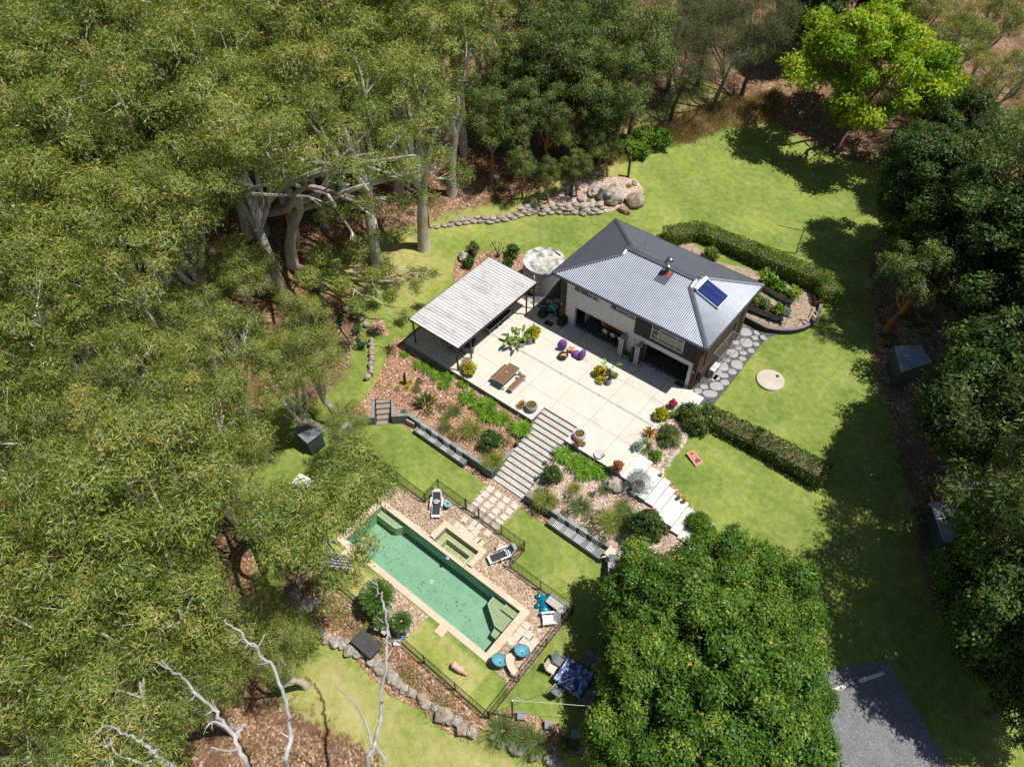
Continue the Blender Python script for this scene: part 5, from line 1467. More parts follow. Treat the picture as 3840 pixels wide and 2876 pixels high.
def rosette(seed, n, L, w, low=.15, high=1.25, droop=.7):
    pb = PB(seed); r = pb.r
    for i in range(n):
        k = i / n; az = i * 2.4 + r.gauss(0, .15); e = low + (high - low) * k
        pb.leaf((0.02 * math.cos(az), .02 * math.sin(az), .02 + .06 * k), az, L * (1 - .35 * k) * r.uniform(.85, 1.1), w, e, e - droop * (1 - .4 * k), 4, .35, (.5, .9, 1, .7, .04), min(1, max(0, r.gauss(.35 + .4 * (1 - k), .2))))
    return pb
PROTO = {}
def proto(key, name, cat, make):
    """one of a kind is built by make(root); later ones are copies"""
    if key not in PROTO:
        t = thing(name, '', cat); make(t); PROTO[key] = [t, False]
    return key
def put(key, loc, rz, label, s=1.0, group=None):
    t, used = PROTO[key]
    sc = s if hasattr(s, '__len__') else (s, s, s)
    if not used:
        PROTO[key][1] = True
        t.location = loc; t.rotation_euler = (0, 0, rz); t.scale = sc; t['label'] = label
        if group: t['group'] = group
        return t
    return dup(t, loc, rz, label, sc, group)
for i in range(3):
    proto('strap%d' % i, 'strappy_clump', 'plant', lambda t, i=i: tuft(20 + i, 170, .75, .045, (.7, 1.4), (-1.1, -.1), .2).done('leaves', M['strap'], t))
    proto('tuss%d' % i, 'grass_tussock', 'plant', lambda t, i=i: tuft(30 + i, 330, .95, .014, (.5, 1.5), (-.7, .4), .14).done('leaves', M['tuss'], t))
    proto('sedge%d' % i, 'sedge_tussock', 'plant', lambda t, i=i: tuft(40 + i, 300, .8, .014, (.5, 1.5), (-.7, .4), .12).done('leaves', M['sedge'], t))
BZ = lambda px, py: (lambda p: Vector((p.x, p.y, bedz(p.x, p.y))))(at(px, py, bedz(at(px, py, -1).x, at(px, py, -1).y)))
STRAP = [(1690, 1405, .9, 'beside the pergola post, at the patio edge'), (1668, 1440, .8, 'second from the pergola post'), (1740, 1437, .7, 'narrow, against the patio edge'), (1752, 1490, 1.05, 'below the patio table'), (1798, 1522, 1.0, 'left of the middle along the patio edge'), (1832, 1515, 1.0, 'in the middle along the patio edge, upper'), (1830, 1555, 1.05, 'in the middle along the patio edge, lower'), (1880, 1570, 1.0, 'left of the light fitting'), (1952, 1605, 1.25, 'round and large beside the top of the stairs'),
         (1575, 1365, .8, 'in the pergola shade, left'), (1610, 1380, .85, 'in the pergola shade, middle'), (1640, 1405, .8, 'in the pergola shade, right'), (1520, 1325, .6, 'small, left end under the pergola edge'), (2115, 1705, 1.15, 'right of the stairs, uppermost'), (2150, 1735, 1.0, 'right of the stairs, second'), (2185, 1730, 1.0, 'right of the stairs, behind'), (2225, 1755, 1.15, 'right of the stairs, lower'), (2190, 1775, 1.0, 'right of the stairs, front'), (2255, 1770, 1.0, 'right of the stairs, nearest the birdbath')]
for i, (x, y, s, w) in enumerate(STRAP):
    put('strap%d' % (i % 3), BZ(x, y), i * 1.3, 'bright green strappy plant %s' % w, s, 'strappy plants along the patio edge')
TUS = [('sedge', 1705, 1545, .9, 'grey green tussock below the spiky dark plant'), ('tuss', 1668, 1575, .55, 'small bright yellow green tussock in the left bed'), ('sedge', 1670, 1610, .85, 'round sedge tussock above the third striped towel'), ('tuss', 1768, 1620, 1.25, 'large tussock in the middle of the left bed'), ('tuss', 1850, 1735, 1.1, 'yellow green tussock spilling over the wall left of the stairs'),
       ('tuss', 2045, 1880, 1.1, 'yellow green tussock at the wall right of the stairs'), ('tuss', 2155, 1835, .65, 'small lime tussock in the right bed'), ('sedge', 2180, 1905, 1.25, 'big dark tussock in the right bed above the bench'), ('tuss', 2297, 1965, 1.3, 'largest green tussock at the right end of the right bed'), ('tuss', 2333, 1895, .6, 'small pale tussock behind the largest one'), ('sedge', 2420, 1680, .95, 'green tussock at the patio side under the round shrub'), ('sedge', 2350, 1925, 1.0, 'dark strappy tussock beside the rusty pot'), ('sedge', 2270, 1835, .8, 'leafy dark tussock beside the boulder in the right bed')]
for i, (k, x, y, s, w) in enumerate(TUS):
    p = BZ(x, y) if x < 2400 else g(x, y)
    put('%s%d' % (k, i % 3), p, i * 1.7, w, s)
for i, (x, y, s, w) in enumerate([(1885, 2740, 1.35, 'leftmost of three in the rocks below the fence corner'), (1960, 2765, 1.1, 'middle of three in the rocks below the fence corner'), (2010, 2790, 1.2, 'rightmost of three in the rocks below the fence corner'), (2130, 2790, 1.0, 'in shade under the broadleaf clump'), (1160, 2300, 1.1, 'beside the grey stump on the low side'), (1085, 2330, .8, 'left of the stump in shade')]):
    put('sedge%d' % (i % 3), g(x, y), i, 'weeping sedge tussock %s' % w, s)
# groundcover mats
def cover(label, px, py, r, key='gc', mat='sedge', seed=0, h=.06):
    p = BZ(px, py)
    rg = np.random.default_rng(900 + seed)
    n = int(900 * r * r) + 120
    a = rg.uniform(0, 6.28, n); q = np.sqrt(rg.uniform(0, 1, n)) * r * (1 + .25 * np.sin(3 * a + seed))
    P = np.stack([q * np.cos(a), q * np.sin(a), rg.uniform(0, h, n)], 1)
    for k in range(n):
        P[k, 2] += bedz(p.x + P[k, 0], p.y + P[k, 1]) - p.z
    A = rg.normal(size=(n, 3)); A[:, 2] = abs(A[:, 2]) + .3; A = unit(A)
    o = leaf_mesh('groundcover', P, A, perp(A, rg), .12 * np.ones(n), .02 * np.ones(n), rg.uniform(.2, .9, n), M[mat])
    o.location = p; tag(o, label, 'ground cover')
for i, (x, y, r, w) in enumerate([(1571, 1431, .3, 'small round mat by the burnt stump'), (1560, 1462, .38, 'mat below the burnt stump'), (1608, 1550, .4, 'mat below the spiky dark plant'), (1655, 1532, .4, 'thin mat in the middle of the left bed'), (1700, 1640, .38, 'mat above the last towel of the left bench'), (1885, 1665, .45, 'mat beside the stair statue on the left'), (2072, 1890, .5, 'mat beside the tussock right of the stairs'), (2130, 1870, .4, 'mat between two tussocks of the right bed'), (2118, 1930, .35, 'mat above the right bench start'), (2205, 1962, .5, 'mat above the middle of the right bench'), (2220, 1855, .25, 'small mat in the pale chips'), (2240, 1940, .6, 'wide mat beside the largest tussock'), (2225, 2000, .35, 'mat above the right bench end'), (2258, 2030, .35, 'mat by the bench cushions'), (2030, 1845, .5, 'low hedge like mat at the stair wall')]):
    cover('low green groundcover, %s' % w, x, y, r, seed=i)
def shrub(label, loc, puffs, rad, mat, L=.12, w=.03, sprigs=40, per=10, seed=0, extra=None, name='shrub', flat=.85, stem=True, tv=.2, droop=.05, cat='shrub'):
    t = thing(name, label, cat, loc)
    r = np.random.default_rng(700 + seed)
    o = foliage('leaves', np.array(puffs, float), np.array(rad, float), r, M[mat], sprigs, per, L, w, droop, flat, None, .2, .06, .9, tv, .3)
    o.parent = t
    if stem:
        mb = MB()
        for p in puffs:
            mb.tube([(0, 0, -.1), (p[0] * .4, p[1] * .4, p[2] * .5), p], [.035, .025, .01], 6)
        mb.build('stem', M['stem'], t)
    if extra:
        pts = np.array(puffs)[r.integers(0, len(puffs), extra[1])] + unit(r.normal(size=(extra[1], 3))) * np.mean(rad) * 1.02
        mb = MB()
        pb = PB(seed)
        for q in pts:
            for k in range(5):
                pb.leaf(tuple(q), k * 1.26, extra[2], extra[2] * .8, .5, .1, 2, .2, (.3, 1, .3), pb.r.random())
        pb.done('flower', M[extra[0]], t)['kind'] = 'stuff'
    return t
def dome(n, R, h, seed, z0=.25):
    r = np.random.default_rng(seed); out = []
    for i in range(n):
        a = i * 2.4; q = math.sqrt((i + .5) / n)
        out.append((R * q * math.cos(a), R * q * math.sin(a), z0 + h * (1 - q * q) + r.normal() * .06))
    return out
shrub('glossy dark flowering shrub in the left bed beside the stairs', BZ(1840, 1665), dome(12, .62, .75, 1), [.33] * 12, 'dark', seed=1, extra=('wflower', 10, .05))
shrub('glossy dark gardenia like shrub with pale flowers right of the stairs', BZ(2070, 1795), dome(10, .5, .75, 2), [.3] * 10, 'dark', seed=2, extra=('wflower', 8, .05))
shrub('rounded grey green shrub between the patio pots and the lawn edging', g(2505, 1650), dome(16, .72, .95, 3), [.36] * 16, 'gum2', .08, .02, 60, 10, 3)
shrub('small dry twiggy shrub at the top of the strip beside the landing', g(2522, 1565), dome(5, .3, .3, 4), [.2] * 5, 'gum2', .06, .015, 30, 8, 4)
shrub('light green leafy shrub in the narrow strip beside the landing steps', g(2460, 1720), dome(8, .35, .4, 5), [.24] * 8, 'strap', .1, .03, 22, 8, 5)
shrub('big dark magnolia like shrub at the end of the right bed', BZ(2415, 2010) + Vector((0, 0, .1)), dome(18, 1.0, 1.3, 6, .5), [.5] * 18, 'dark', .17, .045, 34, 9, 6, extra=('wflower', 8, .07))
shrub('fresh green bamboo like shrub in a white pot beside the landing steps', g(2615, 1975, .1), dome(14, .62, .7, 7, .35), [.3] * 14, 'hedge', .15, .016, 36, 11, 7)
shrub('low lime shrub at the corner of the lawn by the landing steps', g(2640, 2010), dome(8, .6, .4, 8), [.36] * 8, 'hedge', .13, .03, 26, 9, 8)
for i, (x, y, R, h, mt, w) in enumerate([(1775, 955, .45, .8, 'dgreen', 'dark green shrub left of the boulder bed behind the pergola'), (1760, 1000, .4, .5, 'dark', 'low dark shrub beside the boulder behind the pergola'), (1925, 960, .5, .8, 'hedge2', 'leafy young shrub between the pergola and the tank'), (1905, 1000, .35, .45, 'dark', 'small dark shrub in front of the tank bed')]):
    shrub(w, g(x, y), dome(8, R, h, 20 + i), [R * .55] * 8, 'hedge2' if mt == 'dgreen' else mt, .16, .04, 20, 9, 20 + i)
t_ = thing('banksia', 'bare stemmed shrub with upright brown flower spikes behind the pergola', 'shrub', g(1870, 965))
mb = MB()
for k in range(16):
    a = RNG.uniform(0, 6.28); r_ = RNG.uniform(.25, .75); h = RNG.uniform(.8, 1.35)
    mb.tube([(0, 0, 0), (r_ * .5 * math.cos(a), r_ * .5 * math.sin(a), h * .5), (r_ * math.cos(a), r_ * math.sin(a), h)], [.03, .02, .015], 6)
    mb.lathe([(.02, 0), (.045, .05), (.045, .2), (0, .25)], 8, (r_ * math.cos(a), r_ * math.sin(a), h - .05))
mb.build('stem', M['rust'] if False else M['stem'], t_)
for i, (x, y, R, h, mt, w) in enumerate([(2410, 530, .9, .7, 'hedge', 'bright green scrub on the dry bank, upper'), (2330, 560, .9, .6, 'hedge', 'bright green scrub on the dry bank, left'), (2470, 545, .9, .9, 'hedge', 'bright green scrub on the dry bank, right'), (2390, 580, .8, .5, 'hedge', 'bright green scrub on the dry bank, lowest'), (2270, 590, .8, .6, 'hedge2', 'dark olive scrub at the left end of the dry bank')]):
    shrub(w, g(x, y), dome(16, R * 1.3, h, 40 + i, .4), [R * .5] * 16, mt, .2, .05, 30, 9, 40 + i)
# dry vegetation on the bank: uncountable
r = np.random.default_rng(77)
bank = to_uv([(2260, 600), (2420, 500), (2600, 420), (2760, 370), (2920, 340), (2950, 430), (2800, 470), (2640, 520), (2480, 560), (2330, 620)])
bx = [q[0] for q in bank]; by = [q[1] for q in bank]
C = np.stack([r.uniform(min(bx), max(bx), 2600), r.uniform(min(by), max(by), 2600)], 1)
C = C[poly_sd(C, bank) < 0]
CZ = T_arr(C)
li = np.repeat(np.arange(len(C)), 26)
P = np.column_stack([C, CZ])[li] + np.column_stack([r.normal(0, .22, (len(li), 2)), np.zeros(len(li))])
A = r.normal(size=(len(li), 3)) * .5; A[:, 2] = abs(A[:, 2]) + .7; A = unit(A)
o = leaf_mesh('dry_grass', P, A, perp(A, r), r.uniform(.25, .75, len(li)), np.full(len(li), .018), r.uniform(0, 1, len(C))[li] * .6 + r.uniform(0, .4, len(li)), M['dry'])
tag(o, 'tangled dry grass and weeds covering the bank behind the lawn', 'dry grass'); struct(o, 'stuff')
# fallen sticks, bark and weeds on the low slope: uncountable
low = [(-27, 9.1), (-9.6, 9.1), (-10, 7.8), (-16, 7.2), (-22, 7.6), (-27, 8.8)]
C = np.stack([r.uniform(-27, -9.5, 1500), r.uniform(7.2, 9.1, 1500)], 1); C = C[poly_sd(C, low) < 0]; CZ = T_arr(C)
n = len(C); A = r.normal(size=(n, 3)); A[:, 2] *= .15; A = unit(A)
o = leaf_mesh('fallen_bark', np.column_stack([C, CZ + .06]), A, perp(A, r), r.uniform(.15, .6, n), r.uniform(.008, .02, n), r.uniform(0, .6, n), M['dry'])
tag(o, 'fallen bark strips littering the slope below the pool fence', 'bark litter'); struct(o, 'stuff')
C2 = np.array([[-20.5, 8.5], [-23.5, 8.9], [-18.6, 8.4], [-17.2, 8.2], [-24.8, 8.9], [-14.7, 8.2], [-12.2, 8.3], [-21.8, 8.2]])
li = r.integers(0, len(C2), 2600); Q = C2[li] + r.normal(0, .42, (2600, 2)); A = r.normal(size=(2600, 3)); A[:, 2] = abs(A[:, 2]) + .2; A = unit(A)
o = leaf_mesh('weeds', np.column_stack([Q, T_arr(Q) + .03]), A, perp(A, r), r.uniform(.08, .2, 2600), np.full(2600, .03), r.uniform(0, 1, 2600), M['strap'])
tag(o, 'low green weeds creeping over the mulch below the pool fence', 'weeds'); struct(o, 'stuff')

# spiky dark plant, burnt stump, croton clumps in the left bed
t_ = thing('spiky_plant', 'dark spiky bird of paradise plant in the left bed', 'plant', BZ(1598, 1520))
pb = PB(5)
for k in range(46):
    a = RNG.uniform(0, 6.28); r_ = .3 * RNG.random()
    pb.leaf((r_ * math.cos(a), r_ * math.sin(a), 0), a, RNG.uniform(.7, 1.25), .10, RNG.uniform(.7, 1.4), RNG.uniform(.3, 1.1), 4, .3, (.15, .25, 1, .8, .03), RNG.random() * .6)
pb.done('leaves', M['dark'], t_)
for i, (x, y, mt, s, w) in enumerate([(1528, 1455, 'yel', .8, 'cream and yellow striped plant in front of the burnt stump'), (1505, 1435, 'yel', .7, 'yellow striped plant left of the burnt stump'), (1540, 1432, 'yel', .6, 'yellow striped plant right of the burnt stump'), (1622, 1495, 'yel', .6, 'small yellow croton behind the spiky plant'), (1612, 1520, 'yel', .7, 'yellow croton right of the spiky plant'), (1495, 1455, 'cream', .9, 'straw coloured tuft beside the burnt stump'), (1515, 1545, 'blue', .9, 'blue grey succulent patch beside the timber steps')]):
    t_ = thing('garden_plant', w, 'plant', BZ(x, y)); rosette(60 + i, 40, .4 * s, .055, .2, 1.3, .6).done('leaves', M[mt], t_)
t_ = thing('burnt_stump', 'blackened standing stump in the left mulch bed', 'stump', BZ(1520, 1440))
mb = MB(); mb.tube([(0, 0, -.1), (.0, 0, .5), (.03, .02, .95), (.06, .04, 1.2)], [.13, .11, .10, .06], 10); mb.build('trunk', M['totem'], t_)
for k, (x, y) in enumerate(((1940, 1565), (1795, 1455))):
    t_ = thing('garden_light', 'small white garden spotlight at the patio wall, %s' % ('near the stairs' if k == 0 else 'below the patio table'), 'light', BZ(x, y)); mb = MB(); mb.tube([(0, 0, 0), (0, 0, .15), (.05, .08, .22)], .03, 8); mb.build('body', M['white'], t_)

# ---------------------------------------------------------------- pots
POTS = {'bowl': [(.05, 0), (.26, 0), (.42, .16), (.46, .34), (.40, .52), (.36, .55), (.33, .52), (.36, .44), (0, .44)],
        'tub': [(.05, 0), (.22, 0), (.29, .25), (.31, .45), (.28, .46), (.26, .38), (0, .38)],
        'cyl': [(.02, 0), (.17, 0), (.18, .05), (.18, .62), (.15, .63), (.145, .55), (0, .55)],
        'small': [(.02, 0), (.12, 0), (.17, .14), (.18, .27), (.155, .28), (.15, .22), (0, .22)],
        'shallow': [(.02, 0), (.2, 0), (.32, .12), (.36, .24), (.33, .25), (.31, .18), (0, .18)],
        'vase': [(.02, 0), (.15, 0), (.2, .2), (.19, .45), (.14, .52), (.12, .52), (.12, .45), (0, .45)]}
def potted(label, loc, kind, pmat, plants, s=1.0, name='potted_plant', cat='potted plant', rz=0):
    """pot > soil, plus the plant standing in it as parts of one thing"""
    t = thing(name, label, cat, loc, rz)
    t.scale = (s, s, s)
    pr = POTS[kind]
    mb = MB(); mb.lathe(pr, 24, closed=True); mb.build('pot', M[pmat], t)
    zt = pr[-1][1]
    mb = MB(); mb.lathe([(pr[-2][0] + .01, zt + .02), (0, zt + .035)], 20); mb.build('soil', M['soil'], t)
    for fn in plants:
        o = fn(t, zt)
        if o is not None:
            o.location = (o.location[0], o.location[1], zt)
    return t
ros = lambda seed, n, L, w, mat, dx=0, dy=0, low=.15, high=1.25: (lambda t, z: (lambda o: (setattr(o, 'location', (dx, dy, z)), o)[1])(rosette(seed, n, L, w, low, high).done('rosette', M[mat], t)))
def bigleaf(seed, n, stem, L, w, mat='banana', tilt=(.75, 1.35)):
    def f(t, z):
        pb = PB(seed); r = pb.r; mb = MB()
        for i in range(n):
            az = i * 2.4 + r.gauss(0, .2); e = r.uniform(*tilt); st = stem * r.uniform(.7, 1.15)
            tip = (st * math.cos(e) * math.cos(az), st * math.cos(e) * math.sin(az), st * math.sin(e))
            mb.tube([(0, 0, 0), tip], [.025, .014], 6)
            pb.leaf(tip, az, L * r.uniform(.8, 1.15), w * r.uniform(.85, 1.1), e - .15, e - r.uniform(.9, 1.7), 6, .35, (.12, .8, 1, .98, .85, .5, .03), r.random())
        o2 = mb.build('stalk', M['stem'], t); o2.location = (0, 0, z)
        return pb.done('leaves', M[mat], t)
    return f
def bush(seed, n, R, h, mat, L=.1, w=.03):
    def f(t, z):
        o = foliage('leaves', np.array(dome(n, R, h, seed, .1)), np.full(n, R * .5), np.random.default_rng(seed), M[mat], 18, 9, L, w, .1, .9, None, .2, .05, .9, .2, .3)
        o.parent = t; return o
    return f
P0 = lambda x, y: at(x, y, 0)
potted('tall potted bird of paradise with broad leaves in a pale pot, middle of the patio group', P0(1955, 1296), 'tub', 'potlite', [bigleaf(1, 13, .75, .75, .26)], 1.0)
potted('banana like plant with large pale leaves in a bowl pot at the left of the patio group', P0(1922, 1288), 'tub', 'potlite', [bigleaf(2, 8, .55, .95, .3, 'banana', (.35, 1.0))], .9)
potted('tall grey cylinder pot with a pink orange bromeliad', P0(1987, 1288), 'cyl', 'potgrey', [ros(3, 22, .32, .06, 'rust')], 1.05)
potted('yellow green croton in a red brown pot behind the grey cylinder pot', P0(2002, 1272), 'vase', 'potred', [bush(4, 8, .3, .45, 'yel', .26, .05)], 1.1)
potted('feathery pale yellow plant in a pot beside the front pergola post', P0(1752, 1385), 'tub', 'potgrey', [bush(5, 12, .42, .5, 'cream', .14, .012)], .95)
potted('yellow green croton in a pot in front of the feathery pale plant', P0(1765, 1402), 'small', 'potgrey', [bush(6, 8, .3, .3, 'yel', .2, .04)], 1.1)
potted('large round grey pot with low bromeliads on the front patio edge left of the stairs', P0(1992, 1535), 'bowl', 'potgrey', [ros(7, 14, .2, .05, 'brom', .12, .05), ros(8, 14, .2, .05, 'strap', -.1, -.08), ros(9, 12, .22, .05, 'rust', -.08, .14)], 1.0)
potted('orange and yellow bromeliad in a low pot beside the large round grey pot', P0(1957, 1525), 'small', 'potgrey', [ros(10, 30, .5, .075, 'brom')], .95)
potted('large round grey pot with rusty bromeliads on the patio right of the stairs', P0(2172, 1642), 'bowl', 'potlite', [ros(11, 16, .22, .05, 'rust', .1, .0), ros(12, 14, .2, .05, 'strap', -.1, .1), ros(13, 14, .2, .05, 'brom', 0, -.15)], .98)
potted('small pot with a rusty succulent at the patio edge beside the large pot', P0(2165, 1672), 'small', 'potlite', [bush(14, 6, .16, .25, 'rust', .09, .03)], 1.0)
potted('small round pot with a green succulent, right of the rusty one', P0(2187, 1670), 'small', 'potgrey', [ros(15, 16, .14, .05, 'strap')], .95)
potted('grey bowl with pink green succulents at the right front patio corner', P0(2316, 1762), 'small', 'potgrey', [bush(16, 8, .2, .22, 'rust', .1, .03), ros(17, 14, .2, .05, 'strap')], 1.2)
potted('dark pot with a bright pink flower and green leaves at the patio edge by the small landing', P0(2521, 1529), 'small', 'blackplas', [ros(18, 26, .34, .05, 'strap'), bush(19, 5, .16, .24, 'pink', .08, .04)], 1.15)
potted('yellow green croton in a pot on the right patio edge, second from the house', P0(2478, 1568), 'small', 'potgrey', [bush(20, 10, .3, .4, 'yel', .18, .035)], 1.1)
potted('orange tipped bromeliad in a pot on the right patio edge, third from the house', P0(2436, 1632), 'small', 'potred', [ros(21, 32, .58, .085, 'brom')], 1.1)
potted('grey green agave in a pot on the right patio edge, fourth from the house', P0(2387, 1685), 'small', 'potgrey', [ros(22, 30, .42, .12, 'blue', 0, 0, .1, 1.2)], 1.15)
potted('yellow bromeliad in a wide low grey pot in front of the house', P0(2252, 1432), 'shallow', 'potgrey', [ros(23, 40, .55, .075, 'yel')], .95)
potted('croton with mixed yellow leaves behind the yellow bromeliad', P0(2246, 1408), 'small', 'potred', [bush(24, 9, .3, .4, 'yel', .2, .04)], 1.0)
potted('dark cactus in a blue grey glazed pot in front of the house', P0(2282, 1440), 'vase', 'potblue', [lambda t, z: (lambda mb: ([mb.tube([(a, b, 0), (a, b, h)], [.05, .04], 8) for a, b, h in ((0, 0, .9), (.07, .03, .6), (-.06, .04, .7), (.02, -.07, .5))], mb.build('cactus_stem', M['totem'], t))[1])(MB())], 1.05)
potted('small banana plant in a dark pot behind the cactus', P0(2278, 1405), 'tub', 'potgrey', [bigleaf(25, 6, .8, .6, .27, 'banana', (.8, 1.4))], .9)
potted('green leafy plant in a red brown pot right of the cactus', P0(2306, 1415), 'small', 'potred', [ros(26, 26, .24, .045, 'strap')], 1.15)
potted('silver leaved bush in a dark bowl on the landing steps', at(2392, 1830, -.2), 'bowl', 'potgrey', [bush(27, 24, .78, .95, 'silver', .1, .012)], .95)
potted('rusty red bromeliad in a white square pot at the left edge of the landing steps', at(2445, 1930, -.7), 'small', 'white', [ros(28, 34, .45, .075, 'rust')], 1.1)
potted('small pot with a yellow green plant on the landing steps, left of the pair', at(2542, 1872, -.67), 'small', 'potgrey', [bush(29, 4, .1, .12, 'strap', .07, .02)], .7)
potted('small pot with a yellow green plant on the landing steps, right of the pair', at(2563, 1884, -.67), 'small', 'potgrey', [bush(30, 4, .1, .16, 'yel', .07, .02)], .7)
potted('white pot under the fresh green bamboo like shrub', g(2608, 1968), 'tub', 'white', [], .9, 'plant_pot', 'pot')
potted('small pale bowl on the mulch strip right of the left bench', at(1786, 1770, -2.38), 'shallow', 'potlite', [], .72, 'plant_pot', 'pot')
potted('small tan bowl on the mulch strip left of the right bench', at(2010, 1923, -2.38), 'shallow', 'sandpav', [], .72, 'plant_pot', 'pot')
potted('rosette of yellow green leaves in a dark pot between the folding doors', at(2343, 1338, 0), 'small', 'potgrey', [ros(31, 20, .3, .05, 'strap')], 1.2)
potted('small pot with dark leaves beside the right folding doors', at(2402, 1333, 0), 'small', 'potgrey', [bush(32, 5, .16, .2, 'dark', .1, .03)], 1.0)
for i, (x, y, w) in enumerate(((2037, 1182, 'left of the barbecue'), (2110, 1213, 'right of the barbecue, by the door'))):
    t_ = thing('planter_box', 'black rectangular planter box with herbs, %s' % w, 'planter', P0(x, y), .0)
    mb = MB(); mb.box(-.28, .28, -.38, .38, 0, .04); mb.box(-.28, -.25, -.38, .38, .04, .42); mb.box(.25, .28, -.38, .38, .04, .42); mb.box(-.25, .25, -.38, -.35, .04, .42); mb.box(-.25, .25, .35, .38, .04, .42); mb.build('box', M['blackplas'], t_)
    mb = MB(); mb.box(-.249, .249, -.349, .349, .2, .36); mb.build('soil', M['soil'], t_)
    bush(40 + i, 5, .2, .22, 'dark', .09, .03)(t_, .36).location = (0, .1, .38)

# cycads by the pool
def cycad(label, loc, trunk_h, L, n, seed, pot=True):
    t = thing('cycad', label, 'palm', loc)
    r = np.random.default_rng(seed)
    mb = MB(); mb.tube([(0, 0, 0), (0, 0, trunk_h * .5), (0, 0, trunk_h)], [.2, .2, .17], 12); mb.build('trunk', M['rough'], t)
    P, A, Wd, LL, tint = [], [], [], [], []
    for i in range(n):
        az = i * 2.4; k = i / n
        e = 1.35 - 1.25 * k + r.normal() * .06
        x = np.array([0, 0, trunk_h]); seg = 16; tn = r.uniform(.2, .8)
        for s in range(seg):
            el = e - 1.1 * (s / seg) ** 1.6
            d = np.array([math.cos(az) * math.cos(el), math.sin(az) * math.cos(el), math.sin(el)])
            x = x + d * L / seg
            side = np.array([-math.sin(az), math.cos(az), 0]); nrm = np.cross(d, side)
            wl = .26 * L * math.sin(PI * (.12 + .85 * s / seg)) ** .7
            for sg in (-1, 1):
                a = side * sg * .85 + d * .55 + nrm * -.12
                P.append(x); A.append(a / np.linalg.norm(a)); Wd.append(d); LL.append(wl); tint.append(tn + r.normal() * .12)
    P, A = np.array(P), unit(np.array(A)); Wd = np.array(Wd); Wd = unit(Wd - (Wd * A).sum(1, keepdims=True) * A)
    o = leaf_mesh('fronds', P, A, Wd, np.array(LL), np.full(len(P), .03 * L), np.array(tint), M['cycad']); o.parent = t
    mb = MB(); mb.blob((0, 0, trunk_h + .05), (.16, .16, .14), 1, .3, 8); mb.build('crown_heart', M['cutwood'], t)
    return t
cycad('large cycad palm with a ring of dark fronds near the pool coping', at(1428, 2282, -2.4) , 1.5, 1.15, 58, 1)
cycad('smaller cycad palm in a tall grey pot beside the large one', at(1508, 2340, -1.6), .25, .72, 40, 2)
cycad('small shaded cycad in a tall pot below the large cycad', at(1432, 2330, -1.6), .1, .6, 26, 3)
for x, y, w in ((1512, 2345, 'under the smaller cycad'), (1436, 2335, 'under the shaded small cycad')):
    p = at(x, y, -1.6); t_ = thing('tall_pot', 'tall tapered grey planter %s' % w, 'pot', (p.x, p.y, -2.4), .3)
    mb = MB(); 
    mb.add([(-.2, -.2, 0), (.2, -.2, 0), (.2, .2, 0), (-.2, .2, 0), (-.29, -.29, .8), (.29, -.29, .8), (.29, .29, .8), (-.29, .29, .8), (-.25, -.25, .8), (.25, -.25, .8), (.25, .25, .8), (-.25, .25, .8), (-.25, -.25, .72), (.25, -.25, .72), (.25, .25, .72), (-.25, .25, .72)],
           [(3, 2, 1, 0), (0, 1, 5, 4), (1, 2, 6, 5), (2, 3, 7, 6), (3, 0, 4, 7), (4, 5, 9, 8), (5, 6, 10, 9), (6, 7, 11, 10), (7, 4, 8, 11), (8, 9, 13, 12), (9, 10, 14, 13), (10, 11, 15, 14), (11, 8, 12, 15), (12, 13, 14, 15)])
    mb.build('pot', M['potgrey'], t_)

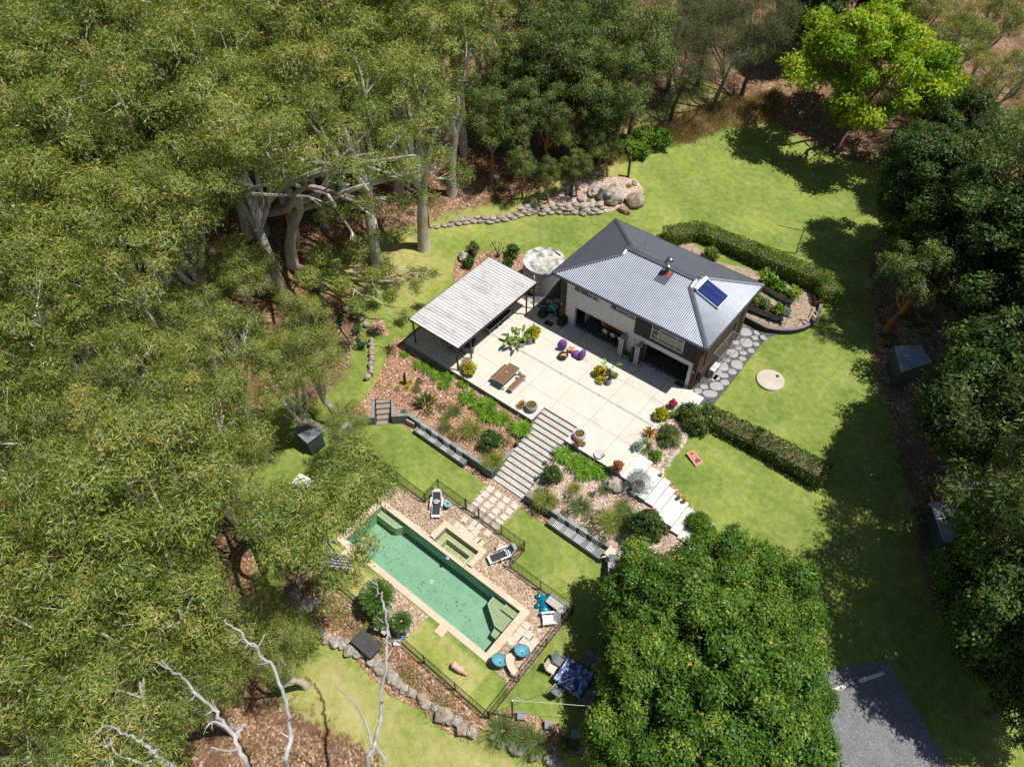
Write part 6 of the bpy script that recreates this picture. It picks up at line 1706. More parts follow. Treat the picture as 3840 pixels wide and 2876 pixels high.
# hedges
def hedge(label, path, w, h, mat, seed, L=.13, dens=230):
    """clipped hedge along a path: leafy shell round a darker twiggy inside"""
    b = path[0]
    z0 = min(T(*p) for p in path) - .05
    t = thing('hedge', label, 'hedge', (b[0], b[1], z0))
    r = np.random.default_rng(seed)
    P, N = [], []
    pts = [Vector((p[0] - b[0], p[1] - b[1])) for p in path]
    mb = MB()
    for i in range(len(pts) - 1):
        d = pts[i + 1] - pts[i]; L0 = d.length; d.normalize(); s = Vector((-d.y, d.x))
        e0 = .05 if i == 0 else -w * .2; e1 = .05 if i == len(pts) - 2 else -w * .2
        for face, area in (('top', L0 * w), ('l', L0 * h), ('r', L0 * h)) + ((('a', w * h),) if i == 0 else ()) + ((('b', w * h),) if i == len(pts) - 2 else ()):
            n = int(area * dens)
            u = r.uniform(-w * .15, L0 + w * .15, n); v = r.uniform(-w / 2, w / 2, n); z = r.uniform(.05, h, n)
            if face == 'top': z = np.full(n, h); nn = (0, 0, 1)
            if face == 'l': v = np.full(n, w / 2); nn = (s.x, s.y, .1)
            if face == 'r': v = np.full(n, -w / 2); nn = (-s.x, -s.y, .1)
            if face == 'a': u = np.full(n, -w * .12); nn = (-d.x, -d.y, .1)
            if face == 'b': u = np.full(n, L0 + w * .12); nn = (d.x, d.y, .1)
            q = np.stack([pts[i].x + d.x * u + s.x * v, pts[i].y + d.y * u + s.y * v, z], 1)
            P.append(q); N.append(np.tile(np.array(nn, float), (n, 1)))
        a_, b_ = pts[i] + d * (w * .1), pts[i + 1] - d * (w * .1)
        mb.obox(((a_.x + b_.x) / 2, (a_.y + b_.y) / 2, h * .46), ((b_ - a_).length, w * .78, h * .9), math.atan2(d.y, d.x))
    mb.build('branches', M['stem'], t)
    P = np.concatenate(P); N = np.concatenate(N)
    und = np.array([mnoise.noise(Vector(p * 1.6)) for p in P]); und2 = np.array([mnoise.noise(Vector(p * 5)) for p in P])
    edge = np.clip((P[:, 2] - h + .18) / .18, 0, 1)
    P = P + N * (und[:, None] * .10 + und2[:, None] * .05 - .02) + r.normal(0, .03, P.shape)
    P[:, 2] -= edge * .02
    A = unit(N * .8 + r.normal(size=P.shape) * .7 + np.array([0, 0, .2]))
    tint = .45 + und2 * .35 + und * .25 + r.normal(0, .2, len(P))
    o = leaf_mesh('foliage', P, A, perp(A, r), L * r.uniform(.7, 1.3, len(P)), L * .3 * r.uniform(.8, 1.2, len(P)), tint, M[mat]); o.parent = t
    return t
hp = [at(2810, 1650, .0), at(3060, 1795, -.2)]
hedge('long clipped mixed green hedge across the side lawn', [(-10.3, 33.95), (-6.5, 34.2), (-1.7, 34.3)], 1.55, 1.35, 'hedge2', 1)
for k, (x, y, w) in enumerate(((2580, 1550, 'at the house end of the long hedge, upper'), (2610, 1585, 'at the house end of the long hedge, lower'), (2655, 1560, 'at the house end of the long hedge, inner'))):
    shrub('bushy rust and green leaved shrub %s' % w, g(x, y + 20), dome(14, .65, .75, 60 + k, .3), [.35] * 14, 'hedge2', .22, .035, 30, 9, 60 + k)
HG = [gxy(2545, 905), gxy(2650, 850), gxy(2860, 955), gxy(3080, 1065)]
hedge('tall clipped bright green hedge around the vegetable garden', [(-22.3, 48.9), (-20.6, 51.2), (-15.2, 51.4), (-9.2, 51.6), (-8.1, 50.2)], 1.6, 1.6, 'hedge', 2)
shrub('small round green shrub between the hedge and the back of the house', g(2660, 975), dome(10, .5, .6, 71, .4), [.32] * 10, 'hedge', .14, .035, 30, 9, 71)
# ---------------------------------------------------------------- furniture and small things
def solo(name, label, cat, mb, mat, loc, rz=0.0, group=None):
    return tag(mb.build(name, mat, None, loc, rz), label, cat, group)
# patio table and benches (slatted timber on steel frames)
def bench_like(name, label, cat, c, rz, L, Wd, h, nslat, leg):
    t = thing(name, label, cat, c, rz)
    mb = MB(); w = Wd / nslat
    for k in range(nslat):
        mb.box(-L / 2 + .03, L / 2 - .03, -Wd / 2 + k * w + .006, -Wd / 2 + (k + 1) * w - .006, h - .03, h)
    mb.build('table_top' if h > .6 else 'seat', M['wood'], t)
    mb = MB(); mb.box(-L / 2, L / 2, -Wd / 2 - .02, -Wd / 2, h - .06, h + .002); mb.box(-L / 2, L / 2, Wd / 2, Wd / 2 + .02, h - .06, h + .002); mb.box(-L / 2, -L / 2 + .03, -Wd / 2, Wd / 2, h - .06, h + .002); mb.box(L / 2 - .03, L / 2, -Wd / 2, Wd / 2, h - .06, h + .002)
    mb.build('frame', M['greyalu'], t)
    for x in (-L / 2 + .1, L / 2 - .1):
        mb = MB()
        for y in (-Wd / 2 + .02, Wd / 2 - .02):
            mb.box(x - leg, x + leg, y - leg, y + leg, 0, h - .06)
        mb.box(x - leg, x + leg, -Wd / 2 + .02 + leg, Wd / 2 - .02 - leg, .03, .03 + 2 * leg)
        mb.build('leg_frame', M['greyalu'], t)
    return t
tc = sum((at(*q, .75) for q in ((1885.6, 1439), (1948, 1380), (1913.8, 1359.8), (1850.4, 1419.5))), Vector((0, 0, 0))) / 4
rzT = math.atan2(9.5, -.35) 
ab = at(1948, 1380, .75) - at(1885.6, 1439, .75)
rzT = math.atan2(ab.y, ab.x)
bench_like('outdoor_table', 'slatted brown timber dining table on the open patio', 'table', (tc.x, tc.y, 0), rzT, 1.98, .9, .75, 9, .022)
px = Vector((math.cos(rzT), math.sin(rzT))); nx_ = Vector((-px.y, px.x))
b1 = sum((at(*q, .45) for q in ((1911, 1459), (1963.5, 1405))), Vector((0, 0, 0))) / 2
bench_like('bench', 'slatted brown timber bench right of the patio table, with a tin on it', 'bench', (b1.x - nx_.x * .02, b1.y - nx_.y * .02, 0), rzT, 1.75, .36, .45, 4, .018)
b2 = Vector((tc.x + nx_.x * .68, tc.y + nx_.y * .68, 0))
bench_like('bench', 'slatted brown timber bench left of the patio table, partly under it', 'bench', b2, rzT, 1.75, .36, .45, 4, .018)
mb = MB(); mb.box(-.08, .08, -.12, .12, 0, .2); solo('tin_box', 'blue and white box standing on the right patio bench', 'box', mb, stripes('blue_white_print', (.08, .15, .4), (.7, .7, .7), .14, 2, .5), at(1950, 1405, .452), .4)
mb = MB(); mb.lathe([(.0, 0), (.045, 0), (.045, .09), (0, .09)], 12); mb.lathe([(0, 0), (.035, 0), (.035, .1), (0, .1)], 12, (.11, .02, 0)); solo('shakers', 'pair of small white shakers on the patio table', 'shakers', mb, M['white'], at(1897, 1397, .753))

# bean bags, side table, fire bowl
def beanbag(label, loc, rz):
    t = thing('bean_bag', label, 'bean bag', loc, rz)
    mb = MB()
    mb.blob((0, .1, .2), (.33, .46, .24), 2, .12, 16, 1.2)
    mb.blob((0, -.33, .5), (.30, .2, .46), 5, .10, 16, 1.2)
    me = mb.build('cover', M['purple'], t)
    mb = MB(); mb.box(-.2, .2, -.46, -.40, .84, .9); mb.build('handle_strap', M['purple'], t)
    mb = MB(); mb.tube([(.3, -.4, .1), (.3, -.2, .32), (.33, .2, .22), (.3, .5, .12)], .006, 5); mb.tube([(-.3, -.4, .1), (-.3, -.2, .32), (-.33, .2, .22), (-.3, .5, .12)], .006, 5); mb.build('seam', M['purple'], t)
    return t
beanbag('purple bean bag chair standing upright, left of the small orange table', P0(2110, 1300), .55)
beanbag('purple bean bag chair lying lower, right of the small orange table', P0(2170, 1338), -.75 + PI * .75)
t_ = thing('side_table', 'small square orange timber side table between the purple bean bags', 'table', P0(2142, 1319), .5)
mb = MB(); mb.box(-.22, .22, -.22, .22, .3, .34); mb.build('table_top', M['oranwood'], t_)
for a in (-1, 1):
    for b in (-1, 1):
        mb = MB(); mb.box(a * .17 - .02, a * .17 + .02, b * .17 - .02, b * .17 + .02, 0, .3); mb.build('leg', M['oranwood'], t_)
for dx, dy, w in ((-.1, .05, 'left'), (.08, -.06, 'right')):
    p = P0(2142, 1319); mb = MB(); mb.lathe([(.03, 0), (.04, .07), (.035, .07), (.025, .01), (0, .01)], 12); solo('cup', 'small white cup on the orange side table, %s one' % w, 'cup', mb, M['white'], (p.x + dx, p.y + dy, .342))
t_ = thing('fire_bowl', 'rusty round fire bowl on short legs on the patio', 'fire pit', P0(2112, 1342))
mb = MB(); mb.lathe([(.0, .1), (.2, .12), (.33, .22), (.38, .33), (.36, .335), (.3, .23), (0, .15)], 28, closed=True); mb.build('bowl', M['rustiron'], t_)
for k in range(3):
    a = k * 2.1; mb = MB(); mb.tube([(.26 * math.cos(a), .26 * math.sin(a), 0), (.24 * math.cos(a), .24 * math.sin(a), .18)], .02, 6); mb.build('leg', M['rustiron'], t_)
p = P0(2112, 1342)
for k, (dx, dy, rz, L) in enumerate(((-.06, .02, 1.2, .36), (.09, -.02, .3, .34), (.04, .1, .5, .3))):
    mb = MB(); mb.prism([(-L / 2, -.05), (L / 2, -.05), (L / 2, .05), (-L / 2, .05)], 0, [.09, .09, .03, .03] if False else .08)
    solo('firewood_log', 'split pale log lying in the fire bowl, %s' % ['leftmost', 'frontmost', 'rear one'][k], 'log', mb, M['cutwood'], (p.x + dx, p.y + dy, .24 + .02 * k), rz)
# barbecue
t_ = thing('barbecue', 'barbecue with rounded teal lid on splayed legs by the house corner', 'barbecue', P0(2075, 1185), -.08)
mb = MB(); mb.box(-.36, .36, -.24, .24, .78, .9); mb.box(-.62, -.37, -.2, .2, .84, .88); mb.box(.37, .62, -.2, .2, .84, .88); mb.build('body', M['blackplas'], t_)
mb = MB(); mb.prism([(-.34, -.23), (.34, -.23), (.34, .23), (-.34, .23)], .902, .98); mb.add([(-.34, -.23, .98), (.34, -.23, .98), (.34, .23, .98), (-.34, .23, .98), (-.28, -.16, 1.1), (.28, -.16, 1.1), (.28, .16, 1.1), (-.28, .16, 1.1)], [(0, 1, 5, 4), (1, 2, 6, 5), (2, 3, 7, 6), (3, 0, 4, 7), (4, 5, 6, 7)], 0); o = mb.build('lid', M['teal'], t_)
bv = o.modifiers.new('bevel', 'BEVEL'); bv.width = .03; bv.segments = 3
for a in (-1, 1):
    for b in (-1, 1):
        mb = MB(); mb.tube([(a * .52, b * .24, 0), (a * .34, b * .2, .8)], .025, 8); mb.build('leg', M['greyalu'], t_)
mb = MB(); mb.tube([(-.25, -.29, 1.0), (.25, -.29, 1.0)], .015, 6); mb.build('handle', M['blackplas'], t_)
for nm, lab, q, s, rz in (('doormat', 'brown coir mat in front of the barbecue', (2058, 1213), (.36, .24), .05), ('doormat', 'brown coir mat in front of the right folding door opening', (2548, 1440), (.36, .22), 0.0)):
    p = P0(*q); mb = MB(); mb.box(-s[0], s[0], -s[1], s[1], .003, .022); solo(nm, lab, 'mat', mb, M['doormat'], p, rz)
# table tennis
cA, cB = at(1836.7, 1238, .76), at(1919, 1167, .76)
rz = math.atan2((cB - cA).y, (cB - cA).x)
n_ = Vector((-math.sin(rz), math.cos(rz), 0))
ctr = (cA + cB) / 2 + n_ * .76
t_ = thing('table_tennis_table', 'black table tennis table on wheels half under the pergola roof', 'table', (ctr.x, ctr.y, 0), rz)
for x0, x1 in ((-1.37, -.01), (.01, 1.37)):
    mb = MB(); mb.box(x0, x1, -.7625, .7625, .735, .76); mb.build('table_half', M['black'], t_)
    mb = MB(); mb.box(x0, x1, -.78, -.763, .70, .765); mb.box(x0, x1, .763, .78, .70, .765); xe = x0 if x0 < -1 else x1; mb.box(xe - .01, xe + .01, -.763, .763, .70, .765); mb.build('apron', M['greyalu'], t_)
for x in (-1.25, 1.25):
    for y in (-.65, .65):
        mb = MB(); mb.tube([(x, y, 0), (x, y, .72)], .022, 8); mb.build('leg', M['greyalu'], t_)
mb = MB(); mb.box(-.005, .005, -.9, .9, .76, .91); mb.build('net', M['net'], t_)
for y in (-.6, .6):
    mb = MB(); mb.tube([(-.25, y, .08), (-.1, y, .6), (.1, y, .6), (.25, y, .08)], .018, 6); mb.tube([(-1.2, y, .2), (-.1, y, .55)], .012, 6); mb.tube([(1.2, y, .2), (.1, y, .55)], .012, 6); mb.build('undercarriage', M['steel'], t_)
    for x in (-.25, .25):
        mb = MB(); mb.tube([(x, y - .02, .08), (x, y + .02, .08)], .08, 14); mb.build('wheel', M['blackplas'], t_)
mb = MB(); mb.lathe([(.07, 0), (.08, .01), (.07, .02), (0, .02)], 16); mb.box(-.015, .015, -.2, -.06, 0, .02); p = ctr - n_ * .7; solo('bat', 'red table tennis bat hanging at the table edge', 'bat', mb, M['brightred'], (p.x, p.y, .77))
# wicker sofa and covered table under the pergola
t_ = thing('wicker_sofa', 'grey wicker armchair sofa at the edge of the pergola shade', 'sofa', P0(1762, 1300), 2.1)
mb = MB(); mb.box(-.75, .75, -.4, .4, .0, .3); mb.box(-.75, .75, .32, .42, .3, .78); mb.box(-.75, -.62, -.4, .32, .3, .56); mb.box(.62, .75, -.4, .32, .3, .56); mb.build('frame', M['wicker'], t_)
for x in (-.31, .31):
    mb = MB(); mb.blob((x, -.04, .36), (.31, .36, .09), 1, .05, 10); mb.build('cushion', M['cushion'], t_)
p = P0(1762, 1300); mb = MB(); mb.blob((0, 0, 0), (.24, .12, .2), 3, .06, 10); solo('cushion', 'pale teal cushion on the wicker sofa', 'cushion', mb, M['tealcush'], (p.x - .1, p.y - .1, .6), .6)
t_ = thing('covered_table', 'small table under a teal patterned cloth below the pergola roof', 'table', P0(1712, 1300), .2)
mb = MB(); mb.box(-.55, .55, -.55, .55, .7, .73); mb.build('table_top', M['wood'], t_)
for a in (-1, 1):
    for b in (-1, 1):
        mb = MB(); mb.box(a * .48 - .03, a * .48 + .03, b * .48 - .03, b * .48 + .03, 0, .7); mb.build('leg', M['wood'], t_)
mb = MB()
n = 40; ring = []
for k in range(n):
    a = 2 * PI * k / n; c, s = math.cos(a), math.sin(a); q = .6 / max(abs(c), abs(s)); ring.append((q * c, q * s, .735))
low = [(x * 1.06 + .03 * math.cos(5 * i), y * 1.06 + .03 * math.sin(4 * i), .42 + .05 * math.sin(i * 1.7)) for i, (x, y, z) in enumerate(ring)]
mb.add(ring + low, [tuple(range(n))] + [(k, n + k, n + (k + 1) % n, (k + 1) % n) for k in range(n)], 0, True)
solo('tablecloth', 'teal patterned cloth over the small pergola table', 'tablecloth', mb, M['cloth2'], P0(1712, 1300), .2)
# stair statues, birdbath, totem
def dogstat(label, loc, rz):
    t = thing('statue', label, 'statue', loc, rz)
    mb = MB(); mb.box(-.22, .22, -.15, .15, 0, .06); mb.build('plinth', M['statue'], t)
    mb = MB(); mb.blob((-.06, 0, .2), (.15, .12, .16), 1, .1, 10); mb.blob((.06, 0, .28), (.1, .1, .16), 2, .1, 10); mb.blob((.12, 0, .46), (.11, .11, .11), 3, .25, 10)
    for y in (-.06, .06):
        mb.tube([(.14, y, .06), (.12, y, .3)], .035, 8)
    mb.build('lion_figure', M['statue'], t)
dogstat('grey stone lion statue on the left side of the stairs', at(1942, 1672, -1.5), -1.2)
dogstat('grey stone lion statue on the right side of the stairs', at(2047, 1743, -1.5), -1.5)
t_ = thing('birdbath', 'shallow white birdbath dish on the front right patio edge', 'birdbath', P0(2247, 1708))
mb = MB(); mb.lathe([(.1, 0), (.12, .04), (.33, .1), (.36, .15), (.33, .16), (.28, .12), (0, .1)], 32, closed=True); mb.build('dish', M['potlite'], t_)
mb = MB(); mb.blob((.33, .06, .22), (.05, .04, .06), 1, .1, 8); mb.tube([(.36, .06, .26), (.46, .08, .3)], [.03, .008], 6); mb.blob((.30, -.06, .22), (.05, .04, .06), 2, .1, 8); mb.tube([(.3, -.08, .26), (.36, -.18, .3)], [.03, .008], 6); mb.build('bird_figure', M['bronze'], t_)
t_ = thing('totem_statue', 'dark carved standing figure between the two stacks of folding doors', 'statue', P0(2368, 1352))
mb = MB(); mb.lathe([(.0, 0), (.2, 0), (.21, .12), (.15, .2), (.19, .5), (.2, .8), (.1, 1.0), (.13, 1.1), (.15, 1.22), (.1, 1.36), (0, 1.4)], 16); mb.build('figure', M['totem'], t_)
mb = MB(); mb.tube([(-.19, 0, .75), (-.24, -.06, .5), (-.1, -.16, .45)], .045, 6); mb.tube([(.19, 0, .75), (.24, -.06, .5), (.1, -.16, .45)], .045, 6); mb.build('arms', M['totem'], t_)
t_ = thing('path_light', 'small timber bollard light with white head on the landing steps', 'light', at(2478, 1785, -.2))
mb = MB(); mb.box(-.08, .08, -.08, .08, 0, .35); mb.build('post', M['oranwood'], t_)
mb = MB(); mb.lathe([(.06, .35), (.06, .45), (0, .48)], 10); mb.build('lamp_head', M['white'], t_)
# indoor dining
t_ = thing('dining_table', 'long timber dining table inside behind the left folding doors', 'table', (-19.45, 36.95, .013), .0)
mb = MB(); mb.box(-1.1, 1.1, -.45, .45, .71, .75); mb.build('table_top', M['oranwood'], t_)
for a in (-1, 1):
    for b in (-1, 1):
        mb = MB(); mb.box(a * 1.0 - .04, a * 1.0 + .04, b * .38 - .04, b * .38 + .04, 0, .71); mb.build('leg', M['oranwood'], t_)
for k, (u, v, rz, w) in enumerate(((-20.2, 36.3, 0, 'front left'), (-19.5, 36.3, 0, 'front middle'), (-18.8, 36.3, 0, 'front right'), (-20.75, 36.95, -PI / 2, 'at the left end'))):
    t_ = thing('dining_chair', 'white moulded chair at the indoor table, %s' % w, 'chair', (u, v, .013), rz + PI, 'white chairs at the indoor table')
    mb = MB(); mb.blob((0, 0, .44), (.24, .23, .05), 1, .04, 10); mb.build('seat', M['white'], t_)
    mb = MB(); mb.blob((0, .22, .64), (.23, .05, .2), 1, .04, 10); mb.build('backrest', M['white'], t_)
    for a in (-1, 1):
        for b in (-1, 1):
            mb = MB(); mb.tube([(a * .2, b * .2, 0), (a * .12, b * .12, .42)], .014, 6); mb.build('leg', M['greyalu'], t_)

# towels and cushions on the benches
def towel(label, u, yb, zt, yf, grp):
    t = thing('striped_towel', label, 'towel', (u, yb, -1.95), 0, grp)
    mb = MB()
    prof = [(.16, zt + 1.95 + .02), (.0, zt + 1.95 + .022), (-.03, zt + 1.95 - .03), (-.05, .1), (-.09, .022), (yf + .06 - yb, .022), (yf - .012 - yb, .014), (yf - .02 - yb, -.12)]
    prof = prof[:-1]
    w = .29
    vs = []
    for i, (y, z) in enumerate(prof):
        for k in range(5):
            vs.append((-w + 2 * w * k / 4 + .012 * math.sin(i * 2 + u), y, z + .006 * math.sin(k * 2.2 + i + u)))
    fs = [(i * 5 + k, (i + 1) * 5 + k, (i + 1) * 5 + k + 1, i * 5 + k + 1) for i in range(len(prof) - 1) for k in range(4)]
    mb.add(vs, fs, 0, True)
    mb.build('cloth', M['towel'], t, angle=2.5)
OR4 = ['first from the left', 'second from the left', 'third from the left', 'last on the right']
for k, (x, y) in enumerate(((1583, 1616), (1625, 1644), (1670, 1676), (1716, 1709))):
    p = at(x, y, -1.95); towel('navy and white striped towel over the left bench, %s' % OR4[k], p.x + .02, 21.66, -1.5, 21.2, 'striped towels on the left bench')
for k, (x, y) in enumerate(((2090, 1970), (2131, 2000), (2168, 2025), (2212, 2057))):
    p = at(x, y, -1.95); towel('navy and white striped towel over the right bench, %s' % OR4[k], p.x + .02, 21.64 + (p.x + 16.6) * .036, -1.5, 21.12, 'striped towels on the right bench')
for k, (x, y) in enumerate(((2264, 2090), (2275, 2085))):
    p = at(x, y, -1.75); mb = MB(); mb.blob((0, 0, 0), (.2, .09, .2), k, .06, 12, 1, 0, 1, True); solo('striped_cushion', 'navy and white striped cushion at the right bench end, %s' % ('front one' if k == 0 else 'rear one'), 'cushion', mb, M['pillow'], p, .9 + .3 * k)
t_ = thing('screen_block', 'square patterned grey screen block leaning at the wall beside the left bench', 'screen', at(1542, 1598, -2.38), .1)
mb = MB(); mb.box(-.36, .36, -.04, .04, .02, .08); mb.box(-.36, .36, -.04, .04, .5, .56); mb.box(-.36, -.3, -.04, .04, .08, .5); mb.box(.3, .36, -.04, .04, .08, .5); mb.build('frame', M['sandpav'], t_)
mb = MB(); mb.box(-.299, .299, -.02, .02, .081, .499); mb.build('panel', M['grey_conc'], t_)
mb = MB()
for a in range(5):
    for b in range(4):
        mb.lathe([(.035, 0), (.05, .012), (.035, .02)], 10, (-.24 + a * .12, 0, 0)) if False else mb.obox((-.24 + a * .12, -.026, .14 + b * .1), (.07, .012, .05), 0, 0, Matrix.Rotation(.7 if (a + b) % 2 else -.7, 4, 'Y'))
mb.build('scroll_pattern', M['sandpav'], t_)['kind'] = 'stuff'
# outdoor kitchen
KP = [(-9.95, 21.0), (-7.95, 18.35)]
t_ = thing('outdoor_kitchen', 'steel topped outdoor kitchen bench beside the broadleaf clump', 'kitchen bench', (-9.45, 20.95, -2.4), math.atan2(-2.45, 1.75))
mb = MB(); mb.box(-.05, 3.2, .0, .65, 0, .86); mb.build('base', M['bluewall'], t_)
mb = MB(); mb.box(-.07, 3.22, -.03, .68, .861, .92); mb.build('counter_top', M['greyalu'], t_)
for x0 in (.35, 1.5):
    mb = MB(); mb.box(x0, x0 + .85, .08, .58, .921, .94); mb.build('cooktop' if x0 < 1 else 'sink_insert', M['cushion'], t_)
mb = MB(); mb.box(-.6, -.06, .05, .62, 0, .95); mb.build('side_pillar', M['bluewall'], t_)
def onk(x, y, z):
    a = math.atan2(-2.45, 1.75); return Vector((-9.45 + x * math.cos(a) - y * math.sin(a), 20.95 + x * math.sin(a) + y * math.cos(a), -2.4 + z))
mb = MB(); mb.lathe([(.0, 0), (.15, 0), (.17, .05), (.15, .055), (.13, .02), (0, .02)], 20); solo('pan', 'brown round pan on the outdoor kitchen cooktop', 'pan', mb, M['oranwood'], onk(.72, .34, .942))
mb = MB(); mb.box(-.2, .2, -.03, .03, 0, .025); solo('wooden_spoon', 'pale wooden spatula beside the brown pan', 'spatula', mb, M['palewood'], onk(.98, .3, .942), .1)
mb = MB(); mb.box(-.18, .18, -.12, .12, 0, .04); solo('cutting_board', 'pale timber board on the outdoor kitchen sink end', 'board', mb, M['palewood'], onk(1.85, .33, .942), -.9)
mb = MB(); mb.lathe([(0, 0), (.08, 0), (.09, .2), (0, .2)], 14); solo('canister', 'black canister on the outdoor kitchen counter', 'canister', mb, M['blackplas'], onk(1.35, .6, .922))
mb = MB(); mb.box(-.5, .5, -.35, .35, 0, .9); t2 = solo('stone_plinth', 'sandstone topped plinth between the right bench and the outdoor kitchen', 'plinth', mb, M['sandpav'], (-9.55, 21.65, -2.4), -.1)

# sun loungers
def lounger(label, loc, rz):
    t = thing('sun_lounger', label, 'sun lounger', loc, rz)
    mb = MB(); mb.box(-.3, .3, -1.0, .35, .27, .33)
    for k in range(8):
        pass
    mb.build('frame', M['white'], t)
    mb = MB(); A_ = Matrix.Translation((0, .35, .31)) @ Matrix.Rotation(math.radians(48), 4, 'X')
    vs = []
    n = 10
    out = [(-.32, 0), (.32, 0), (.32, .5)] + [(.32 * math.cos(a * PI / n), .5 + .3 * math.sin(a * PI / n)) for a in range(1, n)] + [(-.32, .5)]
    top = [A_ @ Vector((x, y, .02)) for x, y in out]; bot = [A_ @ Vector((x, y, -.02)) for x, y in out]
    k = len(out)
    mb.add(top + bot, [tuple(range(k)), tuple(range(2 * k - 1, k - 1, -1))] + [(i, k + i, k + (i + 1) % k, (i + 1) % k) for i in range(k)]); mb.build('backrest', M['white'], t)
    for x in (-.37, .37):
        mb = MB(); mb.box(x - .05, x + .05, -.3, .45, .48, .52); mb.box(x - .03, x + .03, -.28, -.2, 0, .48); mb.box(x - .03, x + .03, .38, .45, 0, .48); mb.build('armrest', M['white'], t)
    for x in (-.25, .25):
        mb = MB(); mb.box(x - .035, x + .035, -.97, -.9, 0, .27); mb.build('leg', M['white'], t)
    mb = MB(); mb.obox((0, -.32, .355), (.5, 1.0, .05)); mb.build('seat_cushion', M['cushion'], t)
    mb = MB(); mb.obox((0, .28, .05), (.5, .56, .05)); o = mb.build('back_cushion', M['cushion'], t); o.location = (0, .35, .31); o.rotation_euler = (math.radians(48), 0, 0)
    return t
def rz_from(a, b):
    d = b - a; return math.atan2(d.y, d.x) - PI / 2
pA, pB = at(1640, 1930, -2.1), at(1645, 1855, -2.0)
lounger('white sun lounger with charcoal cushion beside the round aqua table', (at(1639, 1900, -2.4).x, at(1639, 1900, -2.4).y, -2.4), rz_from(pA, pB))
qA, qB = at(1860, 2090, -2.1), at(1922, 2062, -2.0)
lounger('white sun lounger with charcoal cushion near the fence corner by the spa', (at(1886, 2088, -2.4).x, at(1886, 2088, -2.4).y, -2.4), rz_from(qA, qB))
for (x, y, rz, w) in ((1636, 1880, .5, 'on the lounger by the aqua table'), (1904, 2072, 1.9, 'on the lounger by the spa')):
    p = at(x, y, -1.9); mb = MB(); mb.blob((0, 0, 0), (.22, .2, .1), 4, .05, 12); solo('striped_pillow', 'white and navy striped pillow %s' % w, 'pillow', mb, M['pillow'], p, rz)
t_ = thing('round_side_table', 'round aqua wire side table beside the first lounger', 'table', at(1680, 1905, -2.4))
mb = MB(); mb.lathe([(0, .5), (.24, .5), (.25, .52), (.24, .54), (0, .535)], 28); mb.build('table_top', M['acap'], t_)
mb = MB()
for k in range(10):
    a = k * .628; mb.tube([(.23 * math.cos(a), .23 * math.sin(a), .5), (.12 * math.cos(a + .5), .12 * math.sin(a + .5), .25), (.22 * math.cos(a + 1), .22 * math.sin(a + 1), .0)], .008, 5)
mb.build('wire_base', M['black'], t_)
p = at(1680, 1905, -2.4); mb = MB(); mb.lathe([(0, 0), (.06, 0), (.07, .03), (.05, .03), (0, .01)], 14); solo('ashtray', 'small dark dish on the round aqua table', 'dish', mb, M['bronze'], (p.x, p.y + .03, -1.86))
t_ = thing('wooden_box_table', 'small orange timber box table beside the second lounger', 'table', at(1878, 2058, -2.4), .15)
mb = MB(); mb.box(-.27, .27, -.24, .24, .26, .3); mb.build('table_top', M['oranwood'], t_)
mb = MB(); mb.box(-.25, .25, -.22, -.2, .02, .26); mb.box(-.25, .25, .2, .22, .02, .26); mb.build('side_board', M['oranwood'], t_)
p = at(1877, 2047, -2.1); mb = MB(); mb.obox((0, 0, .012), (.26, .3, .02)); mb.obox((.05, .02, .03), (.2, .24, .012), .3); solo('magazine', 'open white magazine on the orange box table', 'magazine', mb, stripes('printed_page', (.12, .14, .25), (.72, .72, .73), .17, 0, .3), p, .3)
# deck chair left of pool
dA, dB = at(1222, 2106, -2.1), at(1318, 2118, -2.1)
t_ = thing('deck_chair', 'low lounger with wide navy and white stripes on the grass left of the pool', 'deck chair', (at(1268, 2117, -2.4).x, at(1268, 2117, -2.4).y, -2.4), math.atan2((dB - dA).y, (dB - dA).x))
mb = MB()
prof = [(-.95, .75), (-.6, .42), (-.3, .3), (.3, .28), (.95, .36)]
vs = [(x, y, z + .02 * math.sin(5 * y + x)) for x, z in prof for y in (-.42, -.2, 0, .2, .42)]
mb.add(vs, [(i * 5 + k, (i + 1) * 5 + k, (i + 1) * 5 + k + 1, i * 5 + k + 1) for i in range(4) for k in range(4)], 0, True); mb.build('cloth', M['deckcloth'], t_, angle=3)
mb = MB()
for y in (-.44, .44):
    mb.tube([(x, y, z - .03) for x, z in prof], .025, 6); mb.tube([(-.6, y, 0), (-.55, y, .38)], .025, 6); mb.tube([(.8, y, 0), (.75, y, .3)], .025, 6)
mb.build('frame', M['palewood'], t_)
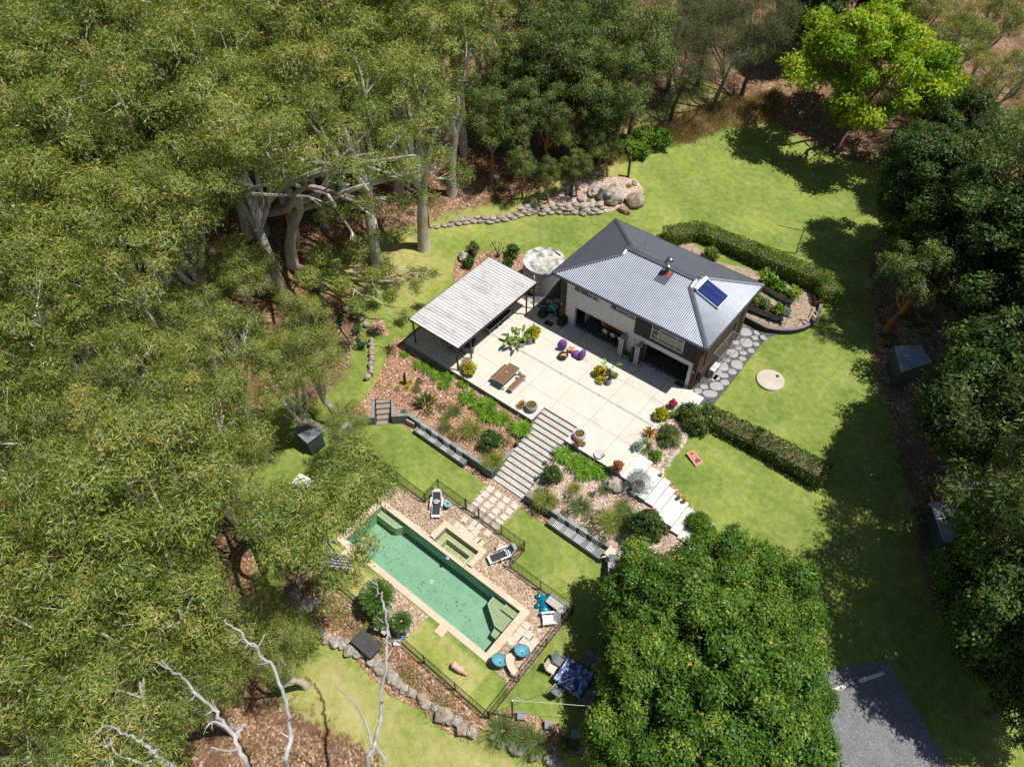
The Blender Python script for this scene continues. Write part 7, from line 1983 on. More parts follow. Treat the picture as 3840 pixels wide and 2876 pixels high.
# pool corner things
t_ = thing('storage_box', 'grey lidded storage box in the pool fence corner', 'box', (at(2088, 2278, -2.4).x, at(2088, 2278, -2.4).y, -2.4), .0)
mb = MB(); mb.box(-.62, .62, -.3, .3, 0, .5); mb.build('box', M['boxside'], t_)
mb = MB(); mb.box(-.65, .65, -.33, .33, .501, .56); mb.build('lid', M['boxlid'], t_)
mb = MB(); 
for k in range(4):
    mb.box(.68, .9, -.3 + k * .16, -.18 + k * .16, .3, .33)
mb.build('slatted_end', M['boxlid'], t_)
def adirondack(label, loc, rz):
    t = thing('garden_chair', label, 'chair', loc, rz)
    mb = MB()
    for k in range(5):
        mb.obox((0, -.32 + k * .13, .34 - k * .02), (.56, .115, .025), 0, 0, Matrix.Rotation(-.15, 4, 'X'))
    mb.build('seat', M['white'], t)
    mb = MB()
    for k in range(7):
        x = (k - 3) * .085; h = .78 - .035 * (k - 3) ** 2 * .6
        mb.bar((x * .9, .27, .24), (x * 1.25, .27 + h * .5, .24 + h * .86), .075, .02)
    mb.build('backrest', M['white'], t)
    for x in (-.34, .34):
        mb = MB(); mb.box(x - .06, x + .06, -.42, .38, .52, .545); mb.box(x - .035, x + .035, -.4, -.32, 0, .52); mb.bar((x, -.38, .36), (x, .5, .02), .03, .1); mb.box(x - .03, x + .03, .28, .34, .1, .52); mb.build('armrest', M['white'], t)
    return t
wA, wB = at(2040, 2325, -2.1), at(2085, 2318, -2.0)
adirondack('white slatted adirondack chair beside the storage box', (at(2058, 2330, -2.4).x, at(2058, 2330, -2.4).y, -2.4), rz_from(wA, wB))
t_ = thing('inflatable_bear', 'shiny translucent blue inflatable bear float lying on the gravel', 'pool float', (at(2042, 2268, -2.4).x, at(2042, 2268, -2.4).y, -2.4), rz_from(at(2042, 2235, -2.3), at(2044, 2290, -2.3)))
mb = MB()
mb.blob((0, -.15, .17), (.42, .42, .17), 1, .05, 16); mb.blob((0, .42, .2), (.3, .26, .18), 2, .05, 14)
for x in (-1, 1):
    mb.blob((x * .34, -.52, .16), (.2, .18, .15), 3, .05, 12); mb.blob((x * .42, .1, .17), (.16, .2, .14), 4, .05, 12)
mb.build('body', M['gummy'], t_)
mb = MB(); mb.blob((0, .42, .36), (.15, .11, .08), 1, .03, 12); mb.build('muzzle', M['gummy2'], t_)
for x in (-1, 1):
    mb = MB(); mb.blob((x * .25, .64, .24), (.11, .1, .09), 2, .04, 12); mb.build('ear', M['gummy2'], t_)
mb = MB(); mb.lathe([(.24, .0), (.27, .02), (.24, .035)], 28); o = mb.build('belly_ring', M['gummy'], t_); o.location = (0, -.15, .32)
t_ = thing('pool_toy', 'lime green and dark pool toy behind the blue bear float', 'toy', (at(2067, 2252, -2.4).x, at(2067, 2252, -2.4).y, -2.4))
mb = MB(); mb.blob((-.08, 0, .15), (.11, .2, .15), 1, .05, 12); mb.build('lime_half', M['limeplas'], t_)
mb = MB(); mb.blob((.07, .03, .15), (.12, .2, .14), 2, .05, 12); mb.build('dark_half', M['greenpl'], t_)
# aqua string chairs and kidney table
def acapulco(label, loc, rz):
    t = thing('string_chair', label, 'chair', loc, rz, 'aqua string chairs at the pool corner')
    mb = MB(); n = 36; rings = []
    for j, (q, z) in enumerate(((1.0, .62), (.8, .5), (.55, .38), (.28, .31), (.08, .29))):
        for k in range(n):
            a = 2 * PI * k / n; x, y = .40 * q * math.cos(a), .46 * q * math.sin(a) - .04
            rings.append((x, y + .0, z + .22 * q * math.sin(a) * (q)))
    mb.add(rings, [(j * n + k, j * n + (k + 1) % n, (j + 1) * n + (k + 1) % n, (j + 1) * n + k) for j in range(4) for k in range(n)], 0, True)
    mb.build('string_seat', M['acap2'], t, angle=3)
    mb = MB(); mb.tube([Vector(rings[k]) for k in range(n)] + [Vector(rings[0])], .015, 6); mb.build('rim', M['black'], t)
    mb = MB(); mb.tube([(.35 * math.cos(a * .45), .35 * math.sin(a * .45), .012) for a in range(15)], .012, 6)
    for a in (.5, 2.6, 4.7):
        mb.tube([(.35 * math.cos(a), .35 * math.sin(a), .01), (.3 * math.cos(a), .3 * math.sin(a), .45)], .012, 6)
    mb.build('base_frame', M['black'], t)
    mb = MB(); mb.lathe([(0, .0), (.05, 0), (.05, .02), (0, .02)], 12, (0, -.04, .29)); mb.build('hub', M['black'], t)
    return t
t = NT('aqua_strings')
k = t.n.new('ShaderNodeTexWave'); o_ = t.xyz()
an = t.math('ARCTAN2', o_[1], o_[0]); f = t.math('FRACT', t.math('MULTIPLY', an, 9.0))
M['acap2'] = t.done(t.mix(t.ramp(f, [(0, 0), (.2, 0), (.25, 1), (.8, 1), (.85, 0)]), (.04, .14, .2), (.17, .5, .6)), .45, .4)
for x, y, rz, w in ((1872, 2490, 2.4, 'left of the sandstone table'), (1955, 2455, 2.6, 'right of the sandstone table')):
    p = at(x, y, -2.4); acapulco('aqua string chair with round seat, %s' % w, p, rz)
ky = [(at(x, y, -1.9).x, at(x, y, -1.9).y) for x, y in ((1898, 2455), (1915, 2448), (1932, 2455), (1928, 2475), (1930, 2495), (1945, 2515), (1948, 2528), (1935, 2535), (1912, 2515), (1898, 2485))]
b = ky[0]
t_ = thing('stone_table', 'curved sandstone slab table between the aqua string chairs', 'table', (b[0], b[1], -2.4))
kp = spline([(p[0] - b[0], p[1] - b[1]) for p in ky], 5)
mb = MB(); mb.prism(kp, .44, .5); mb.build('table_top', M['sand'], t_)
cx = sum(p[0] for p in kp) / len(kp); cy = sum(p[1] for p in kp) / len(kp)
for d in (-.35, .35):
    mb = MB(); mb.box(cx + d * .9 - .15, cx + d * .9 + .15, cy - d - .12, cy - d + .12, 0, .44); mb.build('base_block', M['sand'], t_)
# chlorine float, hose, filter boxes
p = at(1680, 2091, -2.5); mb = MB(); mb.lathe([(0, -.06), (.12, -.03), (.13, .03), (.06, .06), (.05, .1), (0, .1)], 18); solo('chlorine_float', 'round pale blue chlorine dispenser floating in the pool', 'pool float', mb, plain('pale_blue_plastic', (.35, .5, .75), .4), p)
pb_ = at(1500, 2385, -2.36)
mb = MB(); path = []
for k in range(90):
    a = k * .55; r_ = .22 + .14 * mnoise.noise(Vector((k * .17, 0, 0)))
    path.append((r_ * math.cos(a) + .25 * mnoise.noise(Vector((k * .05, 3, 0))), r_ * 1.5 * math.sin(a) - .2 + .3 * mnoise.noise(Vector((k * .04, 7, 0))), .03 + .12 * abs(mnoise.noise(Vector((k * .1, 1, 5))))))
mb.tube(path, .017, 6)
mb.tube([(.2 + .24 * math.cos(a * .4), .35 + .2 * math.sin(a * .4), .12) for a in range(17)], .022, 6)
solo('pool_hose', 'tangle of pale blue pool hose beside the cycad pots', 'hose', mb, M['hose'], (pb_.x, pb_.y, -2.38))
t_ = thing('pool_cleaner_box', 'white pool cleaner caddy beside the low fence', 'caddy', at(1507, 2390, -2.38) + Vector((.1, -.45, 0)), .6)
mb = MB(); mb.box(-.2, .2, -.17, .17, 0, .3); mb.build('box', M['white'], t_)
mb = MB(); mb.tube([(-.2, 0, .3), (-.2, 0, .45), (.2, 0, .45), (.2, 0, .3)], .012, 6); mb.build('handle', M['blackplas'], t_)
t_ = thing('pump_cover', 'dark flat topped pump cover on the mulch slope below the cycads', 'pump cover', g(1385, 2425), math.atan2(9.4 - 9.5, -14) * 0 + .0)
mb = MB(); mb.box(-.95, .75, -.55, .75, .42, .5); mb.build('board', M['rubbertop'], t_)
mb = MB(); mb.box(-.9, .7, -.5, .7, -.3, .418); mb.build('cabinet', M['bluecl'] if False else M['blackplas'], t_)
t_ = thing('pool_pump', 'small grey pool pump with black handle beside the dark pump cover', 'pump', g(1420, 2375) + Vector((0, 0, .35)), .3)
mb = MB(); mb.tube([(-.25, 0, .25), (.25, 0, .25)], .12, 14); mb.lathe([(.1, 0), (.12, .3), (0, .32)], 14, (-.3, 0, .15)); mb.build('body', M['blackplas'], t_)
mb = MB(); mb.box(-.12, .12, -.12, .12, .38, .42); mb.build('lid', M['white'], t_)
mb = MB(); mb.tube([(.2, .0, .3), (.5, .2, .5), (.75, .1, .45), (.9, -.1, .1)], .03, 8); mb.build('pipe', M['white'], t_)
t_ = thing('filter_box', 'flat grey topped filter box at the fence beside the large cycad', 'box', at(1443, 2340, -2.4) + Vector((.35, -.35, 0)), .0)
mb = MB(); mb.box(-.3, .3, -.24, .24, 0, .5); mb.build('box', M['blackplas'], t_)
mb = MB(); mb.box(-.33, .33, -.27, .27, .501, .54); mb.build('lid', M['boxlid'], t_)

# the pink pig on the lawn
def skin(name, joints, edges, mat, parent, sub=2):
    me = bpy.data.meshes.new(name); me.from_pydata([j[0] for j in joints], edges, []); o = bpy.data.objects.new(name, me); COL.objects.link(o)
    o.parent = parent
    me.materials.append(mat)
    sk = o.modifiers.new('skin', 'SKIN')
    for i, j in enumerate(joints):
        q = me.skin_vertices[0].data[i]; rr = j[1]
        q.radius = rr if hasattr(rr, '__len__') else (rr, rr)
    me.skin_vertices[0].data[0].use_root = True
    sb = o.modifiers.new('sub', 'SUBSURF'); sb.levels = sub; sb.render_levels = sub
    sk.use_smooth_shade = True
    return o
pA, pB = at(1703, 2497, -2.0), at(1736, 2520, -2.0)
pg_ = thing('pig', 'plump pink pig standing on the lawn by the pool, head lowered to the grass', 'pig', (at(1719, 2512, -2.4).x, at(1719, 2512, -2.4).y, -2.4), math.atan2((pB - pA).y, (pB - pA).x))
J = [((-.12, 0, .37), .20), ((-.34, 0, .38), .19), ((-.46, 0, .36), .11), ((.12, 0, .36), .19), ((.30, 0, .34), .155), ((.44, 0, .29), .115), ((.56, 0, .21), .07), ((.62, 0, .17), .052),
     ((-.30, .12, .2), .085), ((-.33, .125, .1), .042), ((-.29, .125, .015), .036), ((-.30, -.12, .2), .085), ((-.33, -.125, .1), .042), ((-.29, -.125, .015), .036),
     ((.2, .12, .2), .07), ((.21, .12, .1), .042), ((.21, .12, .015), .036), ((.2, -.12, .2), .07), ((.21, -.12, .1), .042), ((.21, -.12, .015), .036)]
E_ = [(0, 1), (1, 2), (0, 3), (3, 4), (4, 5), (5, 6), (6, 7), (1, 8), (8, 9), (9, 10), (1, 11), (11, 12), (12, 13), (3, 14), (14, 15), (15, 16), (3, 17), (17, 18), (18, 19)]
skin('body', J, E_, M['pig'], pg_)
for s in (-1, 1):
    mb = MB(); mb.add([(.40, s * .07, .40), (.47, s * .06, .385), (.50, s * .15, .36), (.44, s * .14, .385), (.41, s * .075, .41), (.47, s * .065, .395), (.505, s * .15, .372), (.445, s * .14, .397)], [(3, 2, 1, 0), (4, 5, 6, 7), (0, 1, 5, 4), (1, 2, 6, 5), (2, 3, 7, 6), (3, 0, 4, 7)]); mb.build('ear', M['pigdark'], pg_)
    mb = MB(); mb.blob((.50, s * .062, .315), (.012, .012, .012), 1, 0, 6); mb.build('eye', M['black'], pg_)
mb = MB(); mb.lathe([(0, 0), (.05, 0), (.052, .02), (0, .024)], 14); o = mb.build('snout', M['pigdark'], pg_); o.location = (.645, 0, .155); o.rotation_euler = (0, 1.9, 0)
mb = MB(); mb.tube([(-.56, 0, .38), (-.60, .02, .41), (-.61, -.01, .44), (-.58, -.02, .45)], [.014, .012, .01, .006], 6); mb.build('tail', M['pig'], pg_)

# dining setting on the right lawn
tcn = (at(2110, 2472, -1.65) + at(2220, 2532, -1.65) + at(2195, 2590, -1.65) + at(2085, 2547, -1.65)) / 4
rzD = math.atan2((at(2220, 2527, -1.65) - at(2143, 2472, -1.65)).y, (at(2220, 2527, -1.65) - at(2143, 2472, -1.65)).x)
LD = 1.75; WD = 1.45
t_ = thing('garden_dining_table', 'square garden table under a blue patterned cloth in the tree shade', 'table', (tcn.x, tcn.y, -2.4), rzD)
mb = MB(); mb.box(-.8, .8, -.7, .7, .68, .72); mb.build('table_top', M['wood'], t_)
for a in (-1, 1):
    for b in (-1, 1):
        mb = MB(); mb.box(a * .7 - .03, a * .7 + .03, b * .6 - .03, b * .6 + .03, 0, .68); mb.build('leg', M['black'], t_)
mb = MB(); n = 48; ring = []
for k in range(n):
    a = 2 * PI * (k + .5) / n; c, s = math.cos(a), math.sin(a); q = 1 / max(abs(c) / .86, abs(s) / .76); ring.append((q * c, q * s, .728))
low = [(x * (1.03 + .02 * math.sin(3.1 * i)), y * (1.03 + .02 * math.cos(2.7 * i)), .5 + .05 * math.sin(i * .9)) for i, (x, y, z) in enumerate(ring)]
mb.add(ring + low, [tuple(range(n))] + [(k, n + k, n + (k + 1) % n, (k + 1) % n) for k in range(n)], 0, True)
solo('tablecloth', 'blue geometric patterned tablecloth on the shaded garden table', 'tablecloth', mb, M['cloth'], (tcn.x, tcn.y, -2.4), rzD)
def patio_chair(label, loc, rz, mat, group='dark garden chairs around the blue clothed table'):
    t = thing('outdoor_chair', label, 'chair', loc, rz, group)
    mb = MB(); mb.obox((0, 0, .42), (.5, .48, .03)); mb.build('seat', M[mat], t)
    mb = MB(); mb.obox((0, .30, .7), (.5, .03, .56), 0, 0, Matrix.Rotation(-.28, 4, 'X')); mb.build('backrest', M[mat], t)
    for x in (-.28, .28):
        mb = MB(); mb.tube([(x, -.25, 0), (x, -.27, .58), (x, -.22, .64), (x, .26, .64), (x, .34, .86)], .014, 6); mb.tube([(x, .3, 0), (x, .2, .62)], .014, 6); mb.build('side_frame', M['greyalu'], t)
    return t
DC = [(0, 1.25, 0, 'far right side, left one'), (.6, 1.3, -.15, 'far right side, right one'), (-1.25, .35, PI / 2, 'upper left side, shaded one'), (-1.3, -.3, PI / 2 + .1, 'left side, lit beige one'), (1.25, .1, -PI / 2, 'right side, upper one'), (1.2, -.55, -PI / 2 - .15, 'right side, lower one'), (-.35, -1.15, PI, 'front side')]
for x, y, rz, w in DC:
    u = tcn.x + x * math.cos(rzD) - y * math.sin(rzD); v = tcn.y + x * math.sin(rzD) + y * math.cos(rzD)
    patio_chair('garden chair at the blue clothed table, %s' % w, (u, v, -2.4), rzD + rz, 'wicker' if 'beige' not in w else 'sandpav')
for i, (x, y) in enumerate(((2290, 2619), (2308, 2590), (2342, 2590), (2320, 2630), (2325, 2567))):
    p = g(x, y); mb = MB(); mb.lathe([(0, 0), (.2, 0), (.21, .3), (.19, .42), (0, .43)], 16); solo('stump_stool', 'grey round stump stool under the broadleaf clump, %s' % ['front left', 'middle', 'right', 'front right', 'rear'][i], 'stool', mb, M['grey_conc'], p, i)
# washing line post and wires
pp = g(1921, 2690); 
t_ = thing('line_post', 'grey galvanised line post at the lawn corner with wires', 'post', pp)
mb = MB(); mb.tube([(0, 0, -.2), (0, 0, 2.75)], .055, 10); mb.build('pole', M['postwood'], t_)
mb = MB(); mb.lathe([(.07, 2.75), (.07, 2.82), (0, 2.85)], 10); mb.build('cap', M['steel'], t_)
top = Vector((0, 0, 2.78)) + pp
for i, (q, lab) in enumerate((((2260, 2500, -.2), 'upper'), ((2420, 2660, .0), 'lower'))):
    e = at(*q); mb = MB(); mb.tube([(0, 0, 0), ((e - top) * .5) + Vector((0, 0, -.06)), e - top], .012, 5); solo('wire', '%s pale wire stretched from the line post to the broadleaf clump' % lab, 'wire', mb, M['steel'], top)
for i, (x, y) in enumerate(((1955, 2690), (2057, 2724), (2155, 2756))):
    p = g(x, y); mb = MB(); mb.box(-.22, .22, -.22, .22, -.1, .42); solo('stone_block', 'square grey stone block along the lawn edge, %s' % ['beside the line post', 'middle one', 'in the tree shade'][i], 'stone block', mb, M['capped'], p, .65)

# ---------------------------------------------------------------- rocks
def rock(label, loc, r, seed, mat='rock', group=None, rz=0.0, name='boulder', facet=.35):
    mb = MB(); mb.blob((0, 0, 0), r, seed, .32, 10, 1.25, 0, 1, True, facet)
    return tag(mb.build(name, M[mat], None, loc, rz, angle=.5), label, 'rock', group)
RN = [(1185, 2360), (1205, 2378), (1228, 2395), (1248, 2400), (1262, 2408), (1285, 2418), (1300, 2405), (1320, 2440), (1340, 2445), (1362, 2450), (1390, 2462), (1395, 2478), (1415, 2468), (1408, 2492), (1428, 2512), (1450, 2500), (1465, 2525), (1475, 2545), (1495, 2565), (1515, 2580), (1545, 2600), (1590, 2620), (1600, 2640), (1635, 2655), (1670, 2680), (1690, 2695), (1720, 2705), (1740, 2735), (1770, 2742), (1855, 2760), (1880, 2790), (1930, 2805), (1960, 2812), (2010, 2830), (2065, 2845), (2090, 2860)]
for i, (x, y) in enumerate(RN):
    s = (.28 + .22 * ((i * 37) % 10) / 10) * (1.3 if i in (0, 20, 24, 26, 33) else 1)
    p = g(x, y)
    rock('boulder of the low edging below the pool fence, %s, %s' % ('tan' if i % 3 == 0 else 'grey', 'number %d from the left' % (i + 1)), p + Vector((0, 0, s * .25)), (s, s * .8, s * .62), i + 1, 'rock2' if i % 3 == 0 else 'rock', 'boulders edging the low slope', i * 1.1)
i = 0
WALLP = [(1618, 852), (1640, 856), (1665, 850), (1690, 846), (1718, 842), (1745, 838), (1775, 834), (1805, 834), (1835, 836), (1865, 832), (1895, 828), (1925, 820), (1950, 812), (1975, 805), (2005, 800), (2035, 806), (2065, 800), (2095, 800), (2125, 803), (2155, 800), (2185, 806), (2215, 803), (2245, 798)]
for k, (x, y) in enumerate(WALLP):
    for c in range(1 if k < 3 else (2 if k < 12 else 3)):
        p = g(x + (12 if c == 1 else 0), y)
        s = RNG.uniform(.34, .5) * (.75 if k < 3 else 1)
        rock('stone of the dry rock wall behind the house, %s' % ('stone %d from the left, %s course' % (k + 1, ['bottom', 'second', 'top'][c])), p + Vector((-.1 * c, .16 * c, .12 + .26 * c)), (s, s * .62, s * .5), 60 + i, 'rock2' if i % 4 == 0 else 'rock', 'stones of the dry rock wall', .75 + RNG.uniform(-.4, .4)); i += 1
for k, (x, y, r_, z, m_, w) in enumerate([(2285, 745, (1.5, 1.1, .95), .35, 'rock', 'largest grey boulder at the end of the rock wall'), (2383, 765, (.95, .75, .85), .3, 'rock2', 'tall tan boulder right of the largest one'), (2235, 722, (1.0, .7, .45), .2, 'rock', 'flat pale boulder behind the largest one'), (2178, 748, (.55, .4, .25), .1, 'rock', 'small flat pale rock in the boulder bed'), (2340, 795, (.7, .35, .4), .15, 'rock2', 'slabby stone between the two big boulders'), (2205, 660, (.5, .35, .12), .05, 'rock', 'flat pale rock lying above the boulder bed, left'), (2235, 650, (.55, .35, .12), .05, 'rock', 'flat pale rock lying above the boulder bed, right'),
                                          (2170, 705, (.45, .3, .16), .05, 'rock', 'flat shaded rock beside a timber post'), (1740, 972, (.62, .5, .5), .25, 'rock', 'grey boulder in the bed behind the pergola'), (2305, 1820, (.75, .6, .5), .1, 'rock', 'rounded grey boulder in the right bed under the silver bush'), (1150, 2270, (.95, .6, .6), .2, 'rock', 'grey boulder at the left of the low slope'), (2665, 1975, (.3, .25, .3), .1, 'rock', 'pale rock on the lawn edge near the landing steps'), (2380, 690, (.4, .3, .2), .1, 'rock', 'small rock by the timber post at the bed top')]):
    p = g(x, y) if not (2290 < x < 2320) else BZ(x, y)
    rock(w, p + Vector((0, 0, z)), r_, 150 + k, m_, None, k * .7 + .3)
for k, (x, y) in enumerate([(2585, 1605), (2565, 1625), (2550, 1650), (2535, 1675), (2520, 1700), (2505, 1725), (2500, 1745), (2570, 1600)]):
    p = g(x, y); rock('flat pale edging stone along the lawn below the small landing, number %d from the hedge' % (k + 1), p + Vector((0, 0, .02)), (.3, .22, .1), 180 + k, 'rock', 'edging stones along the lawn', .9)
for k, (x, y) in enumerate([(1395, 1285), (1394, 1300), (1396, 1318), (1395, 1335), (1397, 1352), (1393, 1372), (1395, 1390), (1392, 1405), (1380, 1420), (1390, 1245), (1375, 1225), (1355, 1205), (1300, 1168), (1335, 1195)]):
    p = g(x, y); rock('%s stone in the rock row beside the green chairs, number %d' % ('rosy' if k % 2 else 'grey', k + 1), p + Vector((0, 0, .25)), (.28, .24, .26), 200 + k, 'rock2' if k % 2 else 'rock', 'rock row beside the green chairs', k)
t_ = thing('grey_stump', 'thick grey leaning tree stump left of the low slope', 'stump', g(1130, 2290))
mb = MB(); mb.tube([(0, 0, -.2), (-.25, .1, .6), (-.6, .25, 1.1), (-1.1, .4, 1.5)], [.55, .5, .45, .4], 14); mb.build('trunk', M['rough'], t_)

# ---------------------------------------------------------------- posts, lines, lawn things
for k, (x, y, h, w) in enumerate([(1607, 852, 2.0, 'at the left end of the rock wall'), (2355, 665, 2.0, 'right of the boulder bed, in the sun'), (2142, 735, 1.3, 'in the shade of the boulder bed'), (2049, 750, 1.6, 'left of the boulder bed in shade')]):
    mb = MB(); mb.tube([(0, 0, -.2), (0, 0, h)], .12, 12); solo('timber_post', 'dark round timber post %s' % w, 'post', mb, M['postwood'], g(x, y), 0)
cp = g(2984, 950)
t_ = thing('clothesline', 'T shaped clothesline standing on the far lawn', 'clothesline', cp, math.atan2(*( (at(3090, 902, 2.6) - at(2922, 868, 2.6)).yx )))
mb = MB(); mb.tube([(0, 0, -.2), (0, 0, 2.5)], .04, 8); mb.build('pole', M['greenpl'], t_)
mb = MB(); mb.tube([(-2.1, 0, 2.35), (2.1, 0, 2.35)], .03, 8); mb.build('crossbar', M['greenpl'], t_)
mb = MB()
for x in (-2.0, -1.3, -.6):
    mb.tube([(x, 0, 2.38), (0.1 * x, .6, 2.9)], .006, 4)
mb.build('line', M['steel'], t_)
t_ = thing('concrete_disc', 'round weathered concrete tank lid on the side lawn', 'lid', g(2888, 1428))
mb = MB(); mb.lathe([(.0, .16), (1.0, .15), (1.02, .12), (1.02, -.1)][::-1], 40); mb.build('slab', M['lid'] if 'lid' in M else concrete('lid_concrete', (.48, .42, .35), (.6, .54, .46), (.25, .2, .16), .9), t_)
mb = MB(); mb.lathe([(.12, .15), (.12, .2), (.06, .24), (0, .24)], 14, (.25, .6, 0)); mb.build('cap', M['black'], t_)
# cornhole board
ca, cb = g(2583, 1722), g(2625, 1738)
t_ = thing('cornhole_board', 'coral and cream tilted bean bag toss board on the side lawn', 'game board', g(2604, 1722), math.atan2((at(2620, 1745, -.6) - at(2585, 1705, -.6)).y, (at(2620, 1745, -.6) - at(2585, 1705, -.6)).x) - PI / 2 + PI)
tl = Matrix.Rotation(.18, 4, 'X')
mb = MB(); mb.obox((0, 0, .14), (.62, 1.12, .04), 0, 0, tl); mb.build('board', M['palewood'], t_)
mb = MB(); mb.obox((-.13, 0, .165), (.2, 1.0, .01), 0, 0, tl); mb.obox((.15, 0, .165), (.2, 1.0, .01), 0, 0, tl); mb.build('paint_stripe', M['red'], t_)
mb = MB(); mb.lathe([(.08, 0), (.08, .006), (0, .006)], 20, (0, 0, 0)); o = mb.build('hole', M['black'], t_); o.location = (0, .35, .232); o.rotation_euler = (.18, 0, 0)
for x in (-.25, .25):
    mb = MB(); mb.box(x - .03, x + .03, .42, .48, 0, .2); mb.build('leg', M['palewood'], t_)
cbp = g(2612, 1728)
for k, (dx, dy, mt, w) in enumerate(((0, 0, 'bluecl', 'blue'), (.13, .05, 'brightred', 'red'), (.05, -.12, 'purple', 'purple'))):
    mb = MB(); mb.blob((0, 0, 0), (.1, .1, .04), k, .1, 8); solo('bean_bag_toy', 'small %s bean bag on the coral toss board' % w, 'toy bag', mb, M[mt], (cbp.x + dx, cbp.y + dy, cbp.z + .16))
# wheel stops
for k, ((x0, y0), (x1, y1), w) in enumerate((((3218, 2555), (3310, 2523), 'beside the driveway corner'), ((3080, 2600), (3168, 2573), 'partly under the broadleaf clump'))):
    a, b = g(x0, y0), g(x1, y1); L = (b - a).length
    mb = MB(); mb.prism([(-L / 2, -.1), (L / 2, -.1), (L / 2, .1), (-L / 2, .1)], 0, .0); mb = MB()
    mb.add([(-L / 2, -.11, 0), (L / 2, -.11, 0), (L / 2, .11, 0), (-L / 2, .11, 0), (-L / 2, -.07, .13), (L / 2, -.07, .13), (L / 2, .07, .13), (-L / 2, .07, .13)], [(0, 1, 5, 4), (1, 2, 6, 5), (2, 3, 7, 6), (3, 0, 4, 7), (4, 5, 6, 7)])
    solo('wheel_stop', 'pale concrete wheel stop %s' % w, 'wheel stop', mb, M['white_slab'], (a + b) / 2 + Vector((0, 0, .03)), math.atan2((b - a).y, (b - a).x))

# ---------------------------------------------------------------- vegetable garden
VW = [g(2775, 1200), g(2830, 1230), g(2880, 1250), g(2960, 1255), g(3030, 1235), g(3070, 1190), g(3082, 1130), g(3070, 1090)]
VW = spline([(p.x, p.y) for p in VW], 4, False)
zb = min(T(*p) for p in VW)
t_ = thing('garden_wall', 'low curved dark block wall round the end of the vegetable garden', 'wall', (VW[0][0], VW[0][1], zb))
rb = ribbon(VW, .25)
n = len(VW)
for nm, z0, z1, mt in (('wall_body', -.3, .52, 'darkblock'), ('wall_cap', .521, .6, 'grey_conc')):
    mb = MB()
    for k in range(n - 1):
        q = [rb[k], rb[k + 1], rb[2 * n - 2 - k], rb[2 * n - 1 - k]]
        mb.prism([(a[0] - VW[0][0], a[1] - VW[0][1]) for a in q], z0, z1)
    mb.build(nm, M[mt], t_)
def veg(a, b, w, label, plants, seed):
    """ribbed raised bed with crops"""
    d = (b - a); L = d.length; rz = math.atan2(d.y, d.x)
    t = thing('raised_bed', label, 'garden bed', ((a.x + b.x) / 2, (a.y + b.y) / 2, min(a.z, b.z)), rz)
    out = [(L / 2 - w / 2 + w / 2 * math.cos(q), w / 2 * math.sin(q)) for q in np.linspace(-PI / 2, PI / 2, 10)] + [(-L / 2 + w / 2 + w / 2 * math.cos(q), w / 2 * math.sin(q)) for q in np.linspace(PI / 2, 3 * PI / 2, 10)]
    mb = MB(); k = len(out); prof = [(1 + .012 * (j % 2), .05 * j) for j in range(11)]
    vs = [(x * s, y * s, z) for s, z in prof for x, y in out]
    mb.add(vs, [(j * k + i, j * k + (i + 1) % k, (j + 1) * k + (i + 1) % k, (j + 1) * k + i) for j in range(10) for i in range(k)]); mb.build('side', M['zinc'], t)
    mb = MB(); mb.prism([(x * .99, y * .99) for x, y in out], .3, .44); mb.build('soil', M['soil'], t)
    r = np.random.default_rng(seed)
    for x, h, R, mt, L_ in plants:
        o = foliage('crop', np.array(dome(7, R, h, seed + int((x + 9) * 9), .1)) + np.array([x, 0, .44]), np.full(7, R * .55), r, M[mt], 16, 8, L_, L_ * .28, .15, .9, None, .2, .06, .9, .2, .3); o.parent = t
    return t
zv = .1
veg(at(2780, 1135, zv + .3), at(2935, 1195, zv + .3), 1.0, 'raised ribbed bed with tomato plants nearest the brown house wall', [(-1.6, .7, .5, 'hedge2', .14), (-.8, .8, .5, 'hedge', .13), (0, .6, .45, 'gum2', .12), (1.2, .35, .4, 'hedge', .2), (1.75, .25, .35, 'blue', .16)], 5)
veg(at(2865, 1070, zv + .3), at(2975, 1135, zv + .3), 1.0, 'raised ribbed bed with a bright leafy bush nearest the hedge', [(-1.5, .7, .5, 'strap', .25), (-.8, .5, .45, 'hedge', .2), (0, .35, .35, 'strap', .18), (1.2, .7, .55, 'lime', .16)], 9)
for k, (x, y, h) in enumerate([(2880, 1222, 1.5), (2938, 1228, 1.3), (2843, 1212, .7), (2990, 1224, .7), (2905, 1165, 1.4), (2975, 1120, 1.2), (2885, 1085, 1.2), (2850, 1140, 1.0)]):
    mb = MB(); mb.tube([(0, 0, 0), (.02, .02, h)], .02, 6); solo('garden_stake', 'thin rusty garden stake in the vegetable garden, number %d' % (k + 1), 'stake', mb, M['rustiron'], g(x, y), 0, 'garden stakes of the vegetable garden')
t_ = thing('garden_gate', 'pale timber framed gate leaning at the vegetable garden end', 'gate', g(3040, 1218), -.55)
mb = MB(); mb.box(-.5, -.44, -.03, .03, .3, 1.4); mb.box(.44, .5, -.03, .03, .3, 1.4); mb.box(-.44, .44, -.03, .03, .3, .36); mb.box(-.44, .44, -.03, .03, 1.34, 1.4); mb.build('frame', M['palewood'], t_)
mb = MB(); mb.box(-.1, .3, -.2, -.1, .75, 1.15); mb.build('white_tub', M['white'], t_)
mb = MB(); mb.box(-.1, .35, -.2, -.1, .4, .74); mb.build('blue_tub', M['bluecl'], t_)
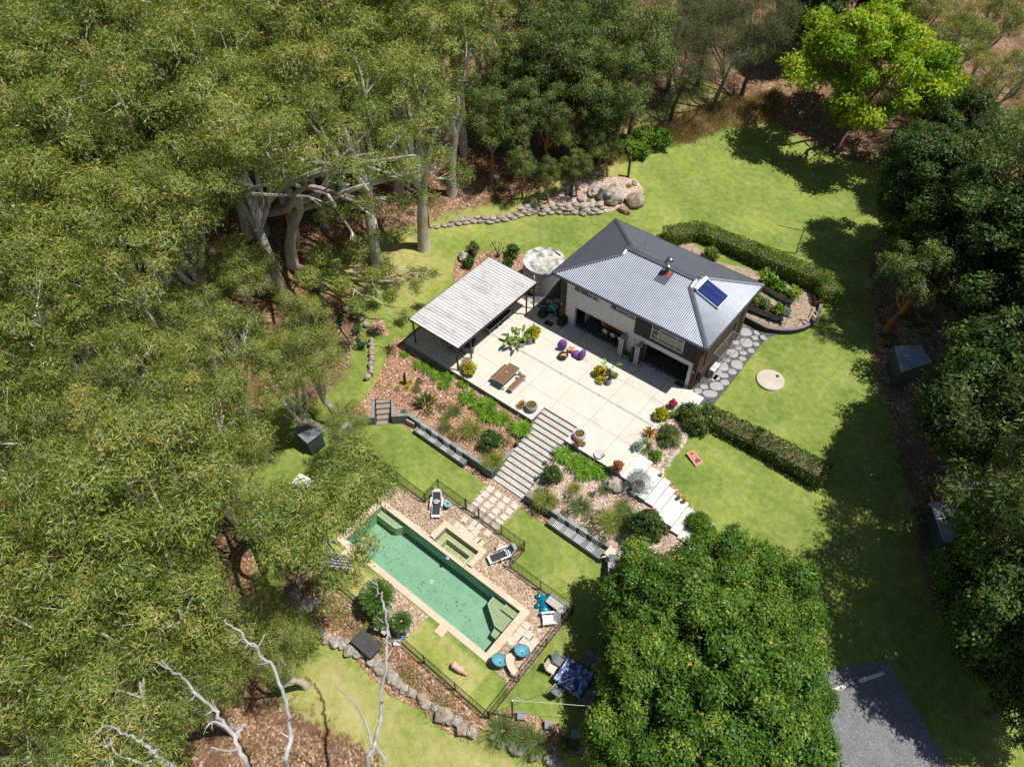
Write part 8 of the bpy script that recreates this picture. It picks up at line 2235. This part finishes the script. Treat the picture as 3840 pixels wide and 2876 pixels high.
for k, (x, y) in enumerate(((3059, 1128), (3062, 1145))):
    p = g(x, y); mb = MB(); mb.lathe([(0, 0), (.16, 0), (.25, .4), (.27, .4), (.27, .46), (.22, .46), (.2, .3), (0, .25)], 20, closed=True); solo('terracotta_pot', 'empty terracotta pot in the shaded garden corner, %s' % ('rear one' if k == 0 else 'front one'), 'pot', mb, M['terra'], p)
NP = [(2640, 905), (2740, 960), (2820, 1000), (2900, 1045)]
t_ = thing('net_fence', 'sagging dark net fence on timber stakes along the tall hedge', 'fence', g(*NP[0]))
base = g(*NP[0])
pts = [g(*q) - base for q in NP]
for q in pts:
    mb = MB(); mb.tube([q, q + Vector((0, 0, 1.2))], .035, 6); mb.build('stake', M['palewood'], t_)
mb = MB()
for a, b in zip(pts[:-1], pts[1:]):
    for j in range(10):
        h = .1 + j * .11
        mb.tube([a + Vector((0, 0, h)), a.lerp(b, .5) + Vector((0, 0, h * .82)), b + Vector((0, 0, h))], .006, 4)
    for j in range(28):
        q = a.lerp(b, j / 28); mb.tube([q + Vector((0, 0, .08)), q + Vector((.03, .02, 1.0))], .005, 4)
mb.build('netting', M['net'], t_)
# ---------------------------------------------------------------- sheds on the right
def shed(label, corners, z, wallh, mat='shed', slope=.25):
    c = [at(x, y, z) for x, y in corners]
    b = c[0].copy(); b.z = z - wallh
    t = thing('shed', label, 'shed', b)
    mb = MB()
    A, B, C_, D_ = c
    n = 34; prev = None
    for i in range(n + 1):
        s = i / n; h = .02 * (1 if i % 2 else -1)
        p = A.lerp(B, s) - b; q = D_.lerp(C_, s) - b
        p = Vector((p.x, p.y, wallh + h)); q = Vector((q.x, q.y, wallh - slope + h))
        if prev: mb.add([prev[0], p, q, prev[1]], [(0, 1, 2, 3)], 0, True)
        prev = (p, q)
    mb.build('roof', M[mat], t, angle=3)
    ctr = (A + B + C_ + D_) / 4
    poly = [((q.x - ctr.x) * .9 + ctr.x - b.x, (q.y - ctr.y) * .9 + ctr.y - b.y) for q in c]
    mb = MB(); mb.prism(poly, -.3, wallh - slope - .05); mb.build('wall', M['shedwall'], t)
shed('small shed with pale blue grey corrugated roof in the tree shade', [(3352, 1296), (3452, 1296), (3500, 1350), (3385, 1388)], 2.0, 2.2)
shed('dark shed with rusty streaked corrugated roof at the right', [(3493, 1873), (3616, 1873), (3650, 2032), (3538, 2032)][::-1], .6, 2.2)
shed('narrow corrugated roof behind the rusty streaked shed', [(3553, 1795), (3730, 1800), (3740, 1838), (3565, 1825)], .6, 2.2)
shed('small second roof right of the rusty streaked shed', [(3632, 1876), (3690, 1885), (3680, 1940), (3655, 1940)], .6, 2.2)
shed('small shed with striped corrugated roof hidden under the gum trees', [(1098, 1615), (1150, 1558), (1208, 1612), (1150, 1655)], -.4, 2.0, 'shed')
# hidden lawn on the left
t_ = thing('picnic_table', 'garden table under a white cloth, half hidden by gum leaves', 'table', (at(1143, 1810, -1.7).x, at(1143, 1810, -1.7).y, T(at(1143, 1810, -1.7).x, at(1143, 1810, -1.7).y)), .2)
mb = MB(); mb.box(-.8, .8, -.45, .45, .7, .74); mb.build('table_top', M['wflower'] if False else M['white'], t_)
for a in (-1, 1):
    for b in (-1, 1):
        mb = MB(); mb.box(a * .7 - .04, a * .7 + .04, b * .35 - .04, b * .35 + .04, 0, .7); mb.build('leg', M['wood'], t_)
def slat_chair(label, loc, rz, mat):
    t = thing('slatted_chair', label, 'chair', loc, rz)
    mb = MB()
    for k in range(6):
        mb.box(-.25, .25, -.24 + k * .082, -.17 + k * .082, .42, .445)
    mb.build('seat', M[mat], t)
    mb = MB()
    for k in range(6):
        mb.bar((-.22 + k * .088, .26, .45), (-.22 + k * .088, .4, .95), .06, .02)
    mb.bar((-.27, .4, .95), (.27, .4, .95), .04, .06); mb.build('backrest', M[mat], t)
    for x in (-.28, .28):
        mb = MB(); mb.box(x - .03, x + .03, -.28, .32, .62, .65); mb.bar((x, -.25, 0), (x, -.22, .62), .05, .05); mb.bar((x, .33, 0), (x, .28, .62), .05, .05); mb.build('side_frame', M[mat], t)
slat_chair('dark timber folding chair beside the white clothed table under the gums', g(1188, 1785), -.8, 'wood')
slat_chair('dark green slatted garden chair beside the rock row, front one', g(1362, 1305), 2.0, 'greenpl')
slat_chair('dark green slatted garden chair beside the rock row, middle one', g(1340, 1252), .6, 'greenpl')
slat_chair('dark green slatted garden chair in shade beside the rock row, rear one', g(1275, 1222), .2, 'greenpl')
pt = at(1389, 1737, -1.7); mb = MB(); mb.add([(-.25, 0, .1), (.25, 0, .1), (.25, .03, .55), (-.25, .03, .55), (-.25, .02, .1), (.25, .02, .1), (.25, .06, .55), (-.25, .06, .55)], [(0, 1, 2, 3), (7, 6, 5, 4), (3, 2, 6, 7), (0, 4, 5, 1), (0, 3, 7, 4), (1, 5, 6, 2)]); t2 = solo('beach_towel', 'blue and yellow towel hanging on the pool fence under the gum leaves', 'towel', mb, stripes('blue_yellow', (.06, .12, .45), (.62, .4, .04), .5, 0, .5), (pt.x, 17.5, -1.75), .1)
for k, (x, y, w) in enumerate([(1390, 1216, 'beside the gum standing alone'), (1440, 1190, 'at the pergola corner')]):
    pass
# small tufts in the boulder bed
for k, (x, y, s) in enumerate([(2300, 700, .55), (2358, 700, .6), (2348, 755, .6), (2208, 755, .45), (2110, 775, .4), (2258, 700, .35), (2195, 725, .4), (2165, 785, .35)]):
    put('tuss%d' % (k % 3), g(x, y), k, 'small green grass tuft in the boulder bed, %s' % ['upper middle', 'top right by the timber post', 'right between the boulders', 'left by the flat rock', 'far left', 'small top one', 'left middle', 'at the wall'][k], s * .7, 'tufts in the boulder bed')
# bromeliads under the dark trees
for k in range(16):
    x, y = 3300 + (k * 53) % 190, 1150 + (k * 37) % 150
    p = g(x, y)
    key = proto('br%d' % (k % 3), 'bromeliad', 'plant', lambda t, k=k: rosette(90 + k, 26, .55, .07).done('rosette', M['brom' if k % 2 else 'strap'], t))
    put(key, p, k, 'bromeliad on the shaded bed under the dark trees', 1.0, 'bromeliads of the shaded bed')
# protos never placed leave the scene
for k, (t, used) in PROTO.items():
    if not used:
        for c in list(t.children): bpy.data.objects.remove(c)
        bpy.data.objects.remove(t)
for lst in (gums, dgums, she, broads, darks):
    for t in lst:
        if t.name not in USED:
            for c in list(t.children): bpy.data.objects.remove(c)
            bpy.data.objects.remove(t)
